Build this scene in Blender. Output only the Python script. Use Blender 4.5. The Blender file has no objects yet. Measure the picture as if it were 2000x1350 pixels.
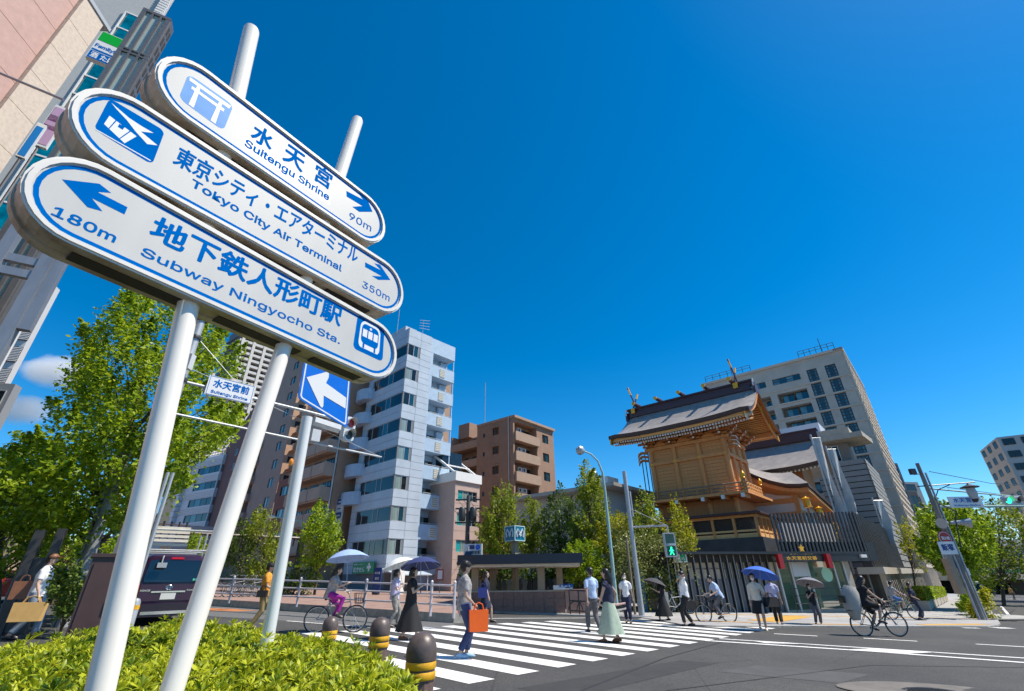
import bpy, bmesh, math, random
import numpy as np
from mathutils import Vector, Matrix
random.seed(7); rng = np.random.default_rng(7)
S = bpy.context.scene
COL = S.collection
R = math.radians

# ------------------------------------------------------------------ camera
LENS = 16.0; F = 889.0; PITCH = R(27.1); HC = 1.45
ROLL = -math.atan(25 / (F / math.tan(PITCH)))
GX, GY = -0.03, 0.0                       # the street falls gently to one side
c_, s_ = math.cos(PITCH), math.sin(PITCH)
Q = np.array([[math.cos(ROLL), -math.sin(ROLL), 0], [math.sin(ROLL), math.cos(ROLL), 0], [0, 0, 1]])
CM = Q @ np.array([[1, 0, 0], [0, s_, -c_], [0, c_, s_]])
cam = bpy.data.cameras.new('camera'); cam.sensor_width = 36; cam.lens = LENS
cam.clip_start = 0.05; cam.clip_end = 30000
camo = bpy.data.objects.new('camera', cam); COL.objects.link(camo)
mw = Matrix.Identity(4)
for i in range(3):
    mw[i][0] = CM[0][i]; mw[i][1] = -CM[1][i]; mw[i][2] = -CM[2][i]
mw[2][3] = HC
camo.matrix_world = mw
S.camera = camo

# ------------------------------------------------------------------ world, sun, exposure
SUN_AZ, SUN_EL = R(92), R(57)
w = bpy.data.worlds.new('World'); S.world = w; w.use_nodes = True
nt = w.node_tree; bg = nt.nodes['Background']
sky = nt.nodes.new('ShaderNodeTexSky'); sky.sky_type = 'NISHITA'; sky.sun_disc = False
sky.sun_elevation = SUN_EL; sky.sun_rotation = SUN_AZ
sky.altitude = 1500; sky.air_density = 1.0; sky.dust_density = 0.4; sky.ozone_density = 5.0
hs = nt.nodes.new('ShaderNodeHueSaturation'); hs.inputs['Saturation'].default_value = 1.37; hs.inputs['Hue'].default_value = 0.493
nt.links.new(sky.outputs[0], hs.inputs['Color'])
nt.links.new(hs.outputs[0], bg.inputs[0]); bg.inputs[1].default_value = 0.106
sl = bpy.data.lights.new('sun', 'SUN'); sl.energy = 4.0; sl.angle = R(0.55); sl.color = (1, 0.92, 0.80)
so = bpy.data.objects.new('sun', sl); COL.objects.link(so)
sd = Vector((math.sin(SUN_AZ) * math.cos(SUN_EL), math.cos(SUN_AZ) * math.cos(SUN_EL), math.sin(SUN_EL)))
so.rotation_euler = (-sd).to_track_quat('-Z', 'Y').to_euler(); so.location = sd * 60
S.view_settings.view_transform = 'Standard'; S.view_settings.look = 'None'
S.view_settings.exposure = 0.72; S.view_settings.gamma = 1; S.view_settings.use_curve_mapping = False
S.cycles.max_bounces = 6; S.cycles.diffuse_bounces = 4; S.cycles.transparent_max_bounces = 12
S.cycles.use_denoising = True

# ------------------------------------------------------------------ measuring helpers
def ray(x, y): return CM.T @ np.array([(x - 1000) / F, (y - 675) / F, 1.0])
def G(x, y):                                # where a sight line meets the street
    d = ray(x, y); t = HC / (GX * d[0] + GY * d[1] - d[2]); p = t * d
    return Vector((p[0], p[1], p[2] + HC))
def at(x, y, Y):
    d = ray(x, y) * (Y / ray(x, y)[1]); return Vector((d[0], d[1], d[2] + HC))
def gz(x, y): return GX * x + GY * y
class Fr:                                   # a building's own axes: x along the face, y into it, z up
    def __init__(s, O, az):
        s.O = Vector(O); s.az = az; a = R(az)
        s.u = np.array([math.sin(a), math.cos(a), 0]); s.n = np.array([-s.u[1], s.u[0], 0])
        s.o = np.array(O, float)
    def hx(s, x, y, y0=0.0):                # hit on local plane y = y0 -> (x, z)
        d = ray(x, y); c = np.array([0, 0, HC]); t = ((s.o - c) @ s.n + y0) / (d @ s.n); p = c + t * d - s.o
        return float(p @ s.u), float(p[2])
    def hy(s, x, y, x0=0.0):                # hit on local plane x = x0 -> (y, z)
        d = ray(x, y); c = np.array([0, 0, HC]); t = ((s.o - c) @ s.u + x0) / (d @ s.u); p = c + t * d - s.o
        return float(p @ s.n), float(p[2])
    def hz(s, x, y, z0):
        d = ray(x, y); c = np.array([0, 0, HC]); t = (s.o[2] + z0 - HC) / d[2]; p = c + t * d - s.o
        return float(p @ s.u), float(p @ s.n)
    @property
    def rz(s): return math.atan2(s.u[1], s.u[0])
    def w(s, x, y, z=0): return Vector(s.o + s.u * x + s.n * y + np.array([0, 0, z]))

# ------------------------------------------------------------------ materials
MATS = {}
def mat(name, col, rough=0.7, metal=0.0, n=0.0, ns=6.0, bump=0.0, bs=40.0, spec=0.5, emit=None, es=1.0, coat=0.0, col2=None, trans=0.0, alpha=1.0, tl=None, bands=None, streak=0.0):
    if name in MATS: return MATS[name]
    m = bpy.data.materials.new(name); m.use_nodes = True; t = m.node_tree; L = t.links.new
    b = t.nodes['Principled BSDF']; I = b.inputs
    I['Base Color'].default_value = (*col, 1); I['Roughness'].default_value = rough; I['Metallic'].default_value = metal
    I['Specular IOR Level'].default_value = spec; I['Coat Weight'].default_value = coat
    I['Transmission Weight'].default_value = trans; I['Alpha'].default_value = alpha
    tc = t.nodes.new('ShaderNodeTexCoord')
    if n > 0 or col2 or streak:
        nz = t.nodes.new('ShaderNodeTexNoise'); nz.inputs['Scale'].default_value = ns; nz.inputs['Detail'].default_value = 5; nz.inputs['Roughness'].default_value = 0.62
        if streak:
            mp = t.nodes.new('ShaderNodeMapping'); mp.inputs['Scale'].default_value = (1, 1, streak); L(tc.outputs['Object'], mp.inputs[0]); L(mp.outputs[0], nz.inputs['Vector'])
        else: L(tc.outputs['Object'], nz.inputs['Vector'])
        r = t.nodes.new('ShaderNodeValToRGB'); r.color_ramp.elements[0].position = 0.3; r.color_ramp.elements[1].position = 0.7
        c2 = col2 or tuple(min(1, x * (1 + n)) for x in col)
        c1 = col if col2 else tuple(x * (1 - n) for x in col)
        r.color_ramp.elements[0].color = (*c1, 1); r.color_ramp.elements[1].color = (*c2, 1)
        L(nz.outputs['Fac'], r.inputs[0]); L(r.outputs[0], I['Base Color'])
        rr = t.nodes.new('ShaderNodeMapRange'); rr.inputs[3].default_value = max(0, rough - 0.08); rr.inputs[4].default_value = min(1, rough + 0.08)
        L(nz.outputs['Fac'], rr.inputs[0]); L(rr.outputs[0], I['Roughness'])
    if bump > 0:
        n2 = t.nodes.new('ShaderNodeTexNoise'); n2.inputs['Scale'].default_value = bs; n2.inputs['Detail'].default_value = 4
        L(tc.outputs['Object'], n2.inputs['Vector'])
        bp = t.nodes.new('ShaderNodeBump'); bp.inputs['Strength'].default_value = bump; bp.inputs['Distance'].default_value = 0.02
        L(n2.outputs['Fac'], bp.inputs['Height']); L(bp.outputs[0], I['Normal'])
    if emit: I['Emission Color'].default_value = (*emit, 1); I['Emission Strength'].default_value = es
    MATS[name] = m; return m
def leafmat(name, dark, light, tl=0.35, rough=0.45):
    m = bpy.data.materials.new(name); m.use_nodes = True; t = m.node_tree; L = t.links.new
    b = t.nodes['Principled BSDF']; out = t.nodes['Material Output']
    a = t.nodes.new('ShaderNodeAttribute'); a.attribute_name = 'hue'
    r = t.nodes.new('ShaderNodeValToRGB'); r.color_ramp.elements[0].color = (*dark, 1); r.color_ramp.elements[1].color = (*light, 1)
    L(a.outputs['Fac'], r.inputs[0]); L(r.outputs[0], b.inputs['Base Color']); b.inputs['Roughness'].default_value = rough
    b.inputs['Specular IOR Level'].default_value = 0.35
    tr = t.nodes.new('ShaderNodeBsdfTranslucent'); L(r.outputs[0], tr.inputs[0])
    mx = t.nodes.new('ShaderNodeMixShader'); mx.inputs[0].default_value = tl
    L(b.outputs[0], mx.inputs[1]); L(tr.outputs[0], mx.inputs[2]); L(mx.outputs[0], out.inputs[0])
    MATS[name] = m; return m

# ------------------------------------------------------------------ mesh builder
class MB:
    def __init__(s): s.v = []; s.f = []; s.m = []; s.k = 0
    def mi(s, k): s.k = k; return s
    def add(s, vs, fs):
        o = len(s.v); s.v += [tuple(p) for p in vs]
        for f in fs: s.f.append(tuple(i + o for i in f)); s.m.append(s.k)
        return s
    def box(s, x0, x1, y0, y1, z0, z1):
        return s.add([(x0,y0,z0),(x1,y0,z0),(x1,y1,z0),(x0,y1,z0),(x0,y0,z1),(x1,y0,z1),(x1,y1,z1),(x0,y1,z1)],
                     [(0,3,2,1),(4,5,6,7),(0,1,5,4),(1,2,6,5),(2,3,7,6),(3,0,4,7)])
    def hexa(s, a, b):                      # two quads (bottom, top)
        return s.add(list(a) + list(b), [(3,2,1,0),(4,5,6,7),(0,1,5,4),(1,2,6,5),(2,3,7,6),(3,0,4,7)])
    def tube(s, pts, r, n=8, cap=True):
        pts = [Vector(p) for p in pts]; rs = r if isinstance(r, (list, tuple)) else [r] * len(pts)
        rings = []; prev = None
        for i, p in enumerate(pts):
            d = (pts[min(i+1, len(pts)-1)] - pts[max(i-1, 0)])
            if d.length < 1e-9: d = Vector((0,0,1))
            d.normalize()
            if prev is None: a = d.orthogonal().normalized()
            else:
                a = prev - d * prev.dot(d)
                a = a.normalized() if a.length > 1e-6 else d.orthogonal().normalized()
            prev = a; b = d.cross(a)
            rings.append([p + (a * math.cos(2*math.pi*k/n) + b * math.sin(2*math.pi*k/n)) * rs[i] for k in range(n)])
        vs = [q for rg in rings for q in rg]; fs = []
        for i in range(len(pts)-1):
            for k in range(n):
                fs.append((i*n+k, i*n+(k+1)%n, (i+1)*n+(k+1)%n, (i+1)*n+k))
        if cap: fs.append(tuple(range(n-1,-1,-1))); fs.append(tuple((len(pts)-1)*n+k for k in range(n)))
        return s.add(vs, fs)
    def lathe(s, prof, n=20, c=(0,0,0)):     # [(r,z)]
        vs = []; fs = []
        for (r, z) in prof:
            for k in range(n):
                a = 2*math.pi*k/n; vs.append((c[0]+r*math.cos(a), c[1]+r*math.sin(a), c[2]+z))
        for i in range(len(prof)-1):
            for k in range(n): fs.append((i*n+k, i*n+(k+1)%n, (i+1)*n+(k+1)%n, (i+1)*n+k))
        fs.append(tuple(range(n-1,-1,-1))); fs.append(tuple((len(prof)-1)*n+k for k in range(n)))
        return s.add(vs, fs)
    def prism(s, poly, y0, y1):              # polygon in x,z pulled along y
        n = len(poly); vs = [(x, y0, z) for x, z in poly] + [(x, y1, z) for x, z in poly]
        fs = [tuple(range(n)), tuple(range(2*n-1, n-1, -1))] + [((i+1)%n, i, n+i, n+(i+1)%n) for i in range(n)]
        return s.add(vs, fs)
    def prismx(s, poly, x0, x1):             # polygon in y,z pulled along x
        n = len(poly); vs = [(x0, y, z) for y, z in poly] + [(x1, y, z) for y, z in poly]
        fs = [tuple(range(n-1,-1,-1)), tuple(range(n, 2*n))] + [(i, (i+1)%n, n+(i+1)%n, n+i) for i in range(n)]
        return s.add(vs, fs)
    def prismz(s, poly, z0, z1):
        n = len(poly); vs = [(x, y, z0) for x, y in poly] + [(x, y, z1) for x, y in poly]
        fs = [tuple(range(n-1,-1,-1)), tuple(range(n, 2*n))] + [(i, (i+1)%n, n+(i+1)%n, n+i) for i in range(n)]
        return s.add(vs, fs)
    def quad(s, a, b, c, d): return s.add([a,b,c,d], [(0,1,2,3)])
    def sphere(s, c, r, n=12, m=8, sc=(1,1,1)):
        return s.add(*_sph(c, r, n, m, sc))
    def mesh(s, name, mats, smooth=False):
        me = bpy.data.meshes.new(name); me.from_pydata(s.v, [], s.f)
        for m in (mats if isinstance(mats, (list, tuple)) else [mats]): me.materials.append(m)
        if max(s.m, default=0) > 0: me.polygons.foreach_set('material_index', s.m)
        if smooth:
            me.shade_smooth()
            me.set_sharp_from_angle(angle=R(38))
        me.update(); return me
def _sph(c, r, n, m, sc):
    vs = []; fs = []
    for i in range(m+1):
        t = math.pi*i/m
        for k in range(n):
            a = 2*math.pi*k/n
            vs.append((c[0]+r*sc[0]*math.sin(t)*math.cos(a), c[1]+r*sc[1]*math.sin(t)*math.sin(a), c[2]-r*sc[2]*math.cos(t)))
    for i in range(m):
        for k in range(n): fs.append((i*n+k, i*n+(k+1)%n, (i+1)*n+(k+1)%n, (i+1)*n+k))
    return vs, fs
def link(name, me, parent=None, loc=None, rz=None):
    o = bpy.data.objects.new(name, me); COL.objects.link(o)
    if parent is not None: o.parent = parent
    if loc is not None: o.location = loc
    if rz is not None: o.rotation_euler = (0, 0, rz)
    return o
def part(name, mb, m, parent=None, smooth=False, label=None, kind=None):
    me = mb.mesh(name, m, smooth) if isinstance(mb, MB) else mb
    o = link(name, me, parent)
    if label: o['label'] = label
    if kind: o['kind'] = kind
    return o
def tag(o, label, cat, group=None):
    o['label'] = label; o['category'] = cat
    if group: o['group'] = group
    return o
def thing(name, label, cat, loc=(0,0,0), rz=0.0, group=None):
    o = bpy.data.objects.new(name, None); COL.objects.link(o); o.empty_display_size = 0.2
    o.location = loc; o.rotation_euler = (0, 0, rz); return tag(o, label, cat, group)
def tthing(name, fr, label, cat, group=None): return thing(name, label, cat, fr.O, fr.rz, group)
def struct(name, mb, m, smooth=False):
    o = part(name, mb, m, None, smooth); o['kind'] = 'structure'; return o
def dup(root, loc=None, rz=None, label=None):
    r = root.copy(); COL.objects.link(r)
    if loc is not None: r.location = loc
    if rz is not None: r.rotation_euler = (0, 0, rz)
    if label: r['label'] = label
    for ch in list(root.children):
        c = ch.copy(); COL.objects.link(c); c.parent = r
        for g in list(ch.children):
            d = g.copy(); COL.objects.link(d); d.parent = c
    return r

# flat lettering as real thin geometry
_tc = {}
try: INTER = bpy.data.fonts.load(bpy.utils.system_resource('DATAFILES', path='fonts') + '/Inter.woff2')
except Exception: INTER = None
def text_mesh(s, bold=0.0, depth=0.0):
    k = (s, 0, depth)
    if k in _tc: return _tc[k]
    c = bpy.data.curves.new('lettering', 'FONT'); c.body = s; c.size = 1; c.resolution_u = 3; c.extrude = depth
    if INTER and s.isascii(): c.font = INTER
    o = bpy.data.objects.new('lettering', c); COL.objects.link(o)
    dg = bpy.context.evaluated_depsgraph_get(); me = bpy.data.meshes.new_from_object(o.evaluated_get(dg))
    bpy.data.objects.remove(o)
    vs = np.empty(len(me.vertices)*3); me.vertices.foreach_get('co', vs); vs = vs.reshape(-1, 3)
    fs = [tuple(p.vertices) for p in me.polygons]
    _tc[k] = (vs, fs); return _tc[k]
def text_in(mb, s, x0, z0, x1, z1, h, y, bold=0.0, axis='x', italic=0.0):
    """lettering from (x0,z0) to (x1,z1) along the baseline, h tall, on the plane y (axis x) or x=y (axis y)"""
    vs, fs = text_mesh(s, bold)
    if len(vs) == 0: return
    mn = vs.min(0); mx = vs.max(0); u = (vs[:,0]-mn[0])/(mx[0]-mn[0])
    q = vs[:,1]/max(mx[1], 0.7) if s.isascii() else (vs[:,1]-mn[1])/(mx[1]-mn[1])
    X = x0 + (x1-x0)*u + italic*q*h; Z = z0 + (z1-z0)*u + q*h
    e = bold * h
    for i, (dx, dz) in enumerate(((0, 0), (1, 0), (-1, 0), (0, 1), (0, -1), (.7, .7), (-.7, .7), (.7, -.7), (-.7, -.7)) if bold else ((0, 0),)):
        yy = y - .00004 * i
        sg = 1 if x1 > x0 else -1
        A = X + dx * e * sg; B = Z + dz * e
        P = np.stack([A, np.full_like(A, yy), B], 1) if axis == 'x' else np.stack([np.full_like(A, yy), A, B], 1)
        mb.add(P.tolist(), fs)

def leaves(name, P, N, size, m, parent=None, aspect=0.55, seed=0, kind=None, hue=None, up=None, fold=0.15):
    """many small leaf blades; P centres, N blade normals (n,3)"""
    r = np.random.default_rng(seed); n = len(P)
    N = N/np.maximum(np.linalg.norm(N, axis=1, keepdims=True), 1e-6)
    T = r.normal(size=(n,3)) if up is None else up + r.normal(size=(n,3))*0.35
    T = T - N*(T*N).sum(1, keepdims=True); T /= np.maximum(np.linalg.norm(T, axis=1, keepdims=True), 1e-6)
    B = np.cross(N, T); s = (size*r.uniform(0.65, 1.25, n))[:, None] if np.isscalar(size) else size[:, None]
    a = P - T*s*0.5; b = P + B*s*aspect*0.5 + N*s*fold*0.5; c = P + T*s*0.5; d = P - B*s*aspect*0.5 + N*s*fold*0.5
    V = np.stack([a, b, c, d], 1).reshape(-1, 3)
    me = bpy.data.meshes.new(name); me.vertices.add(4*n); me.vertices.foreach_set('co', V.ravel())
    me.loops.add(4*n); me.polygons.add(n)
    me.loops.foreach_set('vertex_index', np.arange(4*n)); me.polygons.foreach_set('loop_start', np.arange(0, 4*n, 4))
    at_ = me.attributes.new('hue', 'FLOAT', 'FACE'); h = r.random(n) if hue is None else np.clip(hue, 0, 1)
    at_.data.foreach_set('value', h.astype(np.float32))
    me.materials.append(m); me.update(calc_edges=True)
    o = link(name, me, parent)
    if kind: o['kind'] = kind
    return o
# ================================================================== the street
def H(x, y, h):                              # sight line met with a sheet h above the street
    d = ray(x, y); t = (HC - h) / (GX * d[0] + GY * d[1] - d[2]); p = t * d
    return Vector((p[0], p[1], p[2] + HC))
def sheet(name, pts, h, m, kind='structure', mb=None):
    b = mb or MB()
    b.add([(p[0], p[1], gz(p[0], p[1]) + h) for p in pts], [tuple(range(len(pts)))])
    if mb is None: return struct(name, b, m)
def sub_ground():
    b = MB(); xs = [-3000, -300, -60, -20, -8, 0, 8, 20, 60, 300, 3000]; ys = [-400, -40, -5, 5, 15, 25, 45, 100, 400, 4000]
    vs = [(x, y, gz(max(-300, min(300, x)), y)) for y in ys for x in xs]; n = len(xs)
    b.add(vs, [(j*n+i, j*n+i+1, (j+1)*n+i+1, (j+1)*n+i) for j in range(len(ys)-1) for i in range(n-1)]); return b
def asphalt(name, a, b2, sc=1.0):
    m = mat(name, a, 0.85, col2=b2, ns=0.35, bump=0.0); t = m.node_tree; L = t.links.new; b = t.nodes['Principled BSDF']
    tc = t.nodes.new('ShaderNodeTexCoord')
    v = t.nodes.new('ShaderNodeTexVoronoi'); v.inputs['Scale'].default_value = 75 * sc; L(tc.outputs['Object'], v.inputs['Vector'])
    mixn = t.nodes.new('ShaderNodeMix'); mixn.data_type = 'RGBA'; mixn.blend_type = 'OVERLAY'; mixn.inputs[0].default_value = 0.75
    src = b.inputs['Base Color'].links[0].from_socket; L(src, mixn.inputs[6])
    sp = t.nodes.new('ShaderNodeSeparateColor'); L(v.outputs['Color'], sp.inputs[0])
    cr = t.nodes.new('ShaderNodeValToRGB'); cr.color_ramp.elements[0].color = (0.2, 0.2, 0.2, 1); cr.color_ramp.elements[1].color = (0.85, 0.83, 0.8, 1)
    L(sp.outputs[0], cr.inputs[0]); L(cr.outputs[0], mixn.inputs[7]); L(mixn.outputs[2], b.inputs['Base Color'])
    # hairline cracks
    v2 = t.nodes.new('ShaderNodeTexVoronoi'); v2.feature = 'DISTANCE_TO_EDGE'; v2.inputs['Scale'].default_value = 0.23
    nz = t.nodes.new('ShaderNodeTexNoise'); nz.inputs['Scale'].default_value = .9; nz.inputs['Detail'].default_value = 9; nz.inputs['Roughness'].default_value = .75
    ad = t.nodes.new('ShaderNodeVectorMath'); ad.operation = 'ADD'; L(tc.outputs['Object'], ad.inputs[0]); L(nz.outputs['Color'], ad.inputs[1]); L(ad.outputs[0], v2.inputs['Vector'])
    cm = t.nodes.new('ShaderNodeMapRange'); cm.inputs[1].default_value = 0.0; cm.inputs[2].default_value = 0.004; cm.inputs[3].default_value = 0.6; cm.inputs[4].default_value = 1.0
    L(v2.outputs['Distance'], cm.inputs[0])
    m2 = t.nodes.new('ShaderNodeMix'); m2.data_type = 'RGBA'; m2.blend_type = 'MULTIPLY'; m2.inputs[0].default_value = 1
    L(mixn.outputs[2], m2.inputs[6]); L(cm.outputs[0], m2.inputs[7]); L(m2.outputs[2], b.inputs['Base Color'])
    bp = t.nodes.new('ShaderNodeBump'); bp.inputs['Strength'].default_value = 0.5; bp.inputs['Distance'].default_value = 0.01
    L(v.outputs['Distance'], bp.inputs['Height']); L(bp.outputs[0], b.inputs['Normal'])
    return m
M_ASP = asphalt('asphalt', (0.040, 0.040, 0.040), (0.074, 0.072, 0.069))
M_ASP2 = asphalt('asphalt pale', (0.11, 0.11, 0.112), (0.14, 0.14, 0.14))
def worn_paint(name, col, wear=0.5):
    m = mat(name, col, 0.6, col2=tuple(c * 0.9 for c in col), ns=2.5); t = m.node_tree; L = t.links.new; b = t.nodes['Principled BSDF']
    src = b.inputs['Base Color'].links[0].from_socket
    tc = t.nodes.new('ShaderNodeTexCoord'); nz = t.nodes.new('ShaderNodeTexNoise'); nz.inputs['Scale'].default_value = 22; nz.inputs['Detail'].default_value = 8; nz.inputs['Roughness'].default_value = 0.75
    L(tc.outputs['Object'], nz.inputs['Vector'])
    r = t.nodes.new('ShaderNodeMapRange'); r.inputs[1].default_value = 0.36; r.inputs[2].default_value = 0.45; r.inputs[3].default_value = wear; r.inputs[4].default_value = 0
    L(nz.outputs['Fac'], r.inputs[0]); mx = t.nodes.new('ShaderNodeMix'); mx.data_type = 'RGBA'; mx.inputs[7].default_value = (0.1, 0.1, 0.1, 1)
    L(r.outputs[0], mx.inputs[0]); L(src, mx.inputs[6]); L(mx.outputs[2], b.inputs['Base Color']); return m
M_PAINT = worn_paint('road paint', (0.84, 0.83, 0.80), 0.7)
M_ORANGE = worn_paint('orange paint', (0.55, 0.2, 0.06), 0.8)
M_TACT = worn_paint('tactile yellow', (0.66, 0.36, 0.06), 0.5)
M_PAVE = mat('paving', (0.33, 0.32, 0.31), 0.85, n=0.18, ns=1.2, bump=0.2, bs=60)
M_BRICKPAVE = mat('brick paving', (0.30, 0.19, 0.15), 0.85, n=0.25, ns=2, bump=0.2, bs=50)
M_KERB = mat('kerb stone', (0.34, 0.32, 0.28), 0.9, n=0.3, ns=4, bump=0.3, bs=40)
struct('ground', sub_ground(), M_ASP)

E1 = Vector((math.sin(R(43)), math.cos(R(43)), 0)); E2 = Vector((math.sin(R(-48)), math.cos(R(-48)), 0))
# pale lane by the far kerb
sheet('road_lane', [G(330, 1181.5), G(414, 1184), G(786, 1210.5), G(886, 1217.5), G(886, 1232), G(740, 1228), G(560, 1213), G(330, 1199)], 0.004, M_ASP2)
# zebra crossing: each bar a sheet of its own
pL0, pL1 = G(860, 1224), G(998, 1217.5); p1 = G(915.5, 1336.6)
cross = thing('zebra_crossing', 'white striped zebra crossing painted across the road towards the dark slatted building', 'crosswalk', (p1.x, p1.y, gz(p1.x, p1.y)))
dl = Vector((pL1.x - pL0.x, pL1.y - pL0.y, 0))
for k in range(-1, 16):
    a = Vector((p1.x, p1.y, 0)) + E1 * (1.10 * k)
    den = E2.x * dl.y - E2.y * dl.x; tL = ((pL0.x - a.x) * dl.y - (pL0.y - a.y) * dl.x) / den
    ln = 12.5
    if tL < 2: tL = 20
    ln = min(12.5, tL)
    if k > 9: ln = 5.2
    ln = max(5.0, ln)
    q = [a, a + E1 * 0.56, a + E1 * 0.56 + E2 * ln, a + E2 * ln]
    b = MB(); b.add([(p.x - p1.x, p.y - p1.y, gz(p.x, p.y) - gz(p1.x, p1.y) + 0.006) for p in q], [(0, 1, 2, 3)])
    part('stripe', b, M_PAINT, cross)
Z4 = lambda x, y: (1300 + x / 2.857, 1180 + y / 2.857)
def line(pts, wd, m=M_PAINT, h=0.008, name='road_marking', px=True):
    P = [G(*p) if px else Vector(p) for p in pts]; b = MB()
    for i in range(len(P) - 1):
        d = (P[i+1] - P[i]); d.z = 0; d.normalize(); nrm = Vector((-d.y, d.x, 0)) * wd / 2
        b.add([(p.x, p.y, gz(p.x, p.y) + h) for p in (P[i] - nrm, P[i+1] - nrm, P[i+1] + nrm, P[i] + nrm)], [(0, 1, 2, 3)])
    return struct(name, b, m)
line([Z4(222, 205), Z4(1100, 262), Z4(2090, 335)], 0.2)
line([Z4(300, 195), Z4(800, 226), Z4(2090, 309)], 0.16)
b = MB()
for tri in ([Z4(500, 210), Z4(845, 227), Z4(560, 221)], [Z4(980, 258), Z4(1150, 251), Z4(1520, 271), Z4(1350, 280)]): sheet('', [G(*p) for p in tri], 0.012, None, mb=b)
struct('road_marking', b, M_PAINT)
for a_, b_ in ((Z4(605, 167), Z4(848, 180)), (Z4(1105, 192), Z4(1405, 209)), (Z4(1732, 225), Z4(2080, 245))): line([a_, b_], 0.16)
line([(398, 1224), (470, 1231.5)], 0.15); line([(560, 1213.6), (740, 1228)], 0.12, h=0.012); line([(951, 1208.5), (1160, 1207.5)], 0.15)
line([Z4(1660, 134), Z4(1750, 135.5)], 0.25); line([Z4(1838, 134), Z4(1925, 135)], 0.45)
line([(1860 + 90, 1170), (2010, 1170.5)], 0.5); line([(1955, 1184), (1970, 1201)], 0.15)
for k in range(8): line([(1952 + k * 7, 1165 + k * .1), (1956 + k * 7, 1165 + k * .1)], 0.35, h=0.01 + 0.0)
for px in ((408, 1188.5), (436, 1190.5)):
    p = G(*px); b = MB(); sheet('', [(p.x, p.y), (p.x + 1.7, p.y - .25), (p.x + 1.2, p.y - 1.1), (p.x - .7, p.y - .75)], 0.008, None, mb=b); struct('road_marking', b, M_ORANGE)
# patched asphalt and manhole by the frame's lower edge
p = G(1812, 1352); b = MB(); b.add([(p.x + 1.25 * math.cos(t) * (1 + .06 * math.sin(3 * t)), p.y + .78 * math.sin(t), gz(p.x, p.y) + .006 + GX * 1.55 * math.cos(t)) for t in [i * math.pi / 14 for i in range(28)]], [tuple(range(28))])
struct('road_patch', b, mat('patch', (0.15, 0.135, 0.12), 0.9, n=0.25, ns=3, bump=0.3))
mh = thing('manhole_cover', 'round dark iron manhole cover with raised grid set in the road', 'manhole', (p.x, p.y - .15, gz(p.x, p.y) + .006))
M_IRON = mat('iron', (0.05, 0.05, 0.05), 0.55, metal=0.6, n=0.3, ns=20)
b = MB(); b.lathe([(0.42, 0.0), (0.42, 0.012), (0.36, 0.012), (0.36, 0.006)], 40); part('rim', b, M_IRON, mh)
b = MB()
for i in range(-7, 8):
    for j in range(-7, 8):
        if i * i + j * j < 46: b.box(i * .05 - .017, i * .05 + .017, j * .05 - .017, j * .05 + .017, .007, .016)
part('grid', b, M_IRON, mh, kind='stuff')

# far pavements
def slab(name, pts, h, m, mk=None):
    n = len(pts); b = MB(); top = [(p[0], p[1], gz(p[0], p[1]) + h) for p in pts]; bot = [(p[0], p[1], gz(p[0], p[1]) - .05) for p in pts]
    b.add(top + bot, [tuple(range(n))]); b.mi(1); b.add(top + bot, [((i+1) % n, i, n + i, n + (i+1) % n) for i in range(n)])
    return struct(name, b, [m, mk or M_KERB])
PV = [G(1000, 1199), G(1250, 1208), G(1290, 1214), G(1330, 1222), G(1400, 1225.5), G(1680, 1225.8), G(1930, 1226.2), G(1949, 1224), G(1955, 1220)]
tail = G(1955, 1220); dst = tail + Vector((math.sin(R(41.5)), math.cos(R(41.5)), 0)) * 180
slab('pavement', PV + [dst, dst + Vector((-80, 40, 0)), Vector((-4, 90, 0)), Vector((-4, 26, 0))], 0.05, M_PAVE)
slab('pavement', [G(300, 1176), G(412, 1184), G(600, 1197), G(786, 1210.7), G(886, 1217.5), G(925, 1216), G(938, 1210), G(925, 1203), Vector((-2.6, 60, 0)), Vector((-120, 140, 0)), Vector((-120, 60, 0))], 0.30, M_BRICKPAVE)
# paving joints and yellow tactile strips
b = MB()
base = G(1320, 1220)
fk = Fr(G(1313, 1198), math.degrees(math.atan2(G(1689, 1199).x - G(1313, 1198).x, G(1689, 1199).y - G(1313, 1198).y)))
for i in range(0, 40):
    for j in range(0, 9):
        x0, y0 = -3 + i * .6 + (j % 2) * .3, -4.6 + j * .5
        q = [fk.w(x0 + .01, y0 + .01), fk.w(x0 + .59, y0 + .01), fk.w(x0 + .59, y0 + .49), fk.w(x0 + .01, y0 + .49)]
        if all(p.y > 19.9 + max(0, (p.x - 7) * .16) + max(0, 8.5 - p.x) * 1.0 for p in q): sheet('', q, .054, None, mb=b)
pvt = struct('paving_tile', b, mat('paving tile', (0.40, 0.39, 0.37), 0.85, n=0.2, ns=1.1, bump=0.15, bs=60)); pvt['kind'] = 'stuff'
def tact(a_, b_, wd, nm='tactile_paving'): line([a_, b_], wd, M_TACT, 0.058, nm)
tact((1342, 1214), (1472, 1219.5), .3); tact((1560, 1221.5), (1680, 1223.5), .3); tact((1350, 1202), (1940, 1211.5), .3); tact((1800, 1223.5), (1925, 1222.5), .5)
tact((1490, 1216.5), (1560, 1206), 1.2)

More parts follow.
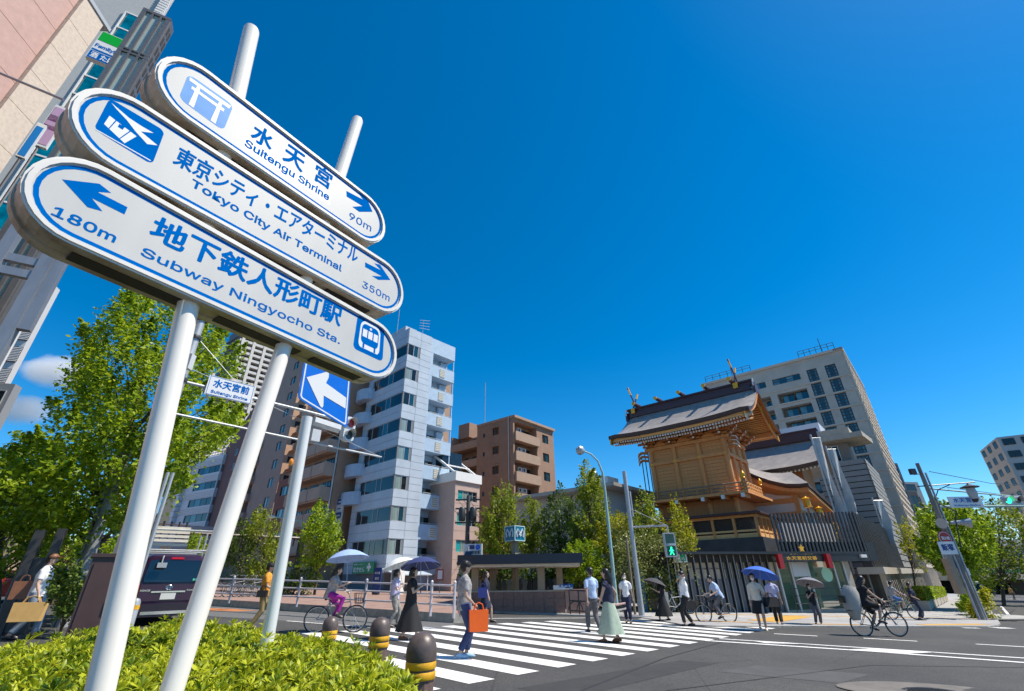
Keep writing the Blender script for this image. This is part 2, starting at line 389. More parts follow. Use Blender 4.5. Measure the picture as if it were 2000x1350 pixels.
# repaired strips and a long joint in the asphalt
for i, (P, c) in enumerate((([(1010, 1345), (1330, 1290), (1400, 1296), (1110, 1365)], .038), ([(1480, 1300), (1700, 1318), (1640, 1335), (1400, 1312)], .075), ([(430, 1196), (540, 1206), (520, 1216), (400, 1204)], .05))):
    b = MB(); sheet('', [G(*p) for p in P], 0.003, None, mb=b); struct('road_patch', b, mat('asphalt patch%d' % i, (c, c, c), .9, n=.18, ns=2.5, bump=.4, bs=90))
line([(1130, 1352), (1300, 1285), (1420, 1252)], .035, mat('joint seal', (.02, .02, .02), .7), .0045, 'road_joint'); line([(1300, 1350), (1700, 1300), (2040, 1305)], .03, mat('joint seal', (.02, .02, .02), .7), .0045, 'road_joint')
# ================================================================== direction sign
M_SIGNW = mat('sign white', (0.49, 0.49, 0.47), 0.5, n=0.07, ns=5, streak=.25)
M_SIGNRIM = mat('sign rim', (0.68, 0.65, 0.60), 0.45, n=0.08, ns=5)
M_SIGNSIDE = mat('sign casing', (0.52, 0.47, 0.39), 0.4, col2=(0.22, 0.17, 0.11), ns=7, streak=0.5)
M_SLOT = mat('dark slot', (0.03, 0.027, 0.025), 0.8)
M_BLUE = mat('sign blue', (0.0, 0.13, 0.46), 0.6, n=0.06, ns=8, spec=0)
M_BLUE2 = mat('sign blue faded', (0.03, 0.22, 0.58), 0.5, col2=(0.13, 0.36, 0.70), ns=5, spec=.2)
M_STICK = mat('sticker white', (0.74, 0.74, 0.73), 0.35)
def pole_white(name, col=(0.84, 0.79, 0.70)):
    return mat(name, col, 0.32, col2=tuple(c * 0.93 for c in col), ns=6, streak=0.3, coat=0.3)
M_POST = pole_white('post white')
SF = Fr((0, 0, 0), 33.0); o_ = at(195, 1350, 1.6); SF.o = np.array([o_.x, o_.y, gz(o_.x, o_.y)]); SF.O = Vector(SF.o)
sign = tthing('direction_sign', SF, 'white wayfinding sign with three rounded boards on two splayed white posts in the hedge', 'sign')
YF = 0.0
def L2(p): return SF.hx(p[0], p[1], YF)
# posts run behind the boards
for (b0, t0, D) in (((195, 1350), (492, 56), .076), ((335, 1350), (699, 233), .071)):
    x0, z0 = SF.hx(b0[0], b0[1], .06); x1, z1 = SF.hx(t0[0], t0[1], .06)
    k = (0 - z0) / (z1 - z0); xb = x0 + (x1 - x0) * k
    b = MB(); r = D / 2; dx = (x1 - xb) / z1
    b.tube([(xb, .06, 0), (x1 - dx * .02, .06, z1 - .02), (x1 - dx * .006, .06, z1 - .006), (x1, .06, z1)], [r, r, r * .9, r * .62], 28)
    part('post', b, M_POST, sign, smooth=True)
def capsule(xl, xr, zl, zr, r, n=14):
    P = []; sl = math.atan2(zr - zl, xr - xl)
    for i in range(n + 1):
        a = math.pi / 2 + math.pi * i / n + sl; P.append((xl + r * math.cos(a), zl + r * math.sin(a)))
    for i in range(n + 1):
        a = -math.pi / 2 + math.pi * i / n + sl; P.append((xr + r * math.cos(a), zr + r * math.sin(a)))
    return P
def ring(b, A, B, y):
    n = len(A); b.add([(x, y, z) for x, z in A] + [(x, y, z) for x, z in B], [(i, (i+1) % n, n + (i+1) % n, n + i) for i in range(n)])
def tpx(b, s, b0, b1, t0, bold=0.02, y=-.0006):
    x0, z0 = L2(b0); x1, z1 = L2(b1); h = L2(t0)[1] - z0
    text_in(b, s, x0, z0, x1, z1, h, YF + y, bold)
def poly_px(b, pts, y=-.0006):
    P = [L2(p) for p in pts]
    me = bmesh.new(); vs = [me.verts.new((x, YF + y, z)) for x, z in P]; f = me.faces.new(vs); f.normal_update(); bmesh.ops.triangulate(me, faces=[f])
    me.verts.index_update(); b.add([tuple(v.co) for v in me.verts], [tuple(v.index for v in f.verts) for f in me.faces]); me.free()
def board(lft, rgt, top, bot, texts, polys, label, pict=None, sticker=None):
    xs = [L2(p)[0] for p in (lft, rgt)]; zt = [L2(p) for p in top]; zb = [L2(p) for p in bot]
    st = (zt[1][1] - zt[0][1]) / (zt[1][0] - zt[0][0]); sb = (zb[1][1] - zb[0][1]) / (zb[1][0] - zb[0][0]); sl = (st + sb) / 2
    xm = (xs[0] + xs[1]) / 2
    tm = np.mean([z + sl * (xm - x) for x, z in zt]); bm = np.mean([z + sl * (xm - x) for x, z in zb])
    r = (tm - bm) / 2; zc = (tm + bm) / 2; xl, xr = xs[0] + r, xs[1] - r
    cz = lambda x: zc + sl * (x - xm)
    cap = lambda d: capsule(xl, xr, cz(xl), cz(xr), r - d)
    T = .15
    b = MB(); A, B, C, D_ = cap(0), cap(.012), cap(.030), cap(.032); n = len(A)
    yf = YF - .010
    side = [(x, yf + .012, z) for x, z in A] + [(x, yf + T * .45, z) for x, z in A]
    ring(b, cap(.008), cap(.023), yf); b.mi(0)
    ring(b, A, cap(.008), yf + .006); b.add([(x, yf + .006, z) for x, z in cap(.008)] + [(x, yf, z) for x, z in cap(.008)], [(i, (i+1) % n, n + (i+1) % n, n + i) for i in range(n)])
    b.add([(x, yf, z) for x, z in cap(.023)] + [(x, YF, z) for x, z in cap(.023)], [(i, (i+1) % n, n + (i+1) % n, n + i) for i in range(n)])
    b.mi(1)
    ys = [yf + .006, yf + .05, yf + .055, yf + .105, yf + .11, yf + T]; ds = [0, 0, .006, .006, 0, 0]
    for i in range(5):
        P0 = [(x, ys[i], z) for x, z in cap(ds[i])]; P1 = [(x, ys[i+1], z) for x, z in cap(ds[i+1])]
        b.add(P1 + P0, [(k, (k+1) % n, n + (k+1) % n, n + k) for k in range(n)])
    b.add([(x, yf + T, z) for x, z in cap(0)], [tuple(range(n))])
    o = part('sign_board', b, [M_SIGNRIM, M_SIGNSIDE], sign, label=label)
    b = MB(); Fc = cap(.023); b.add([(x, YF, z) for x, z in Fc], [tuple(range(n))]); part('face', b, M_SIGNW, o)
    b = MB(); ring(b, cap(.029), cap(.043), YF - .0004); part('border', b, M_BLUE, o)
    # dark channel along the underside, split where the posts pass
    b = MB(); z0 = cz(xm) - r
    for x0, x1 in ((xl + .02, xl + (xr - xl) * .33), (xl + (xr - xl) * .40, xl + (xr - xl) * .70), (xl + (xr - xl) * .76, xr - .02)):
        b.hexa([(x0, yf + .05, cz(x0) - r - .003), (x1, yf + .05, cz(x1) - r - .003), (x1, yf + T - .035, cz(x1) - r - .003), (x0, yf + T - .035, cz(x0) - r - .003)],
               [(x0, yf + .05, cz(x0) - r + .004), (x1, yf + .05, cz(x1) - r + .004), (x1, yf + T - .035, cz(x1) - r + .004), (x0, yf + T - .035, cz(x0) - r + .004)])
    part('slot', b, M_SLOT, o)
    if sticker:
        b = MB(); poly_px(b, sticker, -.0003); part('sticker', b, M_STICK, o)
    for t in texts:
        b = MB(); tpx(b, *t); part('lettering', b, M_BLUE, o)
    for pl in polys:
        b = MB(); poly_px(b, pl); part('arrow', b, M_BLUE, o)
    if pict: pict(o)
    return o
def bil(c, u, v):                            # c: tl,tr,br,bl in the photograph -> board
    tl, tr, br, bl = [np.array(L2(p)) for p in c]
    return tuple((tl * (1-u) + tr * u) * v + (bl * (1-u) + br * u) * (1-v))
def upoly(b, c, pts, y):
    P = [bil(c, u, v) for u, v in pts]
    me = bmesh.new(); vs = [me.verts.new((x, YF + y, z)) for x, z in P]; f = me.faces.new(vs); f.normal_update(); bmesh.ops.triangulate(me, faces=[f])
    me.verts.index_update(); b.add([tuple(v.co) for v in me.verts], [tuple(v.index for v in f.verts) for f in me.faces]); me.free()
def rr(u0, u1, v0, v1, r, n=5):
    P = []
    for cx, cy, a0 in ((u1-r, v1-r, 0), (u0+r, v1-r, 90), (u0+r, v0+r, 180), (u1-r, v0+r, 270)):
        for i in range(n + 1): a = R(a0 + 90 * i / n); P.append((cx + r * math.cos(a), cy + r * math.sin(a)))
    return P
def pict_torii(o):
    c = [(368, 144), (456, 206), (436, 256), (349, 192)]
    b = MB(); upoly(b, c, rr(0, 1, 0, 1, .16), -.0004); q = part('pictogram', b, M_BLUE2, o)
    b = MB()
    for p in ([(.06, .80), (.94, .80), (.96, .92), (.04, .92)], [(.14, .58), (.86, .58), (.86, .68), (.14, .68)], [(.2, .04), (.31, .04), (.29, .80), (.22, .80)], [(.69, .04), (.80, .04), (.78, .80), (.71, .80)]): upoly(b, c, p, -.0008 - .0001 * p[0][0])
    b.mi(0); part('torii_emblem', b, M_STICK, o)
def pict_air(o):
    c = [(214, 192), (322, 256), (297, 322), (183, 252)]
    b = MB(); upoly(b, c, rr(0, 1, 0, 1, .12), -.0004); part('pictogram', b, M_BLUE, o)
    b = MB(); q = lambda P: [(x / 3.97, y / 3.97) for x, y in P]
    poly_px(b, q([(862, 797), (1000, 915), (1090, 975), (1190, 1033), (1090, 1020), (1220, 1128), (1140, 1118), (1050, 1020), (985, 935), (900, 845)]), -.0008)
    poly_px(b, q([(745, 1003), (1168, 1243), (1166, 1250), (743, 1010)]), -.0008)
    for t0, t1 in ((0, .22), (.26, .74), (.78, 1)):
        A, B_, C, D_ = np.array((848, 898)), np.array((1058, 1058)), np.array((965, 1112)), np.array((805, 962))
        P = [A + (B_ - A) * t0, A + (B_ - A) * t1, D_ + (C - D_) * t1, D_ + (C - D_) * t0]; poly_px(b, q(P), -.0008)
    part('aircraft_emblem', b, M_STICK, o)
    b = MB(); poly_px(b, q([(925, 962), (968, 985), (950, 1008), (912, 984)]), -.0012); part('handle_emblem', b, M_BLUE, o)
def pict_train(o):
    c = [(699, 614), (751, 642), (747, 707), (689, 680)]
    b = MB(); upoly(b, c, rr(0, 1, 0, 1, .13), -.0004); part('pictogram', b, M_BLUE, o)
    b = MB(); upoly(b, c, rr(.14, .86, .08, .92, .2), -.0008); part('train_outline', b, M_STICK, o)
    b = MB(); upoly(b, c, rr(.2, .8, .26, .84, .14), -.0012); upoly(b, c, [(.28, .14), (.34, .14), (.34, .27), (.28, .27)], -.0012); upoly(b, c, [(.66, .14), (.72, .14), (.72, .27), (.66, .27)], -.0012); upoly(b, c, [(.14, .08), (.86, .08), (.86, .13), (.14, .13)], -.0011); part('train_body', b, M_BLUE, o)
    b = MB()
    for u in (.24, .43, .62): upoly(b, c, [(u, .46), (u + .15, .46), (u + .15, .68), (u, .68)], -.0016)
    upoly(b, c, [(.5 + .04 * math.cos(t), .76 + .035 * math.sin(t)) for t in [k * .6283 for k in range(10)]], -.0016); part('train_window', b, M_STICK, o)
board((292, 150), (753, 440), ((400, 137), (664.5, 337.5)), ((400, 258), (625, 416)),
      [('水', (489, 270), (527, 296), (496, 236), .03), ('天', (552, 312), (589, 337), (559, 278), .03), ('宮', (612, 350), (643, 371), (619, 319), .03),
       ('Suitengu Shrine', (477, 284), (641, 392), (482, 266), .035), ('90m', (681, 427), (724, 452.5), (683, 409), .012)],
      [[(676.4, 373), (709, 390), (698, 375), (713, 380), (727.6, 414), (701.5, 414), (688, 404), (708, 402.7), (677, 384)]],
      'top board pointing right to a shrine with a torii emblem', pict_torii, [(473, 259.5), (647, 379.5), (643.5, 402), (468, 287)])
board((118, 225), (788, 570), ((400, 283), (726, 492)), ((227, 330), (680, 577)),
      [('東京シティ・エアターミナル', (337, 319), (696, 515), (345, 280), .02), ('Tokyo City Air Terminal', (372, 363), (666, 530.5), (375, 342), .034), ('350m', (707, 561), (760, 589), (709.6, 544), .012)],
      [[(713, 512.5), (744, 528), (731, 514.5), (742, 517), (762.5, 547), (739, 547), (726, 539), (746, 540), (713, 521.6)]],
      'middle board pointing right with an aircraft and suitcase emblem', pict_air)
board((22, 375), (775, 690), ((252, 353), (582, 541)), ((252, 529), (550, 660)),
      [('地下鉄人形町駅', (289, 464), (663, 638), (297, 414), .03), ('Subway Ningyocho Sta.', (274, 498), (663, 672), (277, 474), .024), ('180m', (100, 419), (222, 474), (103, 392), .03)],
      [[(121, 350.5), (194, 359), (217, 377), (190, 375), (249, 405), (243, 419), (179, 387), (200, 413), (171, 405)]],
      'bottom board pointing left to a subway station with a train emblem', pict_train)

# ================================================================== one way sign
HEDGE_H = .95
ob = H(525, 1261, HEDGE_H); zb_ = gz(ob.x, ob.y)
OF = Fr((ob.x, ob.y, zb_), 36.0)
ow = tthing('one_way_sign', OF, 'blue rectangular sign with a white arrow on a white post behind the hedge', 'road sign')
x1, z1 = OF.hx(600, 815, 0); b = MB(); b.tube([(-x1 / z1 * 0 + (0), 0, 0), (x1, 0, z1)], .048, 20)
part('post', b, pole_white('post cool', (0.70, 0.72, 0.72)), ow, smooth=True)
O2 = lambda x, y: OF.hx(x, y, -.06)
cs = [np.array(O2(*p)) for p in ((601, 668), (685, 741), (678, 836), (582, 778))]
zm = lambda u, v: tuple((cs[0] * (1-u) + cs[1] * u) * v + (cs[3] * (1-u) + cs[2] * u) * (1-v))
def opoly(b, P, y):
    Q2 = [zm(u, v) for u, v in P]; me = bmesh.new(); vs = [me.verts.new((x, y, z)) for x, z in Q2]; f = me.faces.new(vs); f.normal_update(); bmesh.ops.triangulate(me, faces=[f])
    me.verts.index_update(); b.add([tuple(v.co) for v in me.verts], [tuple(v.index for v in f.verts) for f in me.faces]); me.free()
M_ROADBLUE = mat('road sign blue', (0.0, 0.14, 0.62), 0.3, n=0.04)
b = MB(); P = [zm(u, v) for u, v in rr(0, 1, 0, 1, .07)]; b.prism(P[::-1], -.06, -.048); pn = part('panel', b, M_ROADBLUE, ow)
b = MB(); A = rr(.03, .97, .03, .97, .05); B_ = rr(.055, .945, .055, .945, .04); A = [zm(*p) for p in A]; B_ = [zm(*p) for p in B_]; ring(b, A, B_, -.0615); part('border', b, M_STICK, pn)
b = MB()
zpx = lambda P: [O2(440 + x / 4.353, 690 + y / 4.353) for x, y in P]
Q2 = zpx([(690, 205), (865, 158), (880, 172), (878, 205), (855, 255), (1027, 380), (1020, 472), (835, 360), (832, 450), (822, 466), (806, 452)])
me = bmesh.new(); vs = [me.verts.new((x, -.063, z)) for x, z in Q2]; f = me.faces.new(vs); f.normal_update(); bmesh.ops.triangulate(me, faces=[f]); me.verts.index_update()
b.add([tuple(v.co) for v in me.verts], [tuple(v.index for v in f.verts) for f in me.faces]); me.free(); part('arrow', b, M_STICK, pn)
b = MB(); xo, zo = OF.hx(580, 904, -.05); b.lathe([(0, 0), (.035, .0), (.03, .02), (.0, .03)], 14); b.v = [(xo - .045 + z * -.3 + x * .6, -.03 - z, zo + y) for x, y, z in b.v]; part('reflector', b, mat('orange reflector', (.75, .25, .02), .2), ow)

# ================================================================== hedge of azalea
M_HEDGE = leafmat('hedge leaf', (0.11, 0.19, 0.008), (0.56, 0.59, 0.028), .35, .38)
M_TWIG = mat('hedge core', (0.05, 0.055, 0.015), .95, n=.5, ns=12)
def sprig(seed):
    r = random.Random(seed); vs = []; fs = []; n = r.randint(9, 12)
    for i in range(n):
        ring_ = i / n; az = i * 2.4 + r.uniform(-.3, .3); el = R(15 + 62 * ring_ + r.uniform(-10, 10)); L = r.uniform(.75, 1.1) * (1.05 - .45 * ring_); wd = L * r.uniform(.26, .33)
        d = Vector((math.cos(az) * math.cos(el), math.sin(az) * math.cos(el), math.sin(el))); sdv = Vector((-math.sin(az), math.cos(az), 0)); up = d.cross(sdv) * -1
        o = len(vs); base = d * .06; mid = d * L * .58 + up * -.02; tip = d * L - Vector((0, 0, .12 * L))
        for p in (base, mid + sdv * wd / 2 + up * .06, mid, mid - sdv * wd / 2 + up * .06, tip): vs.append(tuple(p))
        fs += [(o, o+1, o+2), (o, o+2, o+3), (o+1, o+4, o+2), (o+2, o+4, o+3)]
    return vs, fs
SPR = [sprig(k) for k in range(6)]
foot = [H(*p, HEDGE_H) for p in ((-130, 1290), (0, 1254), (130, 1236), (330, 1214), (520, 1226), (640, 1240), (720, 1258), (775, 1292), (802, 1350), (835, 1480), (700, 1650), (100, 1700), (-500, 1560))]
hed = thing('hedge', 'clipped hedge of bright green azalea leaves around the foot of the direction sign', 'hedge', (foot[5].x, foot[5].y, gz(foot[5].x, foot[5].y)))
HO = hed.location.copy()
def inpoly(x, y, P):
    c = False; j = len(P) - 1
    for i in range(len(P)):
        if (P[i][1] > y) != (P[j][1] > y) and x < (P[j][0] - P[i][0]) * (y - P[i][1]) / (P[j][1] - P[i][1]) + P[i][0]: c = not c
        j = i
    return c
cx = sum(p.x for p in foot) / len(foot); cy = sum(p.y for p in foot) / len(foot)
inn = [(cx + (p.x - cx) * .96, cy + (p.y - cy) * .96) for p in foot]
b = MB(); b.prismz([(x - HO.x, y - HO.y) for x, y in inn][::-1], 0, HEDGE_H - .13); part('core', b, M_TWIG, hed)
pts = []; xs = [p.x for p in foot]; ys = [p.y for p in foot]
while len(pts) < 11500:
    x, y = random.uniform(min(xs), max(xs)), random.uniform(max(1.0, min(ys)), max(ys))
    if not inpoly(x, y, foot): continue
    v = CM @ np.array([x, y, gz(x, y) + HEDGE_H - HC])
    if v[2] < .3: continue
    px, py = 1000 + F * v[0] / v[2], 675 + F * v[1] / v[2]
    if px < -150 or px > 900 or py > 1520: continue
    if math.hypot(x - ob.x, y - ob.y) < .06: continue
    bumpz = .05 * math.sin(x * 5.1 + 1.3 * math.sin(y * 3.7)) * math.cos(y * 4.3) + random.gauss(0, .04) - .05 + (.09 if random.random() < .03 else 0)
    pts.append((x, y, gz(x, y) + HEDGE_H + bumpz - .06, Vector((random.gauss(0, .3), random.gauss(0, .3), 1))))
for i in range(len(foot)):                   # the clipped side next to the bollards
    a, c = foot[i], foot[(i+1) % len(foot)]
    if i not in (5, 6, 7, 8): continue
    nrm = Vector((c.y - a.y, a.x - c.x, 0)).normalized()
    if (a + nrm - Vector((cx, cy, a.z))).length < (a - nrm - Vector((cx, cy, a.z))).length: nrm = -nrm
    for k in range(int((c - a).length * 190)):
        t = random.random(); p = a + (c - a) * t; z = random.uniform(.05, HEDGE_H - .06)
        pts.append((p.x + nrm.x * random.uniform(-.08, .03), p.y + nrm.y * random.uniform(-.08, .03), gz(p.x, p.y) + z, nrm * 1.1 + Vector((random.gauss(0, .3), random.gauss(0, .3), .6))))
pts.sort(key=lambda p: math.hypot(p[0], p[1]))
SM = []
for vs, fs in SPR:
    me = bpy.data.meshes.new('leaf_sprig'); me.from_pydata(vs, [], fs); a = me.attributes.new('hue', 'FLOAT', 'FACE'); a.data.foreach_set('value', np.repeat(np.random.default_rng(len(vs)).random(len(fs)//4), 4).astype(np.float32)); me.materials.append(M_HEDGE); SM.append(me)
near = [p for p in pts if (lambda v: v[2] > .3 and 675 + F * v[1] / v[2] < 1400 and -40 < 1000 + F * v[0] / v[2] < 860)(CM @ np.array([p[0], p[1], p[2] - HC]))][:300]
ns_ = set(map(id, near))
V = []; FL = []; HU = []; off = 0
for p in pts:
    k = random.randrange(6); sc = random.uniform(.055, .098); q = p[3].to_track_quat('Z', 'Y').to_matrix() @ Matrix.Rotation(random.uniform(0, 6.28), 3, 'Z')
    if id(p) in ns_:
        o = link('leaf_sprig', SM[k], hed); o.matrix_local = Matrix.Translation(Vector(p[:3]) - HO) @ (q * sc).to_4x4(); continue
    vs = np.array(SPR[k][0]) @ np.array(q).T * sc + np.array(p[:3]) - np.array(HO)
    V.append(vs); FL.append(np.array(SPR[k][1]) + off); off += len(vs)
    g = random.random() ; HU.append(np.clip(np.repeat(np.random.default_rng(off).normal(g, .22, len(SPR[k][1]) // 4), 4), 0, 1))
V = np.concatenate(V); FL = np.concatenate(FL); HU = np.concatenate(HU)
me = bpy.data.meshes.new('foliage'); me.vertices.add(len(V)); me.vertices.foreach_set('co', V.ravel()); me.loops.add(FL.size); me.polygons.add(len(FL))
me.loops.foreach_set('vertex_index', FL.ravel().astype(np.int32)); me.polygons.foreach_set('loop_start', np.arange(0, FL.size, 3)); a = me.attributes.new('hue', 'FLOAT', 'FACE'); a.data.foreach_set('value', HU.astype(np.float32))
me.materials.append(M_HEDGE); me.update(calc_edges=True); o = link('foliage', me, hed); o['kind'] = 'stuff'

# ================================================================== bollards
M_BOL = mat('bollard brown', (0.10, 0.075, 0.066), .42, n=.25, ns=14, bump=.1)
M_BOL2 = mat('bollard base', (0.16, 0.10, 0.085), .6, n=.25, ns=14)
M_YEL = mat('reflective yellow', (0.72, 0.38, 0.015), .35, n=.25, ns=10)
def bollard(px, topy, wpx, label):
    D = .26; d = ray(px, topy); Zc = F * D / wpx * 1.06; d = d * Zc; p = Vector((d[0], d[1], d[2] + HC)); g = gz(p.x, p.y); h = p.z - g; r = D / 2
    t = thing('bollard', label, 'bollard', (p.x, p.y, g), 0, 'brown bollards along the hedge')
    b = MB(); b.lathe([(r * .98, h - .205), (r, h - .19), (r, h - .14), (r * .95, h - .10), (r * .78, h - .045), (r * .5, h - .013), (r * .2, h - .002), (0.001, h)], 32); part('cap', b, M_BOL, t, smooth=True)
    b = MB(); b.lathe([(r * .92, h - .345), (r * .92, h - .195)], 32); part('neck', b, M_BOL, t, smooth=True)
    for z in (h - .265, h - .335): b = MB(); b.lathe([(r * .95, z), (r * .985, z + .008), (r * .985, z + .047), (r * .95, z + .055)], 32); part('yellow_band', b, M_YEL, t, smooth=True)
    b = MB(); b.lathe([(r * .9, 0), (r * .9, h - .345), (r * .86, h - .335)], 12); part('base', b, M_BOL2, t)
bollard(826, 1234, 62, 'brown domed bollard with two yellow bands nearest to the camera')
bollard(745, 1205, 41, 'brown domed bollard with yellow bands second along the hedge edge')
bollard(648, 1203.5, 31, 'brown domed bollard furthest along the hedge, mostly hidden behind leaves')
# ================================================================== building helpers
M_GLASS = mat('window glass', (0.012, 0.018, 0.022), .06, spec=.6, n=.5, ns=.25)
M_GLASSG = mat('window glass curtain', (0.20, 0.27, 0.25), .12, spec=.8, n=.45, ns=2.5, streak=.05)
M_GLASSB = mat('window glass blue', (0.01, 0.06, 0.09), .05, spec=1.0, n=.4, ns=.3)
M_ALU = mat('aluminium', (0.50, 0.50, 0.49), .4, metal=.3)
M_DARKF = mat('dark frame', (0.05, 0.05, 0.05), .45, metal=.2)
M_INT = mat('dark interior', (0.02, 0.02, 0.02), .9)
M_AC = mat('air unit', (0.55, 0.54, 0.5), .5, n=.06)
def PL(pl, u, d, v, off=0.0): return (u, off + d, v) if pl == 'x' else (off + d, u, v)
def wallgrid(mb, pl, u0, u1, v0, v1, holes, off=0.0, depth=.2):
    us = sorted({round(x, 4) for x in [u0, u1] + [a for h in holes for a in h[:2] if u0 < a < u1]}); vs = sorted({round(x, 4) for x in [v0, v1] + [a for h in holes for a in h[2:4] if v0 < a < v1]})
    for i in range(len(us) - 1):
        for j in range(len(vs) - 1):
            a, b_, c, d = us[i], us[i+1], vs[j], vs[j+1]; mu, mv = (a+b_)/2, (c+d)/2
            if any(h[0] < mu < h[1] and h[2] < mv < h[3] for h in holes): continue
            mb.quad(PL(pl, a, 0, c, off), PL(pl, b_, 0, c, off), PL(pl, b_, 0, d, off), PL(pl, a, 0, d, off))
    for h in holes:
        a, b_, c, d = h[:4]; D = h[4] if len(h) > 4 else depth
        for q in ((a, c, b_, c), (b_, c, b_, d), (b_, d, a, d), (a, d, a, c)):
            mb.quad(PL(pl, q[0], 0, q[1], off), PL(pl, q[2], 0, q[3], off), PL(pl, q[2], D, q[3], off), PL(pl, q[0], D, q[1], off))
        if len(h) > 5: mb.quad(PL(pl, a, D, c, off), PL(pl, b_, D, c, off), PL(pl, b_, D, d, off), PL(pl, a, D, d, off))
def bx(mb, pl, u0, u1, d0, d1, v0, v1, off=0.0):
    p, q = PL(pl, u0, d0, v0, off), PL(pl, u1, d1, v1, off)
    return mb.box(min(p[0], q[0]), max(p[0], q[0]), min(p[1], q[1]), max(p[1], q[1]), p[2], q[2])
_wc = {}
def window(parent, pl, u0, u1, v0, v1, off=0.0, d=.12, cols=2, rows=1, fm=None, gm=None, fw=.05, splits=None, seppane=True, name='window'):
    fm = fm or M_ALU; gm = gm or M_GLASS
    w_, h_ = round(u1 - u0, 3), round(v1 - v0, 3)
    sp = splits or [i / cols for i in range(1, cols)]; key = (pl, w_, h_, tuple(round(s, 3) for s in sp), rows, fm.name, gm.name if not isinstance(gm, list) else tuple(g.name for g in gm), fw, seppane)
    if key not in _wc:
        b = MB()
        bx(b, pl, 0, w_, -.01, .06, 0, fw); bx(b, pl, 0, w_, -.01, .06, h_ - fw, h_); bx(b, pl, 0, fw, -.01, .06, fw, h_ - fw); bx(b, pl, w_ - fw, w_, -.01, .06, fw, h_ - fw)
        for s in sp: bx(b, pl, s * w_ - fw / 2, s * w_ + fw / 2, -.005, .05, fw, h_ - fw)
        for r in range(1, rows): bx(b, pl, fw, w_ - fw, -.002, .045, h_ * r / rows - fw / 2, h_ * r / rows + fw / 2)
        fme = b.mesh(name, fm); ed = [0] + list(sp) + [1]; pm = []
        if seppane:
            for i in range(len(ed) - 1):
                q = MB(); t = .004 * ((i % 3) - 1); a, c = ed[i] * w_, ed[i+1] * w_
                q.quad(PL(pl, a, .03 + t, .01), PL(pl, c, .03 - t, .01), PL(pl, c, .03 - t * .6, h_ - .01), PL(pl, a, .03 + t * .5, h_ - .01)); pm.append(q.mesh('pane', gm if not isinstance(gm, list) else gm[i % len(gm)]))
        else:
            q = MB(); q.quad(PL(pl, 0, .03, .01), PL(pl, w_, .03, .01), PL(pl, w_, .034, h_ - .01), PL(pl, 0, .034, h_ - .01)); pm.append(q.mesh('pane', gm if not isinstance(gm, list) else gm[0]))
        _wc[key] = (fme, pm)
    fme, pm = _wc[key]
    o = link(name, fme, parent); o.location = PL(pl, u0, d, v0, off)
    for m in pm: link('pane', m, o)
    return o
def acunit(parent, pl, u, v, off=0.0, d=0.0, w_=.8, h_=.6):
    k = ('ac', pl, w_, h_)
    if k not in _wc:
        b = MB(); bx(b, pl, 0, w_, 0, .3, 0, h_); me = b.mesh('air_conditioner', M_AC)
        q = MB()
        n = 14; cu, cv, r = w_ * .38, h_ * .5, h_ * .38
        q.add([PL(pl, cu + r * math.cos(2*math.pi*i/n), -.01, cv + r * math.sin(2*math.pi*i/n)) for i in range(n)], [tuple(range(n))]); _wc[k] = (me, q.mesh('fan', M_DARKF))
    me, fn = _wc[k]; o = link('air_conditioner', me, parent); o.location = PL(pl, u, d, v, off); link('fan', fn, o); return o
def prj(fr, x, y, z):
    p = np.array(fr.w(x, y, z)); v = CM @ (p - np.array([0, 0, HC])); return 1000 + F * v[0] / v[2], 675 + F * v[1] / v[2]
def setO(fr, p, z): fr.o = np.array([p[0], p[1], z], float); fr.O = Vector(fr.o)
def frame_at(px, py, Y, az):
    p = at(px, py, Y); f = Fr((p.x, p.y, gz(p.x, p.y)), az); return f

# ------------------------------------------------------------------ pale blue office block on the corner
M_PANEL = mat('pale panel', (0.46, 0.52, 0.58), .35, n=.09, ns=.6, spec=.5)
M_PANELJ = mat('panel joint', (0.16, 0.18, 0.20), .8)
M_LBLUE = mat('light blue render', (0.38, 0.50, 0.62), .6, n=.1, ns=1.5)
SV = frame_at(757, 1060, 44, 42.5)
sv = tthing('office_block', SV, 'pale blue panelled office block with ribbon windows on its corner and stacked balconies', 'building')
zt = [SV.hx(x, y)[1] for x, y in ((790.7, 668), (785.5, 714), (780.5, 763), (775.3, 814.5), (771.5, 869.5), (768, 925.5), (763.5, 985.5), (758, 1051.5))]
zb = [SV.hx(x, y)[1] for x, y in ((787.7, 688), (784, 737), (779, 785), (774, 838), (770.5, 893.5), (766.4, 952), (761.5, 1014.5), (755, 1081.5))]
fh = (zt[1] - zt[7]) / 6; ztop = SV.hx(792.7, 637.3)[1]
zt = [zt[7] + fh * (7 - i) for i in range(8)]; wh = float(np.mean([a - b_ for a, b_ in zip(zt, [zt[i] - (zt[i]-zb[i]) for i in range(8)])])) ; wh = fh * .47
xw = SV.hx(818, 678)[0]; xj = SV.hx(820.5, 690)[0]; x2 = SV.hx(842, 690)[0]; x3 = SV.hx(889, 690)[0]
xw = min(xw, xj - .05)
yl = SV.hy(702.6, 887)[0]; yw0 = 0.0; yw1 = SV.hy(731, 745)[0]; yj1 = SV.hy(755, 745)[0]; yj2 = SV.hy(729, 800)[0]
depth_b = yl + 0
b = MB(); holes = [(0, xw, z - wh, z, .16) for z in zt]; wallgrid(b, 'x', 0, x2, 0, ztop, holes)
holesy = [(0, yw1, z - wh, z, .16) for z in zt]; wallgrid(b, 'y', 0, yl, 0, ztop, holesy)
b.quad((0, 0, ztop - .3), (x2, 0, ztop - .3), (x2, yl, ztop - .3), (0, yl, ztop - .3)); b.quad((0, yl, 0), (x2, yl, 0), (x2, yl, ztop), (0, yl, ztop)); b.quad((x2, 0, 0), (x2, yl, 0), (x2, yl, ztop), (x2, 0, ztop))
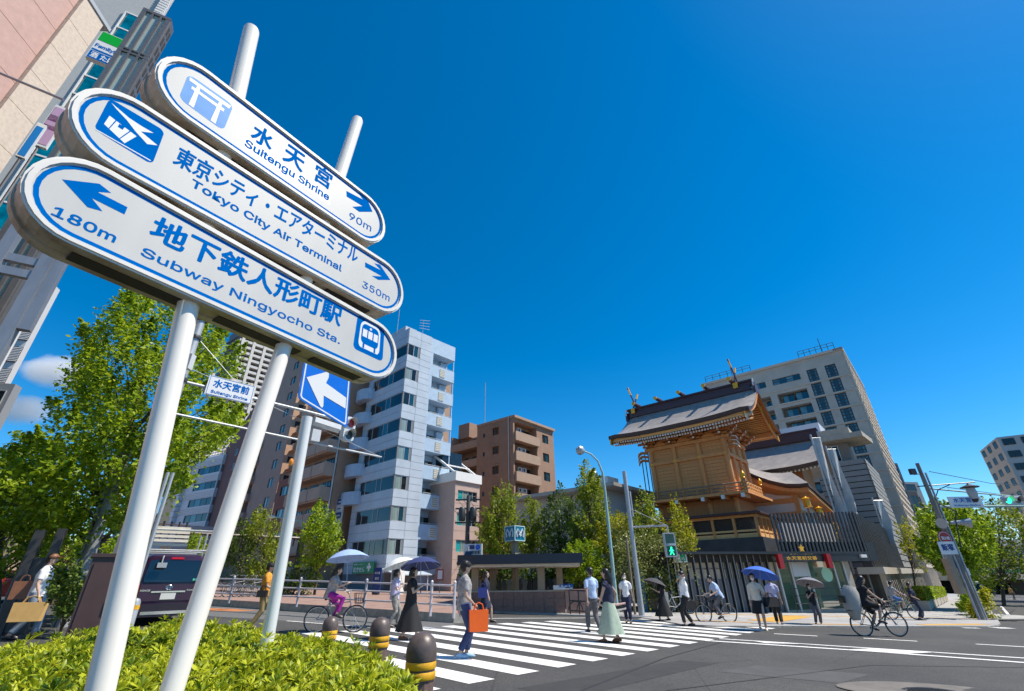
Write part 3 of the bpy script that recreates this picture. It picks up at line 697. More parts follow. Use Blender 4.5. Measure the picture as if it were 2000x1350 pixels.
part('wall', b, M_PANELJ, sv)
def pbox(parent, pl, u0, u1, v0, v1, off, m, g=.03, t=.035, name='panel'):
    b = MB(); bx(b, pl, u0 + g / 2, u1 - g / 2, -t, -.002, v0 + g / 2, v1 - g / 2, off); return part(name, b, m, parent)
sill = fh - wh
for i in range(-1, 8):
    v1 = ztop if i < 0 else zt[i] - wh; v0 = zt[i+1] if i < 7 else zt[7] - fh
    mid = (v0 + v1) / 2
    for a, c in ((v0, mid), (mid, v1)):
        pbox(sv, 'x', 0, xj, a, c, 0, M_PANEL); pbox(sv, 'x', xj, x2, a, c, 0, M_PANEL)
        pbox(sv, 'y', 0, yj1, a, c, 0, M_PANEL); pbox(sv, 'y', yj1, yj2, a, c, 0, M_PANEL); pbox(sv, 'y', yj2, yl, a, c, 0, M_PANEL)
    if i >= 0:
        m_ = zt[i] - wh / 2
        for a, c in ((zt[i] - wh, m_), (m_, zt[i])): pbox(sv, 'x', xj, x2, a, c, 0, M_PANEL); pbox(sv, 'y', yw1, yl, a, c, 0, M_PANEL)
        cu = M_GLASSG if i in (1, 3, 4, 5, 6, 7) else M_GLASS
        window(sv, 'x', .02, xw, zt[i] - wh, zt[i], 0, .02, splits=[.58], gm=[cu, M_GLASS if i % 2 else M_GLASSB])
        window(sv, 'y', .02, yw1, zt[i] - wh, zt[i], 0, .02, splits=[.36, .5, .83], gm=[M_GLASS, M_GLASSB if i < 4 else M_GLASS, M_GLASS])
# ground floor glazing and shop
b = MB(); b.box(.05, x3, .3, yl - .2, 0, zt[7] - fh); part('shop_wall', b, mat('shop wall', (.30, .34, .38), .6, n=.1), sv)
# balcony stack
b = MB(); zp = SV.hx(842.5, 659.5)[1]; lo = SV.hx(847, 690)[0]
xr = SV.hx(886, 690)[0]
for i in range(8):
    top = zt[i] + fh * .02; bot = zt[i] - wh * 1.05
    bx(b, 'x', x2, x3, .0, 1.6, top, top + fh - (wh * 1.05) - fh * .02 if i else zp)       # parapets and slab edges
    bx(b, 'x', x2, lo if i < 2 else x2 + .15, .01, 1.6, bot, top)
    b.box(x3 - .12, x3 - .02, .06, .16, bot, top)
bx(b, 'x', x2, x3, 0.0, 1.6, zt[7] - wh * 1.05 - fh * .55, zt[7] - wh * 1.05)
part('balcony_stack', b, M_LBLUE, sv)
b = MB(); b.box(x2, x3 - .05, 1.6, yl * .8, 0, zp - .1); part('rear_wall', b, M_LBLUE, sv)
M_GRILLE = mat('grille cream', (.66, .64, .55), .6)
for i in range(8):
    bot = zt[i] - wh * 1.05
    window(sv, 'x', lo + .1, lo + (x3 - lo) * .62, bot - .1, bot + wh * .62, 0, 1.5, splits=[.34, .7], gm=[M_GLASS, M_GLASSG, M_GLASS], fm=M_DARKF)
    b = MB(); b.box(x3 - 1.1, x3 - .15, 1.2, 1.55, bot, zt[i] - .05); part('pilaster', b, M_LBLUE, sv)
    g0, g1 = x2 + (x3 - x2) * .40, x2 + (x3 - x2) * .60; h0, h1 = bot - fh * .42, bot - fh * .08
    b = MB(); bx(b, 'x', g0, g1, -.05, -.002, h0, h1); g = part('grille', b, M_GRILLE, sv)
    b = MB(); nx = 7; nz_ = 5
    for a in range(nx):
        for c in range(nz_):
            w1, h2 = (g1 - g0) / nx, (h1 - h0) / nz_; bx(b, 'x', g0 + a * w1 + .03, g0 + (a + 1) * w1 - .03, -.056, -.051, h0 + c * h2 + .035, h0 + (c + 1) * h2 - .035)
    part('grille_opening', b, M_INT, g, kind='stuff')
    b = MB(); b.tube([(lo, .1, bot + .12), (x3 - .1, .1, bot + .12)], .03, 6); part('handrail', b, M_ALU, sv)
# rooftop box, aerials
b = MB(); b.box(.9, x2 * .78, 2.2, 6, ztop - .3, ztop + 1.5); part('roof_box', b, M_PANEL, sv)
b = MB(); b.tube([(.6, 3.5, ztop), (.6, 3.5, ztop + 4.2)], .04, 5); b.tube([(2.6, 1.2, ztop), (2.6, 1.2, ztop + 2.6)], .03, 5)
for k in range(4): b.tube([(2.1, 1.2, ztop + 1.3 + .35 * k), (3.4, 1.0, ztop + 1.5 + .4 * k)], .02, 4)
part('aerial', b, M_ALU, sv)
# curved balconies that stand out on the shaded side
for k, py in enumerate((757, 812, 845, 905, 975)):
    y0, z0 = SV.hy(706 - k * 3.5, py); b = MB(); zz = zt[1 + k] - wh * .95 if k < 7 else z0
    yc = yl + .2
    arc = [(-.02, yc - 1.6)] + [(-1.0 * math.sin(math.pi * t / 10), yc - 1.6 * math.cos(math.pi * t / 10)) for t in range(1, 10)] + [(-.02, yc + 1.6)]
    b.prismz(arc, zz - .9, zz + .35); part('side_balcony', b, M_LBLUE, sv)
# green pharmacy sign on the block's foot, hung vertical sign
M_GREEN = mat('pharmacy green', (0.0, 0.24, 0.07), .4)
gy = [SV.hy(x, y, -.25) for x, y in ((689, 1121), (733, 1096.5))]
b = MB(); b.box(-.35, -.25, gy[1][0], gy[0][0], gy[0][1], gy[1][1])
gsg = thing('pharmacy_sign', 'green pharmacy sign with a white cross fixed low on the pale blue block', 'sign', SV.O, SV.rz)
part('panel', b, M_GREEN, gsg)
L_ = gy[0][0] - gy[1][0]; Hh = gy[1][1] - gy[0][1]
b = MB(); text_in(b, '処方せん', gy[0][0] - .04 * L_, gy[0][1] + .12 * Hh, gy[0][0] - .58 * L_, gy[0][1] + .12 * Hh, Hh * .45, -.354, .03, 'y'); text_in(b, '水天宮ファーマシー', gy[0][0] - .05 * L_, gy[0][1] + .72 * Hh, gy[0][0] - .5 * L_, gy[0][1] + .72 * Hh, Hh * .16, -.354, .02, 'y'); part('lettering', b, M_STICK, gsg)
b = MB(); cyy, czz = gy[0][0] - .78 * L_, gy[0][1] + .52 * Hh; q = Hh * .36
b.box(-.356, -.352, cyy - q * .33, cyy + q * .33, czz - q, czz + q); b.box(-.3565, -.3565 + .003, cyy - q, cyy + q, czz - q * .33, czz + q * .33); part('cross_emblem', b, M_STICK, gsg)
vs_ = thing('shop_totem', 'tall narrow hanging sign with stacked blue and white tenant plates beside the pale blue block', 'sign', SV.O, SV.rz)
ta, tb = SV.hy(690, 975, -.1), SV.hy(662, 1082, -.1)
yy0 = yl + .3; wd = 1.3
zc0, zc1 = SV.hy(678, 1085)[1], SV.hy(680, 975)[1]
b = MB(); b.box(-.9, -.75, yy0, yy0 + wd, zc0, zc1); part('panel', b, mat('totem grey', (.55, .56, .56), .4), vs_)
n = 8
for k in range(n):
    c = [(.02, .07, .22), (.6, .62, .63), (.02, .07, .22), (.45, .5, .58), (.62, .62, .6), (.58, .58, .56), (.5, .52, .5), (.02, .05, .25)][k]
    z1 = zc1 - (zc1 - zc0) * k / n; z0 = zc1 - (zc1 - zc0) * (k + 1) / n
    b = MB(); b.box(-.92, -.902, yy0 + .08, yy0 + wd - .08, z0 + .05, z1 - .05); pp = part('plate', b, mat('plate%d' % k, c, .4), vs_)
    b = MB(); b.box(-.925, -.921, yy0 + .3, yy0 + wd - .3, z0 + .35 * (z1 - z0), z0 + .55 * (z1 - z0)); part('print', b, mat('plate ink%d' % (k % 2), ((.6, .6, .6), (.05, .1, .3))[0 if c[0] < .1 else 1], .4), pp)
# ------------------------------------------------------------------ helper: a plain block with its own roof
def block(parent, m, x0, x1, y0, y1, z0, z1, holesx=(), holesy=(), dx=.2):
    b = MB(); wallgrid(b, 'x', x0, x1, z0, z1, list(holesx), y0, dx); wallgrid(b, 'y', y0, y1, z0, z1, list(holesy), x0, dx)
    b.quad((x0, y0, z1), (x1, y0, z1), (x1, y1, z1), (x0, y1, z1)); b.quad((x1, y0, z0), (x1, y1, z0), (x1, y1, z1), (x1, y0, z1)); b.quad((x0, y1, z0), (x1, y1, z0), (x1, y1, z1), (x0, y1, z1))
    return part('wall', b, m, parent)
# ------------------------------------------------------------------ brown apartment house with open corridors
M_BROWN = mat('brown render', (0.30, 0.185, 0.125), .85, n=.1, ns=.8, bump=.15, bs=25)
M_BROWNL = mat('brown parapet', (0.36, 0.25, 0.18), .85, n=.08, ns=1, bump=.1)
BA = frame_at(1003, 900, 64, 40)
ba = tthing('apartment_house', BA, 'tall brown apartment house with balconies and open corridors behind the pale blue block', 'building')
zt_ = BA.hx(1001, 812)[1]; xe = BA.hx(1080, 845)[0]; yc = BA.hy(932, 850)[0]; ye = BA.hy(878, 850)[0]
zw = [BA.hy(968, y)[1] for y in (842.5, 879.5, 918.5)]; fh2 = (zw[0] - zw[2]) / 2; nfl = int((zw[0]) / fh2) + 1
xw0, xw1 = BA.hx(1059, 855)[0], BA.hx(1070.5, 855)[0]; xb1 = BA.hx(1048, 850)[0]; xb0 = BA.hx(1005, 850)[0]
ya, yb_ = BA.hy(974, 842)[0], BA.hy(962, 842)[0]; sa, sb_ = BA.hy(947.5, 847)[0], BA.hy(943.5, 847)[0]
hx_, hy_ = [], []
for k in range(nfl):
    zc = zw[0] - k * fh2
    hy_ += [(ya, yb_, zc - .55, zc + .55, .15), (sa, sb_, zc - .5, zc + .1, .15)]
    zr = zc - .2
    hx_ += [(xw0, xw1, zr - .75, zr + .55, .15), (max(xb0, .25), xb1, zr - .45, zr + 1.15, 1.4)]
block(ba, M_BROWN, 0, xe, 0, yc, 0, zt_, hx_, hy_)
for k in range(nfl):
    zc = zw[0] - k * fh2; zr = zc - .2
    window(ba, 'y', ya, yb_, zc - .55, zc + .55, 0, .1, cols=2, fm=M_DARKF, rows=2)
    window(ba, 'y', sa, sb_, zc - .5, zc + .1, 0, .1, cols=1, fm=M_DARKF)
    window(ba, 'x', xw0, xw1, zr - .75, zr + .55, 0, .1, cols=2, fm=M_DARKF, gm=[M_GLASS, M_GLASSB])
    b = MB(); bx(b, 'x', max(xb0, .25), xb1, 1.38, 1.5, zr - 1.6, zr + 1.15); part('recess_wall', b, M_BROWN, ba)
    window(ba, 'x', xb0 + 2.6, xb1 - .2, zr - .5, zr + .7, 0, 1.3, cols=2, fm=M_DARKF, gm=[M_GLASSB, M_GLASS])
    b = MB(); bx(b, 'x', .22, xb1 + .3, -.35, -.002, zr - .45 - 1.25, zr - .40); part('balcony_parapet', b, M_BROWNL, ba)
    for q in range(2 if k else 1): acunit(ba, 'x', 1.7 + q * 1.0, zr - .1, 0, .5)
    b = MB(); bx(b, 'y', ya - .1, yb_ + .1, -.25, -.002, zc + .62, zc + .72); part('window_hood', b, M_BROWNL, ba)
b = MB(); bx(b, 'x', -.05, xe + .05, -.4, -.002, zt_ - .25, zt_ + .1); bx(b, 'y', -.05, yc, -.12, -.002, zt_ - .25, zt_ + .1); part('cornice', b, M_BROWNL, ba)
b = MB(); b.tube([(-.12, .8, 0), (-.12, .8, zt_)], .07, 6); part('drain_pipe', b, M_ALU, ba)
# open corridor wing
b = MB(); b.box(2.4, 8, yc, ye, 0, zt_ - .8); b.box(.4, 2.4, ye - .3, ye, 0, zt_ - .6); part('corridor_wall', b, M_BROWN, ba)
for k in range(nfl):
    zc = zw[0] - k * fh2 - .1; b = MB(); b.box(.15, 2.39, yc + .01, ye, zc - 1.45, zc - 1.25); b.box(.1, .25, yc + .01, ye, zc - 1.25, zc - .35); part('corridor_parapet', b, M_BROWNL, ba)
    b = MB()
    for q in range(3): b.box(2.34, 2.395, yc + .8 + q * 1.7, yc + 1.6 + q * 1.7, zc - 1.2, zc + .7)
    part('door', b, M_DARKF, ba, kind='stuff')
b = MB(); b.box(1.5, 5, ye - 3, ye - .5, zt_ - .8, zt_ + 1.6); part('roof_box', b, M_BROWN, ba)
b = MB(); q = BA.hy(922, 800)[0]; b.tube([(3, q, zt_ - 1), (3, q, zt_ + 8.5)], .06, 5); part('lightning_rod', b, M_ALU, ba)

# ------------------------------------------------------------------ small pink tiled building with a glazed roof
M_PINK = mat('pink tile', (0.50, 0.36, 0.30), .6, n=.08, ns=1.2, bump=.1, bs=8)
PK = frame_at(885, 1050, 46.5, 42)
pk = tthing('tile_building', PK, 'small pink tiled building with teal windows and a white glazed roof', 'building')
zt1 = PK.hx(886, 938)[1]; xe = PK.hx(936, 1000)[0]; xa, xb_ = PK.hx(893, 1000)[0], PK.hx(931, 1000)[0]
zz = [(PK.hx(910, a)[1], PK.hx(910, c)[1]) for a, c in ((959, 979), (1003, 1028), (1055, 1079))]
block(pk, M_PINK, 0, xe, 0, 9, 0, zt1, [(xa, xb_, c, a, .15) for a, c in zz])
M_TEAL = mat('teal glass', (0.02, .33, .33), .1, spec=.8, n=.3)
for i, (a, c) in enumerate(zz): window(pk, 'x', xa, xb_, c, a, 0, .1, splits=[.28, .55, .78], gm=[M_TEAL, M_GLASSG, M_GLASSB, M_GLASS], fm=M_ALU)
for k in range(12):
    z = .4 + k * zt1 / 12; b = MB(); b.box(0, xe, -.012, -.002, z, z + .02); part('tile_joint', b, M_BROWNL, pk)
M_WHITE = mat('white paint', (.76, .75, .72), .5, n=.04)
b = MB(); b.box(-.15, xe + .1, -.2, 9, zt1, zt1 + .9); part('cornice', b, M_WHITE, pk)
b = MB(); zr = zt1 + .9
b.prismx([(0.2, zr), (6.5, zr + 4.2), (6.7, zr + 4.0), (.5, zr)], 0, .2); b.prismx([(0.2, zr), (6.5, zr + 4.2), (6.7, zr + 4.0), (.5, zr)], xe - .3, xe - .1)
for k in range(5): b.tube([(0, .4 + 1.3 * k, zr + .85 * k + .1), (xe, .4 + 1.3 * k, zr + .85 * k + .1)], .08, 4)
part('roof_frame', b, M_WHITE, pk)
b = MB(); b.quad((.1, 3.4, zr + 2.2), (xe - .5, 3.4, zr + 2.2), (xe - .5, 6.4, zr + 4.15), (.1, 6.4, zr + 4.15)); part('roof_awning', b, M_WHITE, pk)
b = MB(); b.box(.2, xe - .4, 2.5, 8.5, zr, zr + 2.6); part('roof_room', b, M_GLASS, pk)

# ------------------------------------------------------------------ brown balcony block, shaded by the pale blue one
M_BRN2 = mat('brown shade render', (0.38, 0.245, 0.165), .85, n=.1, ns=.8)
M_BRN3 = mat('balcony beige', (0.46, 0.34, 0.26), .85, n=.08, ns=1)
BBx = SV.hx(651, 950, yl + 1.6)[0]; q_ = SV.w(BBx, yl + 1.6); BB = Fr((q_.x, q_.y, gz(q_.x, q_.y)), 42.5)
bb = tthing('balcony_block', BB, 'brown apartment block with stacked beige balcony parapets behind the one way sign', 'building')
yl2 = BB.hy(592, 900)[0]; zf = [BB.hy(650, y)[1] for y in (827, 869, 910, 955, 1000)]; fh3 = (zf[0] - zf[4]) / 4
zt2 = BB.hy(680, 690)[1]; xe2 = 15
block(bb, M_BRN2, 0, xe2, 0, yl2, 0, zt2)
for k in range(-4, 9):
    z = zf[0] - k * fh3
    if z < 2: break
    for q in range(3):
        b = MB(); y0 = .15 + q * yl2 / 3.05; y1 = y0 + yl2 / 3.2; b.box(-1.3, -1.15, y0, y1, z - 1.2, z); b.box(-1.15, -.002, y0, y1, z - 1.35, z - 1.2); b.box(-1.15, -.002, y0, y0 + .12, z - 1.2, z); part('balcony', b, M_BRN3, bb)
        window(bb, 'y', y0 + .5, y1 - .5, z - 1.1, z + .75, 0, -.07, cols=3, fm=M_DARKF)
    acunit(bb, 'y', 1.2, z - .2, 0, -.6, .7, .55); acunit(bb, 'y', 5.2, z - .2, 0, -.6, .7, .55)
    window(bb, 'x', 5.5, 7.2, z - .6, z + .8, 0, -.07, cols=2, fm=M_DARKF)
b = MB(); b.tube([(-.15, .05, 0), (-.15, .05, zt2)], .08, 6); part('drain_pipe', b, M_ALU, bb)

# ------------------------------------------------------------------ mauve block with end balconies coloured as sunlit and brick red bays
M_MAUVE = mat('mauve render', (0.36, 0.27, 0.22), .85, n=.08, ns=.7)
M_BRED = mat('brick red tile', (0.24, 0.085, 0.055), .75, n=.12, ns=2)
MV = frame_at(547, 925, 70, 42)
mv = tthing('mauve_block', MV, 'grey mauve apartment block with slatted end balconies between the sign posts', 'building')
ylm = MV.hy(470, 950)[0]; zfm = [MV.hx(560, y)[1] for y in (830, 868, 903)]; fhm = (zfm[0] - zfm[2]) / 2
ztm = MV.hx(577, 650)[1]; xem = MV.hx(600, 800)[0]
ywm, ywn = MV.hy(541, 905)[0], MV.hy(532, 905)[0]
hl = []; nf = int(ztm / fhm)
for k in range(nf):
    z = zfm[0] + 6 * fhm - k * fhm
    if z < 3 or z > ztm - .5: continue
    hl += [(ywm, ywn, z - .6, z + .8, .15), (ylm - 5.4, ylm - 3.2, z - .8, z + .9, .9)]
block(mv, M_MAUVE, 0, xem, 0, ylm, 0, ztm, (), hl)
for h in hl:
    if h[4] < .5: window(mv, 'y', h[0], h[1], h[2], h[3], 0, .1, cols=2, fm=M_DARKF, gm=[M_GLASS, M_GLASSG])
    else:
        window(mv, 'y', h[0] + .02, h[1] - .02, h[2], h[3], 0, .8, cols=2, fm=M_DARKF)
        b = MB(); b.prismx([(h[1] + 0, h[2] - 1.1), (h[0] - .3, h[2] - 1.1), (h[0] - .3, h[2]), (h[1] + .0, h[2]), (h[1] + 1.6, h[2] + 1.0), (h[1] + 1.6, h[2] - .2)], -.5, -.003); part('balcony', b, M_MAUVE, mv)
M_MAUVELIT = mat('sunlit mauve render', (0.47, 0.29, 0.18), .85, n=.08, ns=1)  # warmer tan puts the sunlight on the end wall into its colour
b = MB(); b.box(.01, xem - .02, -.05, -.003, 12, ztm); part('end_wall', b, M_MAUVELIT, mv)
for k in range(-4, 4):
    z = zfm[0] - k * fhm; b = MB(); b.box(.6, xem - .3, -1.0, -.9, z - 1.1, z - .1); b.box(.6, xem - .3, -.9, -.06, z - 1.2, z - 1.1); o = part('balcony', b, M_MAUVELIT if k < -1 else M_BRN2, mv)  # upper balconies painted as sunlit, lower ones as shaded
    b = MB()
    for q in range(9): xx = .7 + q * (xem - 1.1) / 9; b.box(xx, xx + (xem - 1.1) / 14, -1.04, -1.005, z - 1.05, z - .12)
    part('slat', b, M_DARKF, o, kind='stuff')
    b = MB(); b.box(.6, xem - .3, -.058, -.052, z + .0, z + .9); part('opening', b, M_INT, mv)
RB = thing('brick_red_bay', 'dark red tiled lower building with tall white curtained windows between the sign posts', 'building', MV.O, MV.rz)
zr1 = MV.hy(556, 936, -1.6)[1]; ry0, ry1 = MV.hy(563, 1000, -1.6)[0], MV.hy(532, 1000, -1.6)[0]
wz = [(MV.hy(545, a, -1.6)[1], MV.hy(545, c, -1.6)[1]) for a, c in ((953, 970), (995, 1012), (1037, 1054))]
hw = [(ry0 + .3, ry1 - 1.2, c, a, .12) for a, c in wz]
b = MB(); wallgrid(b, 'y', ry0 - .4, ry1, 0, zr1, hw, -1.6); b.quad((-1.6, ry0 - .4, zr1), (3, ry0 - .4, zr1), (3, ry1, zr1), (-1.6, ry1, zr1)); b.quad((-1.6, ry1, 0), (3, ry1, 0), (3, ry1, zr1), (-1.6, ry1, zr1)); b.quad((-1.6, ry0 - .4, 0), (3, ry0 - .4, 0), (3, ry0 - .4, zr1), (-1.6, ry0 - .4, zr1)); part('wall', b, M_BRED, RB)
for h in hw: window(RB, 'y', h[0], h[1], h[2], h[3], -1.6, .08, cols=4, fm=M_DARKF, gm=[M_GLASSG, M_GLASS])
b = MB(); b.tube([(-1.5, ry0 - .3, zr1 + .9), (-1.5, ry1 - .1, zr1 + .9)], .04, 5); b.tube([(-1.5, ry1 - .1, zr1), (-1.5, ry1 - .1, zr1 + .9)], .04, 5); part('railing', b, M_DARKF, RB)

# ------------------------------------------------------------------ maroon tiled block
M_MAROON = mat('maroon tile', (0.17, 0.075, 0.065), .7, n=.12, ns=2, bump=.15, bs=12)
MR = frame_at(492, 1000, 82, 42)
mr = tthing('maroon_block', MR, 'dark maroon tiled apartment block with small windows between the sign posts', 'building')
ym = MR.hy(404, 1020)[0]; zm1 = MR.hy(497, 794)[1]; zm2 = MR.hy(446, 851)[1]; yt2 = MR.hy(438, 882)[0]; zm3 = MR.hy(438, 882)[1]
b = MB(); b.prismx([(0, 0), (0, zm1 + 4), (MR.hy(497, 794)[0], zm1), (yt2, zm3), (ym, zm3), (ym, 0)], 0, 12); part('wall', b, M_MAROON, mr)
for r_ in range(9):
    for (px, py) in ((462 - r_ * 6.4, 885 + r_ * 28), (508, 800 + r_ * 26)):
        y0, z0 = MR.hy(px, py)
        if z0 > 1 and 0.2 < y0 < ym: window(mr, 'y', y0 - .6, y0 + .5, z0 - .5, z0 + .8, 0, -.07, cols=2, fm=M_ALU)

# ------------------------------------------------------------------ grey lattice tower far behind
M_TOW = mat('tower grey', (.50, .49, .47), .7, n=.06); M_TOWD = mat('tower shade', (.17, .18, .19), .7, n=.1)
TW = frame_at(456, 700, 135, 38)
tw = tthing('apartment_tower', TW, 'tall grey residential tower with dense white balcony bands above the street name plate', 'building')
z0 = 0; ztw = TW.hx(461, 634)[1]; xt = TW.hx(600, 700)[0]; yt = TW.hy(436, 700)[0]
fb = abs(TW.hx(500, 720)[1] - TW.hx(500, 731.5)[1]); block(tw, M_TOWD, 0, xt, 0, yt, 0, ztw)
nb = int(ztw / fb)
for k in range(max(0, nb - 26), nb):
    z = k * fb
    b = MB(); b.box(-.2, xt, -1.3, -.002, z, z + .25 * fb); b.box(-.2, xt, -1.4, -1.3, z, z + fb * .42); part('balcony_band', b, M_TOW, tw)
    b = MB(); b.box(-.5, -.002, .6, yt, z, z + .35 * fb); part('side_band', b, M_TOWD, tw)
    for q in range(7):
        b = MB(); b.box(1.5 + q * xt / 7.2, 1.5 + (q + .62) * xt / 7.2, -.02, -.003, z + .30 * fb, z + .95 * fb); part('window', b, M_GLASS, tw)
for q in range(7):
    b = MB(); x = .4 + q * xt / 6.6; b.box(x, x + .9, -1.6, -1.405, 0, ztw); part('pilaster', b, mat('pilaster', (.52, .50, .46), .7), tw)
b = MB(); b.box(xt * .05, xt * .9, 2, yt * .9, ztw, ztw + 4); part('roof_box', b, M_TOWD, tw)

# ------------------------------------------------------------------ white ribbed building and its pale neighbours
M_WRIB = mat('white rib', (.66, .68, .70), .55, n=.05, ns=1)
WR = frame_at(407, 1000, 96, 30)
wr = tthing('ribbon_window_building', WR, 'white building with dark ribbon windows and a chamfered corner left of the maroon block', 'building')
# front: plane 'y' leftwards, chamfer to the right
fy = [(892, 912), (920, 940), (948, 967), (974, 994), (1004, 1026), (1034, 1052)]
wl = WR.hy(352, 990)[0]; zfw = [WR.hy(395, (a + c) / 2 + 8)[1] for a, c in ((905, 921), (935, 949), (965, 980), (995, 1010), (1026, 1042))]
fw_ = (zfw[0] - zfw[4]) / 4; ztw2 = zfw[0] + fw_ * .9
xc = 5.0
hh = [(0.0, wl * .75, z - .75, z + .75, .2) for z in zfw]
b = MB(); wallgrid(b, 'y', 0, wl, 0, ztw2, hh); wallgrid(b, 'x', 0, xc, 0, ztw2, [(0, xc * .8, z - .75, z + .75, .2) for z in zfw]); b.quad((0, 0, ztw2), (xc, 0, ztw2), (xc + 3, wl, ztw2), (0, wl, ztw2)); b.quad((0, wl, 0), (8, wl, 0), (8, wl, ztw2), (0, wl, ztw2)); part('wall', b, M_WRIB, wr)
for i, z in enumerate(zfw):
    window(wr, 'y', 0.02, wl * .75, z - .75, z + .75, 0, .12, cols=4, fm=M_DARKF, gm=[M_GLASS, M_GLASS, M_GLASSB, M_GLASS]); window(wr, 'x', .02, xc * .8, z - .75, z + .75, 0, .12, cols=2, fm=M_DARKF, gm=[M_GLASSG, M_GLASS])
    for q in range(4): b = MB(); b.box(-.06, -.003, .05, wl - .05, z + .9 + q * .35, z + .92 + q * .35); part('panel_joint', b, M_TOWD, wr)
for q in range(22):
    b = MB(); z = q * ztw2 / 22; b.box(-.9, 1.5, wl + .05, wl + .9 + (q % 2) * .5, z + .1, z + ztw2 / 22); part('rib', b, M_WRIB, wr)
b = MB()
for q in range(6): b.tube([(.5 + q * .2, 2 + q * 1.5, ztw2), (.5 + q * .2, 2 + q * 1.5, ztw2 + 2.6)], .12, 4)
for q in range(4): b.tube([(.5, .5, ztw2 + .6 * q + .4), (.5, wl, ztw2 + .6 * q + .4)], .14, 4)
part('roof_screen', b, M_WRIB, wr)
NB = frame_at(352, 1000, 112, 36)
nb_ = tthing('beige_slab_building', NB, 'plain beige slab building partly hidden by the big street tree', 'building')
block(nb_, mat('beige render', (.62, .48, .30), .8, n=.05, ns=1), 0, 6, 0, 14, 0, NB.hy(352, 880)[1])
b = MB()
LB = frame_at(338, 1060, 74, 42)
lb_ = tthing('low_shop_building', LB, 'low grey shop building with a red fascia beyond the van', 'building')
block(lb_, mat('low grey', (.42, .45, .47), .7, n=.08), 0, 9, 0, 12, 0, LB.hy(330, 1030)[1])
for k in range(3): window(lb_, 'y', .5 + k * 2.2, 2.3 + k * 2.2, 3.2, 5.2, 0, -.07, cols=2)
b = MB(); b.box(-.4, -.003, 0, 12, 2.3, 3.0); part('fascia', b, mat('fascia red', (.35, .03, .04), .5), lb_)
# ================================================================== wooden shrine on its podium
def wood(name, a, b2, streak=.12, ns=5):
    return mat(name, a, .6, col2=b2, ns=ns, streak=streak, bump=.08, bs=30)
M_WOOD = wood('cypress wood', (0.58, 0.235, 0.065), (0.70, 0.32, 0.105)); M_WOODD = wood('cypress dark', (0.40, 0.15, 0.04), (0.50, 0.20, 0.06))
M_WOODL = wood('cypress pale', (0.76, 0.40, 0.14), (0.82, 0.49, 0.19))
M_ROOFT = mat('copper roof', (0.33, 0.30, 0.275), .38, metal=.05, n=.16, ns=1.6, bump=.12, bs=9); M_ROOFE = mat('roof edge', (0.075, 0.045, 0.040), .5, metal=.05, n=.15)
M_RIDGE = mat('ridge purple', (0.075, 0.034, 0.038), .4, metal=.1, n=.15)
M_GOLD = mat('gilt', (0.85, 0.42, 0.03), .3, metal=.25); M_WTIP = mat('white tip', (.78, .76, .70), .6)
M_STONE = mat('black stone', (0.05, 0.052, 0.055), .45, n=.3, ns=1.4); M_PLAST = mat('plaster', (.72, .64, .58), .8, n=.04)
SH = frame_at(1432, 945, 38, 41)
sh = tthing('shrine_hall', SH, 'two tiered wooden shrine hall with a sweeping grey roof and gilt ridge logs', 'shrine')
LY, WX, OV, EZ, RX, RZ, GY0, GY1 = 6.6, 5.2, 2.2, 13.75, 2.6, 16.95, -3.05, 9.6
ZD = 7.75
# podium and fenced stage
b = MB(); b.box(-1.6, 7.5, -1.65, 9, -.2, 4.45); part('podium', b, M_STONE, sh)
b = MB(); b.box(-1.45, -1.3, -1.5, 8.5, 4.45, 4.75); b.box(-1.3, 6, -1.5, -1.35, 4.45, 4.75); b.box(-1.45, -1.3, -1.5, 8.5, 4.86, 5.0); b.box(-1.3, 6, -1.5, -1.35, 4.86, 5.0); part('fence_rail', b, M_WOODL, sh)
b = MB(); b.box(-1.47, -1.28, -1.52, 8.5, 5.85, 6.05); b.box(-1.28, 6, -1.52, -1.33, 5.85, 6.05); part('fence_rail', b, M_WOOD, sh)
for k in range(7):
    y = -1.42 + k * 1.6; b = MB(); b.box(-1.5, -1.25, y - .1, y + .1, 4.5, 5.86); part('fence_post', b, M_WOOD, sh)
for k in range(1, 5):
    x = -1.42 + k * 1.2; b = MB(); b.box(x - .08, x + .08, -1.53, -1.3, 4.5, 5.86); part('fence_post', b, M_WOOD, sh)
M_LAT = mat('lattice bronze', (.10, .075, .06), .5, metal=.4)
b = MB()
for k in range(34):
    y = -1.35 + k * .26
    for s in (-1, 1):
        z0, z1 = 5.0, 5.85; d = .85 * s * .5
        b.hexa([(-1.40, y - d, z0), (-1.37, y - d, z0), (-1.37, y - d + .035, z0), (-1.40, y - d + .035, z0)], [(-1.40, y + d, z1), (-1.37, y + d, z1), (-1.37, y + d + .035, z1), (-1.40, y + d + .035, z1)])
part('lattice', b, M_LAT, sh, kind='stuff')
b = MB(); b.box(-.9, 5.5, -.9, 8.2, 4.45, 6.1); part('inner_wall', b, M_LAT, sh)
b = MB(); b.box(-1.9, 6.4, -1.95, 8.9, 6.07, 6.16); b.box(-1.75, 6.2, -1.8, 8.7, 6.16, 6.24); part('stage_cornice', b, M_RIDGE, sh)
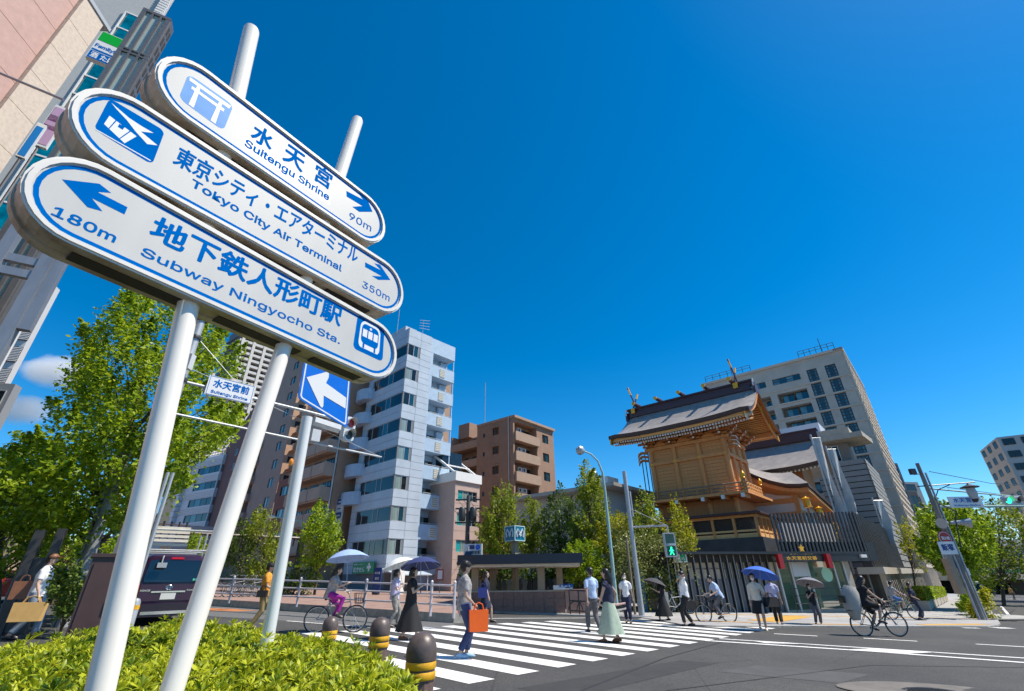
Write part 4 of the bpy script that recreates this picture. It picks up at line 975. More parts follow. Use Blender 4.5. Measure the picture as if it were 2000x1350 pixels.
# lower storey
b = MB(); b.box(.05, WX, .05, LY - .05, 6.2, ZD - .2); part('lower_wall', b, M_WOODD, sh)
for y in (0.1, 2.2, 4.4, 6.5): b = MB(); b.lathe([(.2, 6.2), (.2, ZD - .2)], 14, (.1, y, 0)); part('lower_pillar', b, M_WOOD, sh, smooth=True)
for y in (-.9, .6, 2.2, 4.4, 6.5, 7.3):
    b = MB(); b.box(-1.3, .1, y - .12, y + .12, ZD - .42, ZD - .14); q = part('deck_bracket', b, M_WOOD, sh); b = MB(); b.box(-1.36, -1.301, y - .13, y + .13, ZD - .43, ZD - .13); part('white_end', b, M_WTIP, q)
b = MB(); b.box(-1.25, WX + .6, -1.3, LY + 1.1, ZD - .14, ZD + .06); part('deck', b, M_WOOD, sh)
# deck railing
RT = 8.45
b = MB()
for z, r in ((ZD + .18, .045), (ZD + .42, .045), (RT, .06)):
    b.tube([(-1.12, -1.45, z), (-1.12, LY + 1.05, z)], r, 6)
part('railing', b, mat('grey wood', (.22, .16, .115), .7, n=.2, streak=.2), sh)
b = MB()
for z, r in ((ZD + .18, .045), (ZD + .42, .045), (RT, .06)): b.tube([(-1.3, -1.18, z), (3.3, -1.18, z)], r, 6)
part('railing', b, M_WOODL, sh)
for k in range(8):
    y = -.9 + k * 1.15; b = MB(); b.box(-1.17, -1.07, y, y + .1, ZD + .06, RT - .04); part('baluster', b, M_WOODD, sh)
for k in range(7):
    x = -.7 + k * .62; b = MB(); b.box(x, x + .09, -1.23, -1.13, ZD + .06, RT - .04); part('baluster', b, M_WOODL, sh)
def finial(x, y, post=True):
    if post: b = MB(); b.box(x - .13, x + .13, y - .13, y + .13, ZD + .06, RT + .25); part('corner_post', b, M_WOODD, sh)
    b = MB(); b.lathe([(.1, 0), (.13, .06), (.09, .12), (.13, .22), (.17, .33), (.14, .43), (.05, .52), (.01, .62)], 14, (x, y, RT + .25)); part('finial', b, M_GOLD, sh, smooth=True)
finial(-1.12, -1.18); finial(3.4, -1.18, False)
b = MB(); b.prism([(-.55, ZD + .06), (.15, ZD + .06), (.12, ZD + .35), (-.18, ZD + 1.6), (-.22, ZD + 1.6), (-.52, ZD + .35)], -.9, -.72); part('side_panel', b, M_GOLD, sh)
# main body: pillars, boards, tie beams
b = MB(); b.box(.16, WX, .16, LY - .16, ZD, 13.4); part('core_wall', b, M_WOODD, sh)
PY = [0, 2.2, 4.4, 6.6]
for y in PY: b = MB(); b.lathe([(.21, ZD), (.21, 12.55)], 16, (0.05, y, 0)); part('pillar', b, M_WOOD, sh, smooth=True)
for x in (1.75, 3.5, 5.2): b = MB(); b.lathe([(.19, ZD), (.19, 12.5)], 14, (x, .05, 0)); part('pillar', b, M_WOOD, sh, smooth=True)
bd = MB(); bd.box(0, .06, 0, 1.78, 0, .268); bm_ = bd.mesh('board', M_WOOD); bd2 = MB(); bd2.box(0, 1.35, 0, .06, 0, .268); bm2 = bd2.mesh('board', M_WOOD)
for i in range(3):
    for k in range(16):
        z = ZD + .1 + k * .285
        o = link('board', bm_, sh); o.location = (.075 + .008 * ((k * 7 + i * 3) % 3), PY[i] + .21, z)
        o.scale = (1, 1, 1)
for i in range(3):
    for k in range(16): o = link('board', bm2, sh); o.location = (.27 + i * 1.75, .075 + .008 * ((k * 5 + i) % 3), ZD + .1 + k * .285)
b = MB(); b.box(-.13, .0, -.25, LY + .25, 10.95, 11.25); b.box(-.2, WX + .3, -.13, .0, 10.95, 11.25); b.box(-.16, .0, -.5, LY + .5, 12.3, 12.6); b.box(-.3, WX + .4, -.16, .0, 12.3, 12.6); b.box(-.12, 0, -.2, LY + .2, ZD + .05, ZD + .3); part('tie_beam', b, M_WOOD, sh)
for y in PY: b = MB(); b.sphere((-.14, y, 11.1), .12, 10, 6, (.5, 1, 1)); part('gilt_boss', b, M_GOLD, sh, smooth=True)
# bracket sets
def bracket(x, y, ax):
    b = MB()
    for (dz, ln, ou) in ((0, .5, .3), (.24, .85, .55), (.48, 1.1, .85)):
        if ax == 'y':
            b.box(x - ou - .1, x - ou + .1, y - ln, y + ln, 12.62 + dz, 12.8 + dz); b.box(x - ou - .35, x + .1, y - .1, y + .1, 12.62 + dz, 12.8 + dz)
        else:
            b.box(x - ln, x + ln, y - ou - .1, y - ou + .1, 12.62 + dz, 12.8 + dz); b.box(x - .1, x + .1, y - ou - .35, y + .1, 12.62 + dz, 12.8 + dz)
    o = part('bracket_set', b, M_WOODD, sh)
    b = MB()
    for (dz, ou) in ((0, .3), (.24, .55), (.48, .85)):
        if ax == 'y': b.box(x - ou - .39, x - ou - .352, y - .08, y + .08, 12.62 + dz, 12.78 + dz)
        else: b.box(x - .08, x + .08, y - ou - .39, y - ou - .352, 12.62 + dz, 12.78 + dz)
    part('white_nose', b, M_WTIP, o)
for y in PY: bracket(-.05, y, 'y')
for x in (0.1, 2.6, 5.0): bracket(x, -.05, 'x')
for sy in (-1, 1):                                  # carved noses hanging from the corner brackets
    yb = -.3 if sy < 0 else LY + .3
    for k in range(3):
        b = MB(); b.tube([(0, yb, 12.2 - .35 * k), (-.1, yb + sy * .5, 12.3 - .35 * k), (-.1, yb + sy * .85, 12.15 - .35 * k), (-.1, yb + sy * .95, 11.85 - .35 * k)], [.12, .12, .1, .04], 6); o = part('carved_nose', b, M_WOODD, sh, smooth=True)
        b = MB(); b.tube([(-.22, yb + sy * .45, 12.4 - .35 * k), (-.22, yb + sy * .8, 12.28 - .35 * k), (-.22, yb + sy * .92, 12.0 - .35 * k)], .04, 5); part('white_edge', b, M_WTIP, o)
for k in range(3):
    y = 1.1 + 2.2 * k; b = MB(); b.prismx([(y - .8, 12.62), (y - .5, 12.75), (y - .2, 13.05), (y + .2, 13.05), (y + .5, 12.75), (y + .8, 12.62)], -.3, -.16); part('frog_leg_strut', b, M_WOOD, sh)
b = MB(); b.box(-1.3, -1.05, GY0 + .5, GY1 - .5, 13.25, 13.45); part('purlin', b, M_WOOD, sh)
# rafters: two rows with white ends along the eave
def rmesh(L, r_, z0):
    b = MB(); b.hexa([(0, -r_, 0), (L, -r_, L * .28), (L, r_, L * .28), (0, r_, 0)], [(0, -r_, .13), (L, -r_, .13 + L * .28), (L, r_, .13 + L * .28), (0, r_, .13)]); b.mi(1); b.box(-.04, -.002, -r_ - .012, r_ + .012, -.02, .15); return b.mesh('rafter', [M_WOOD, M_WTIP])
ra, rb_ = rmesh(2.0, .06, 0), rmesh(1.8, .06, 0)
ce = lambda y: .30 * abs((y - (GY0 + GY1) / 2) / ((GY1 - GY0) / 2)) ** 3        # eave lifts to the tips
nr = 50
for i in range(nr):
    y = GY0 + .35 + (GY1 - GY0 - .7) * i / (nr - 1)
    o = link('rafter', ra, sh); o.location = (-OV + .34, y, EZ - .74 + ce(y)); o = link('rafter', rb_, sh); o.location = (-OV + .72, y + .1, EZ - .90 + ce(y) * .8)
b = MB(); N_ = 30; ys_ = [GY0 + .2 + (GY1 - GY0 - .4) * i / N_ for i in range(N_ + 1)]
b.add([(-OV + .14, y, EZ - .33 + ce(y)) for y in ys_] + [(-OV + .22, y, EZ - .58 + ce(y)) for y in ys_], [(i, i+1, N_+2+i, N_+1+i) for i in range(N_)]); part('eave_board', b, M_WOODL, sh)
# roof: concave slopes with thick layered edge
def slope(t): return t ** 1.0                          # helper for readability
def prof(t):                                          # t 0 eave .. 1 ridge
    return -OV + (RX + OV) * t, EZ + (RZ - EZ) * (.38 * t + .62 * t * t)
NY, NT = 36, 14
def roof_surface(x_of, name, parent, m, th=.0):
    b = MB(); vs = []
    for i in range(NY + 1):
        y = GY0 + (GY1 - GY0) * i / NY; s_ = (y - (GY0 + GY1) / 2) / ((GY1 - GY0) / 2)
        for j in range(NT + 1):
            t = j / NT; x, z = prof(t); lift = .30 * abs(s_) ** 3 * (1 - t) ** 1.5; rl = -.16 * max(0, abs(s_) - .9) / .1
            vs.append((x_of(x), y, z + lift + rl * .9 - th))
    n = NT + 1; b.add(vs, [(i*n+j, (i+1)*n+j, (i+1)*n+j+1, i*n+j+1) for i in range(NY) for j in range(NT)]); return b, vs
b, vs = roof_surface(lambda x: x, 'roof', sh, M_ROOFT); part('roof_slope', b, M_ROOFT, sh, smooth=True)
b, vs2 = roof_surface(lambda x: 2 * RX - x, 'roof', sh, M_ROOFT); part('roof_slope', b, M_ROOFT, sh, smooth=True)
def edge(vsA, mirror, nm='roof_edge'):
    b = MB(); n = NT + 1; T = .36
    e = [vsA[i*n] for i in range(NY + 1)]; b.add([p for p in e] + [(p[0] + (.10 if not mirror else -.10), p[1], p[2] - T) for p in e], [(i, i+1, NY+1+i+1, NY+1+i) for i in range(NY)])
    for i0, dy in ((0, .12), (NY, -.12)):
        g = [vsA[i0*n+j] for j in range(n)]; b.add([p for p in g] + [(p[0], p[1] + dy, p[2] - T) for p in g], [(j, j+1, n+j+1, n+j) for j in range(NT)])
    # underside of the layered edge
    e2 = [(p[0] + (.10 if not mirror else -.10), p[1], p[2] - T) for p in e]; b.add(e2 + [(p[0] + (.5 if not mirror else -.5), p[1], p[2] - .02) for p in e2], [(i, i+1, NY+1+i+1, NY+1+i) for i in range(NY)])
    return part(nm, b, M_ROOFE, sh)
edge(vs, False); edge(vs2, True)
for mir in (False, True):                            # boarded soffit, with battens on the gable overhang
    b, v3 = roof_surface((lambda x: x) if not mir else (lambda x: 2 * RX - x), 's', sh, M_WOOD, .38); 
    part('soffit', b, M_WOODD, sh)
    bt = MB()
    for j in range(24):
        t = .03 + j * .04; x, z = prof(t); x = x if not mir else 2 * RX - x
        bt.box(x - .05, x + .05, GY0 + .35, .1, z - .50, z - .40); bt.box(x - .05, x + .05, LY - .1, GY1 - .35, z - .50, z - .40)
    part('batten', bt, M_WOODL, sh, kind='stuff')
    n = NT + 1
    for i0, dy in ((0, .34), (NY, -.34)):           # barge boards
        g = [v3[i0*n+j] for j in range(n)]; b = MB(); b.add([(p[0], p[1] + dy, p[2] + .02) for p in g] + [(p[0], p[1] + dy, p[2] - .42) for p in g], [(j, j+1, n+j+1, n+j) for j in range(NT)]); b.add([(p[0], p[1] + dy * 1.3, p[2] + .02) for p in g] + [(p[0], p[1] + dy * 1.3, p[2] - .42) for p in g], [(j, j+1, n+j+1, n+j) for j in range(NT)]); b.add([(p[0], p[1] + dy, p[2] - .42) for p in g] + [(p[0], p[1] + dy * 1.3, p[2] - .42) for p in g], [(j, j+1, n+j+1, n+j) for j in range(NT)])
        o = part('barge_board', b, M_WOOD, sh)
        for t in (0, .45, .8):
            j = int(t * NT); p = g[j]; b = MB(); yy = p[1] + dy - .03 * (1 if dy > 0 else -1); b.box(p[0] - .28, p[0] + .28, min(yy, yy + .02), max(yy, yy + .02), p[2] - .52, p[2] - .02); part('gilt_fitting', b, M_GOLD, o)
b = MB()
for x in (-1.0, RX, 2 * RX + 1.0): 
    z = prof((x + OV) / (RX + OV))[1] - .95 if x <= RX else prof((2 * RX - x + OV) / (RX + OV))[1] - .95
    b.box(x - .18, x + .18, GY0 + .5, .2, z, z + .4); b.box(x - .18, x + .18, LY - .2, GY1 - .5, z, z + .4)
part('gable_purlin', b, M_WOOD, sh)
b = MB(); b.prism([(0.2, 13.2), (WX - .2, 13.2), (RX + .4, 15.9), (RX - .4, 15.9)], .08, .16); part('gable_wall', b, M_WOODD, sh)
# ridge with logs and forked finials
b = MB(); ya, yb_ = GY0 + .12, GY1 - .05
b.box(RX - .42, RX + .42, ya + .3, yb_ - .3, RZ - .25, RZ + .22); b.box(RX - .30, RX + .30, ya + .12, yb_ - .12, RZ + .22, RZ + .52); b.box(RX - .46, RX + .46, ya, yb_, RZ + .52, RZ + .68); part('ridge', b, M_RIDGE, sh)
for yy in (ya - .02, yb_ + .02):
    b = MB(); b.box(RX - .55, RX + .55, yy - .1, yy + .1, RZ - .6, RZ + .3); b.lathe([(.3, -.08), (.3, .08)], 14, (0, 0, 0)); k0 = len(b.v) - 28
    b.v = b.v[:k0] + [(RX + x, yy + z, RZ - .1 + y) for x, y, z in b.v[k0:]]; part('ridge_end_ornament', b, M_RIDGE, sh)
    b = MB(); b.tube([(RX - .45, yy + .02 * (-1 if yy < 3 else 1), RZ + .65), (RX - .55, yy, RZ + .1), (RX - .3, yy, RZ - .4)], .07, 6); part('white_scroll', b, M_WTIP, sh)
for (px, py) in ((1237, 789), (1280, 780.4), (1325, 770.6), (1374, 758), (1424.4, 746)):
    y, z = SH.hy(px, py, RX - 1.15); b = MB(); zz = RZ + .88; b.tube([(RX - 1.15, y, zz), (RX, y, zz + .04), (RX + 1.15, y, zz)], [.17, .21, .17], 12); o = part('ridge_log', b, M_RIDGE, sh, smooth=True)
    b = MB(); b.tube([(RX - 1.22, y, zz), (RX - 1.1, y, zz)], .185, 12); b.tube([(RX + 1.1, y, zz), (RX + 1.22, y, zz)], .185, 12); part('gilt_cap', b, M_GOLD, o)
for y in (SH.hy(1439, 752, RX)[0], SH.hy(1240, 795, RX)[0]):
    for s in (-1, 1):
        b = MB(); x0, x1 = RX - s * .55, RX + s * 1.25; z0, z1 = RZ + .3, RZ + 2.7; yy = y + s * .08
        b.hexa([(x0 - .09, yy - .05, z0), (x0 + .09, yy - .05, z0), (x0 + .09, yy + .05, z0), (x0 - .09, yy + .05, z0)], [(x1 - .09, yy - .05, z1), (x1 + .09, yy - .05, z1), (x1 + .09, yy + .05, z1), (x1 - .09, yy + .05, z1)]); o = part('forked_finial', b, M_RIDGE, sh)
        f0 = .72; b = MB(); xa, za = x0 + (x1 - x0) * f0, z0 + (z1 - z0) * f0
        b.hexa([(xa - .1, yy - .06, za), (xa + .1, yy - .06, za), (xa + .1, yy + .06, za), (xa - .1, yy + .06, za)], [(x1 - .1, yy - .06, z1 + .02), (x1 + .1, yy - .06, z1 + .02), (x1 + .1, yy + .06, z1 + .02), (x1 - .1, yy + .06, z1 + .02)]); part('gilt_tip', b, M_GOLD, o)
    b = MB(); b.box(RX - .62, RX - .5, y - .2, y + .2, RZ + .1, RZ + .62); part('gilt_plate', b, M_GOLD, sh)

# ------------------------------------------------------------------ second hall behind, and the low connecting roof
SH2 = Fr(SH.O, 41); sh2 = tthing('rear_hall', SH2, 'second lower shrine hall with a grey copper roof and white plaster walls behind the banners', 'shrine')
X0 = 9.5
yR, zE = SH.hy(1604, 903, X0); yL = yR + 9; xr2 = X0 + 4.3; yrr, zR2 = SH.hy(1597, 856, xr2)
b = MB(); vs = []
for i in range(21):
    y = yR + (yL - yR) * i / 20; lift = .25 * abs(2 * i / 20 - 1) ** 3
    for j in range(9): t = j / 8; vs.append((X0 + (xr2 - X0) * t, y, zE + (zR2 - zE) * (.6 * t + .4 * t * t) + lift * (1 - t)))
b.add(vs, [(i*9+j, (i+1)*9+j, (i+1)*9+j+1, i*9+j+1) for i in range(20) for j in range(8)]); b.add([(2 * xr2 - p[0], p[1], p[2]) for p in vs], [(i*9+j, (i+1)*9+j, (i+1)*9+j+1, i*9+j+1) for i in range(20) for j in range(8)]); part('roof_slope', b, M_ROOFT, sh2, smooth=True)
b = MB(); e = [vs[i*9] for i in range(21)]; b.add(e + [(p[0] + .1, p[1], p[2] - .35) for p in e] + [(p[0] + .6, p[1], p[2] - .36) for p in e], [(i, i+1, 22+i, 21+i) for i in range(20)] + [(21+i, 22+i, 43+i, 42+i) for i in range(20)])
for V_ in (vs, [(2 * xr2 - p[0], p[1], p[2]) for p in vs]): g = V_[:9]; b.add(g + [(p[0], p[1] + .1, p[2] - .35) for p in g], [(j, j+1, 10+j, 9+j) for j in range(8)])
part('roof_edge', b, M_ROOFE, sh2)
b = MB(); b.add([(p[0], p[1] + .3, p[2] - .4) for p in vs], [(i*9+j, (i+1)*9+j, (i+1)*9+j+1, i*9+j+1) for i in range(20) for j in range(8)]); part('soffit', b, M_WOODL, sh2)
b = MB(); b.box(xr2 - .4, xr2 + .4, yR + .1, yL, zR2 - .1, zR2 + .8); b.box(xr2 - .5, xr2 + .5, yR, yL, zR2 + .8, zR2 + .95); part('ridge', b, M_RIDGE, sh2)
for i in range(26):
    y = yR + .3 + i * .33; o = link('rafter', ra, sh2); o.location = (X0 + .3, y, zE - .5 + .25 * abs(2 * (y - yR) / 9 - 1) ** 3)
b = MB(); b.box(X0 + 1.8, 2 * xr2 - X0 - 1.8, yR + 2, yL, zE - 3, zE + 1); part('wall', b, M_WOODD, sh2)
# low connecting hall: its front eave faces the street corner, then turns along the side
XE = 6.2
FRN = [SH.hy(*p, XE) for p in ((1455, 919), (1470, 926), (1485, 932), (1503, 938), (1520, 942), (1536, 945), (1562, 945), (1578, 943))]
yC, zC = FRN[-1]
SID = [SH.hx(*p, yC) for p in ((1590, 952), (1600, 962), (1630, 990), (1662, 1022), (1690, 1048))]
A = [(XE, y, z) for y, z in FRN] + [(x, yC, z) for x, z in SID]; nP = len(A)
xe_ = SID[-1][0]
B_ = [(XE + 2.6, min(y + 1.5, y + 2.6), z + 1.5) for y, z in FRN] + [(x + .2, yC + 2.6, z + 1.5) for x, z in SID]
C_ = [(x + (.05 if i < 8 else 0), y + (.05 if i >= 8 else 0), z - .3) for i, (x, y, z) in enumerate(A)]
D_ = [(x + .7, y + .7, z - .12) for x, y, z in C_]
b = MB(); b.add(A + B_, [(i, i+1, nP+i+1, nP+i) for i in range(nP-1)]); part('low_roof', b, M_ROOFT, sh2, smooth=True)
b = MB(); b.add(A + C_, [(i, i+1, nP+i+1, nP+i) for i in range(nP-1)]); part('roof_edge', b, M_ROOFE, sh2)
b = MB(); F_ = [(x + .12, y + .12, z - .03) for x, y, z in C_]; G_ = [(x + .12, y + .12, z - .33) for x, y, z in C_]; H_ = [(x + 1.6, y + 1.6, z - .1) for x, y, z in G_]; b.add(F_ + G_ + H_, [(i, i+1, nP+i+1, nP+i) for i in range(nP-1)] + [(nP+i, nP+i+1, 2*nP+i+1, 2*nP+i) for i in range(nP-1)]); part('soffit', b, M_WOOD, sh2)
XW = XE + 1.3; yW = yC + 1.0
y1_, _ = SH.hy(1488, 980, XW); y0_, _ = SH.hy(1557, 980, XW); yW = y0_
x1_ = SH.hx(1652, 1040, yW)[0]
b = MB(); b.box(XW, XW + .6, y0_, 1.0, 2.5, 8.6); b.box(XW + .601, x1_ + 6, y0_ + .001, y0_ + .6, 2.5, 8.2); part('plaster_wall', b, M_PLAST, sh2)
b = MB()
for py in (955, 978, 1005): z = SH.hy(1525, py, XW)[1]; b.box(XW - .08, XW - .002, y0_ - .1, 1.0, z - .28, z + .14)
for py, h_ in ((985, .2), (1012, .25), (1030, .2)): z = SH.hx(1600, py, yW)[1]; b.box(XW, x1_ + 6, y0_ - .07, y0_ - .002, z - h_, z + .1)
for k in range(9): x = XW + .1 + (x1_ + 6 - XW) * k / 8; b.box(x - .17, x + .17, y0_ - .12, y0_ - .075, 2.5, 8.3)
b.box(XW - .14, XW + .2, y0_ - .14, y0_ + .2, 2.5, 8.6); part('timber_frame', b, M_WOOD, sh2)
b = MB(); zz = SH.hy(1525, 1009, XW)[1]
for k in range(40): y = y0_ + .2 + k * .16; b.box(XW - .1, XW - .04, y, y + .08, zz - 1.7, zz - .25)
part('lattice', b, M_WOOD, sh2, kind='stuff')
for (px, py, s) in ((1576, 982, 1), (1601, 999, .9), (1632, 1028, .8), (1636, 1046, .6)):
    p = SH.hx(px, py, yC + .35); ln = thing('hanging_lantern', 'gilt hanging lantern under the low shrine eave, %s' % ('nearest to the plaster wall', 'second along the eave', 'third along, behind the slatted screen', 'lowest one, behind the slatted screen')[(1576, 1601, 1632, 1636).index(px)], 'lantern', SH.w(p[0], yC + .35, p[1]), SH.rz, 'gilt lanterns under the shrine eave')
    b = MB(); b.lathe([(.05, .5 * s), (.12 * s, .42 * s), (.42 * s, .3 * s), (.3 * s, .26 * s)], 6); part('cap', b, M_GOLD, ln); b = MB(); b.lathe([(.26 * s, .26 * s), (.28 * s, -.28 * s), (.22 * s, -.3 * s)], 6); part('body', b, M_GOLD, ln); b = MB(); b.lathe([(.34 * s, -.3 * s), (.36 * s, -.36 * s), (.1 * s, -.42 * s)], 6); part('foot', b, M_GOLD, ln)
# lamp post by the lanterns
p = SH.hx(1588, 978, -2.2); lp = thing('lamp_standard', 'slim grey lamp post with a round white head beside the gilt lanterns', 'lamp post', SH.w(p[0], -2.2, 3), SH.rz)
b = MB(); b.tube([(0, 0, 0), (0, 0, p[1] - 3 - .3)], .1, 8); part('pole', b, M_ALU, lp); b = MB(); b.lathe([(.1, -.35), (.28, -.25), (.3, .05), (.15, .3), (.02, .45)], 14, (0, 0, p[1] - 3)); part('lamp_head', b, mat('lamp glass', (.7, .72, .75), .15), lp, smooth=True)
# ================================================================== police box at the street corner
M_DKMET = mat('dark louvre', (0.035, 0.037, 0.042), .4, metal=.3, n=.15); M_EDGE = mat('louvre edge', (.20, .205, .215), .4, metal=.5)
M_BEIGE = mat('beige panel', (.62, .54, .42), .7, n=.06); M_CONC = mat('concrete', (.42, .37, .30), .85, n=.12, ns=2, bump=.15)
M_GGLASS = mat('green glass', (0.05, 0.13, 0.085), .06, spec=.7, n=.35, ns=.7)
M_RED = mat('deep red', (.32, .01, .015), .4)
KB = Fr(fk.O, fk.az); ko = tthing('police_box', KB, 'low dark police box with vertical louvres, glass front and gilt lettering on a black canopy', 'building')
def KX(px, py, y0=0): return KB.hx(px, py, y0)
xL = 0; xM = KX(1528, 1150)[0]; xR = KX(1672, 1150)[0]; zF0 = KX(1312, 1092)[1]; zF1 = KX(1312, 1077)[1]; zFr = KX(1600, 1097, -.6)[1]
zT = KX(1500, 1078, -.6)[1]
zg = lambda x: gz(*KB.w(x, 0)[:2]) - KB.o[2] + .05
b = MB(); b.box(.9, xM, .25, .5, -.6, zT - .05); part('core_wall', b, M_BEIGE, ko)
b = MB(); b.box(.9, xM, .2, .245, -.6, KX(1420, 1131)[1]); part('grey_dado', b, mat('grey dado', (.20, .205, .215), .5), ko)
b = MB(); b.box(-.35, KX(1700, 1090, -.9)[0], -.9, 5, zT - .12, zT); b.box(xM - .25, KX(1697, 1090, -.9)[0], -.88, -.75, zFr, zT - .125); part('canopy', b, M_DKMET, ko)
b = MB(); b.box(-.3, xM - .26, -.1, .2, zT - .5, zT - .125); part('louvre_head', b, M_INT, ko)
pxs = [1316 + i * 13.2 for i in range(16)]
fin = MB(); fin.box(-.035, .035, -.12, .06, 0, 1); fin.mi(1); fin.box(-.028, .028, -.135, -.122, 0, 1); fm_ = fin.mesh('louvre', [M_DKMET, M_EDGE])
for i in range(16):
    x = KX(1316 + i * 13.6, 1197)[0]
    if x > xM - .05: break
    o = link('louvre', fm_, ko); o.location = (x, 0, zg(x)); o.scale = (1, 1, zT - .13 - zg(x))
thin = MB(); thin.box(-.015, .015, .08, .14, 0, 1); tm_ = thin.mesh('thin_louvre', M_EDGE)
for i in range(30):
    x = KX(1424, 1150)[0] + i * .145
    if x > xM - .3: break
    o = link('thin_louvre', tm_, ko); o.location = (x, .05, KX(1420, 1131)[1]); o.scale = (1, 1, KX(1440, 1090)[1] - KX(1420, 1131)[1] + .1)
b = MB(); b.box(1.8, 3.9, .21, .246, KX(1380, 1112)[1], KX(1380, 1110)[1]); part('wall_label', b, M_BRICKPAVE, ko)
# glass front
b = MB(); b.box(xM + .05, xR, 2.6, 2.7, -.7, zT - .3); b.box(xM, xM + .1, .1, 2.6, -.7, zT - .3); part('inner_wall', b, mat('inner green', (.12, .19, .14), .7, n=.3, ns=1), ko)
b = MB(); b.box(xM + .05, xR, .0, 2.6, zg(xM) - .6, zg(xM) - .02); part('floor', b, M_CONC, ko)
def gl(pa, pb, mt=None):
    x0, x1 = KX(pa, 1150)[0], KX(pb, 1150)[0]; b = MB(); b.quad((x0, .06, zg(x1) + .08), (x1, .06, zg(x1) + .08), (x1, .06, zFr + .02), (x0, .06, zFr + .02)); part('pane', b, mt or M_GGL2, ko)
M_GGL2 = mat('green clear glass', (.04, .13, .08), .03, spec=.5, alpha=.55)
for a, c in ((1531, 1553), (1557, 1588), (1590, 1640), (1643, 1660)): gl(a, c)
for px in (1529, 1555, 1589, 1641.5, 1661):
    x = KX(px, 1150)[0]; b = MB(); b.box(x - .05, x + .05, -.02, .12, zg(x), zFr); part('mullion', b, M_ALU, ko)
x0, x1 = KX(1557, 1150)[0], KX(1588, 1150)[0]; b = MB(); b.box(x0, x1, -.03, .055, zFr - .75, zFr); part('door_head', b, mat('door head', (.5, .5, .5), .4, metal=.4), ko)
b = MB(); xq = KX(1560, 1150)[0]; b.box(xM, xR, -.01, .13, zg(xR), zg(xM) + .1); part('plinth', b, M_CONC, ko)
for z_ in (.55, .95, 1.35):
    b = MB(); b.tube([(xM + .2, -.5, zg(xM + 2) + z_ * .9), (xR + .6, -.5, zg(xR) + z_ * .9)], .018, 5); part('handrail', b, M_DARKF, ko)
b = MB()
for px in (1533, 1566, 1628, 1668): x = KX(px, 1150)[0]; b.tube([(x, -.5, zg(x) - .02), (x, -.5, zg(x) + 1.23)], .018, 5)
part('handrail_post', b, M_DARKF, ko)
# things seen through the glass: notice sheets, desk, round emblem
b = MB()
for i in range(5):
    for j in range(3): b.box(KX(1601, 1150)[0] + i * .42, KX(1601, 1150)[0] + i * .42 + .3, 2.55, 2.59, 1.2 + j * .45, 1.2 + j * .45 + .33)
part('notice_sheet', b, M_DARKF, ko, kind='stuff')
b = MB(); b.box(KX(1595, 1150)[0], KX(1638, 1150)[0], 1.6, 2.3, -.6, .6); part('counter', b, mat('counter', (.06, .08, .07), .5), ko)
xe_, ze_ = KX(1617, 1122); b = MB(); b.add([(xe_ + .38 * math.cos(t), .05, ze_ + .38 * math.sin(t)) for t in [i * math.pi / 12 for i in range(24)]], [tuple(range(24))]); part('round_emblem', b, mat('pale green', (.35, .62, .42), .4), ko)
# right column, red lamps, lettering
xc0, xc1 = KX(1662, 1150, .1)[0], KX(1690, 1199, .1)[0]; b = MB(); b.box(xc1 - .75, xc1, .15, .9, zg(xc1) - .1, zFr + .1); part('column', b, M_CONC, ko)
for px in (1519, 1613):
    x, z = KX(px, 1085, -.95); b = MB(); b.box(x - .14, x + .14, -1.12, -.905, zFr - .35, zT - .13); part('red_lamp', b, M_RED, ko)
b = MB(); xa, za = KX(1537, 1094, -.885); xb_, zb_ = KX(1597, 1094, -.885); h_ = (KX(1537, 1086.5, -.885)[1] - za); text_in(b, '水天宮前交番', xa, za, xb_, za, h_, -.886, .02); text_in(b, '警視庁中央警察署', KX(1543, 1084, -.885)[0], za + h_ * 1.45, KX(1588, 1084, -.885)[0], za + h_ * 1.45, h_ * .45, -.886, .02); part('lettering', b, M_GOLD, ko)
xs_, zs_ = KX(1565, 1071, -.9); b = MB(); P = [(xs_ + (.22 if i % 2 == 0 else .1) * math.cos(math.pi / 2 + i * math.pi / 5), zs_ + (.22 if i % 2 == 0 else .1) * math.sin(math.pi / 2 + i * math.pi / 5)) for i in range(10)]; b.prism(P, -.93, -.9); b.box(xs_ - .03, xs_ + .03, -.92, -.9, zT, zs_ - .1); part('star_emblem', b, M_GOLD, ko)
x, z = KX(1684, 1079, -.95); b = MB(); b.box(x - .2, x + .2, -1.0, -.8, zT - .32, zT - .16); part('flood_lamp', b, M_WHITE, ko)
gx0, gz0 = KX(1316, 1099, -.3); gx1, gz1 = KX(1330, 1081, -.3)
gs = thing('box_sign', 'small white and green box sign under the left end of the police box canopy', 'sign', KB.O, KB.rz); b = MB(); b.box(gx0, gx1, -.75, -.3, gz0, gz1); part('box', b, M_WHITE, gs); b = MB(); b.box(gx0 + .14, gx1 - .05, -.765, -.752, gz0 + .05, gz1 - .07); part('green_face', b, mat('sign green', (0, .30, .13), .4), gs); b = MB(); text_in(b, 'AED', gx0 + .22, gz0 + .12, gx1 - .12, gz0 + .12, .14, -.768, .03); part('lettering', b, M_WHITE, gs)
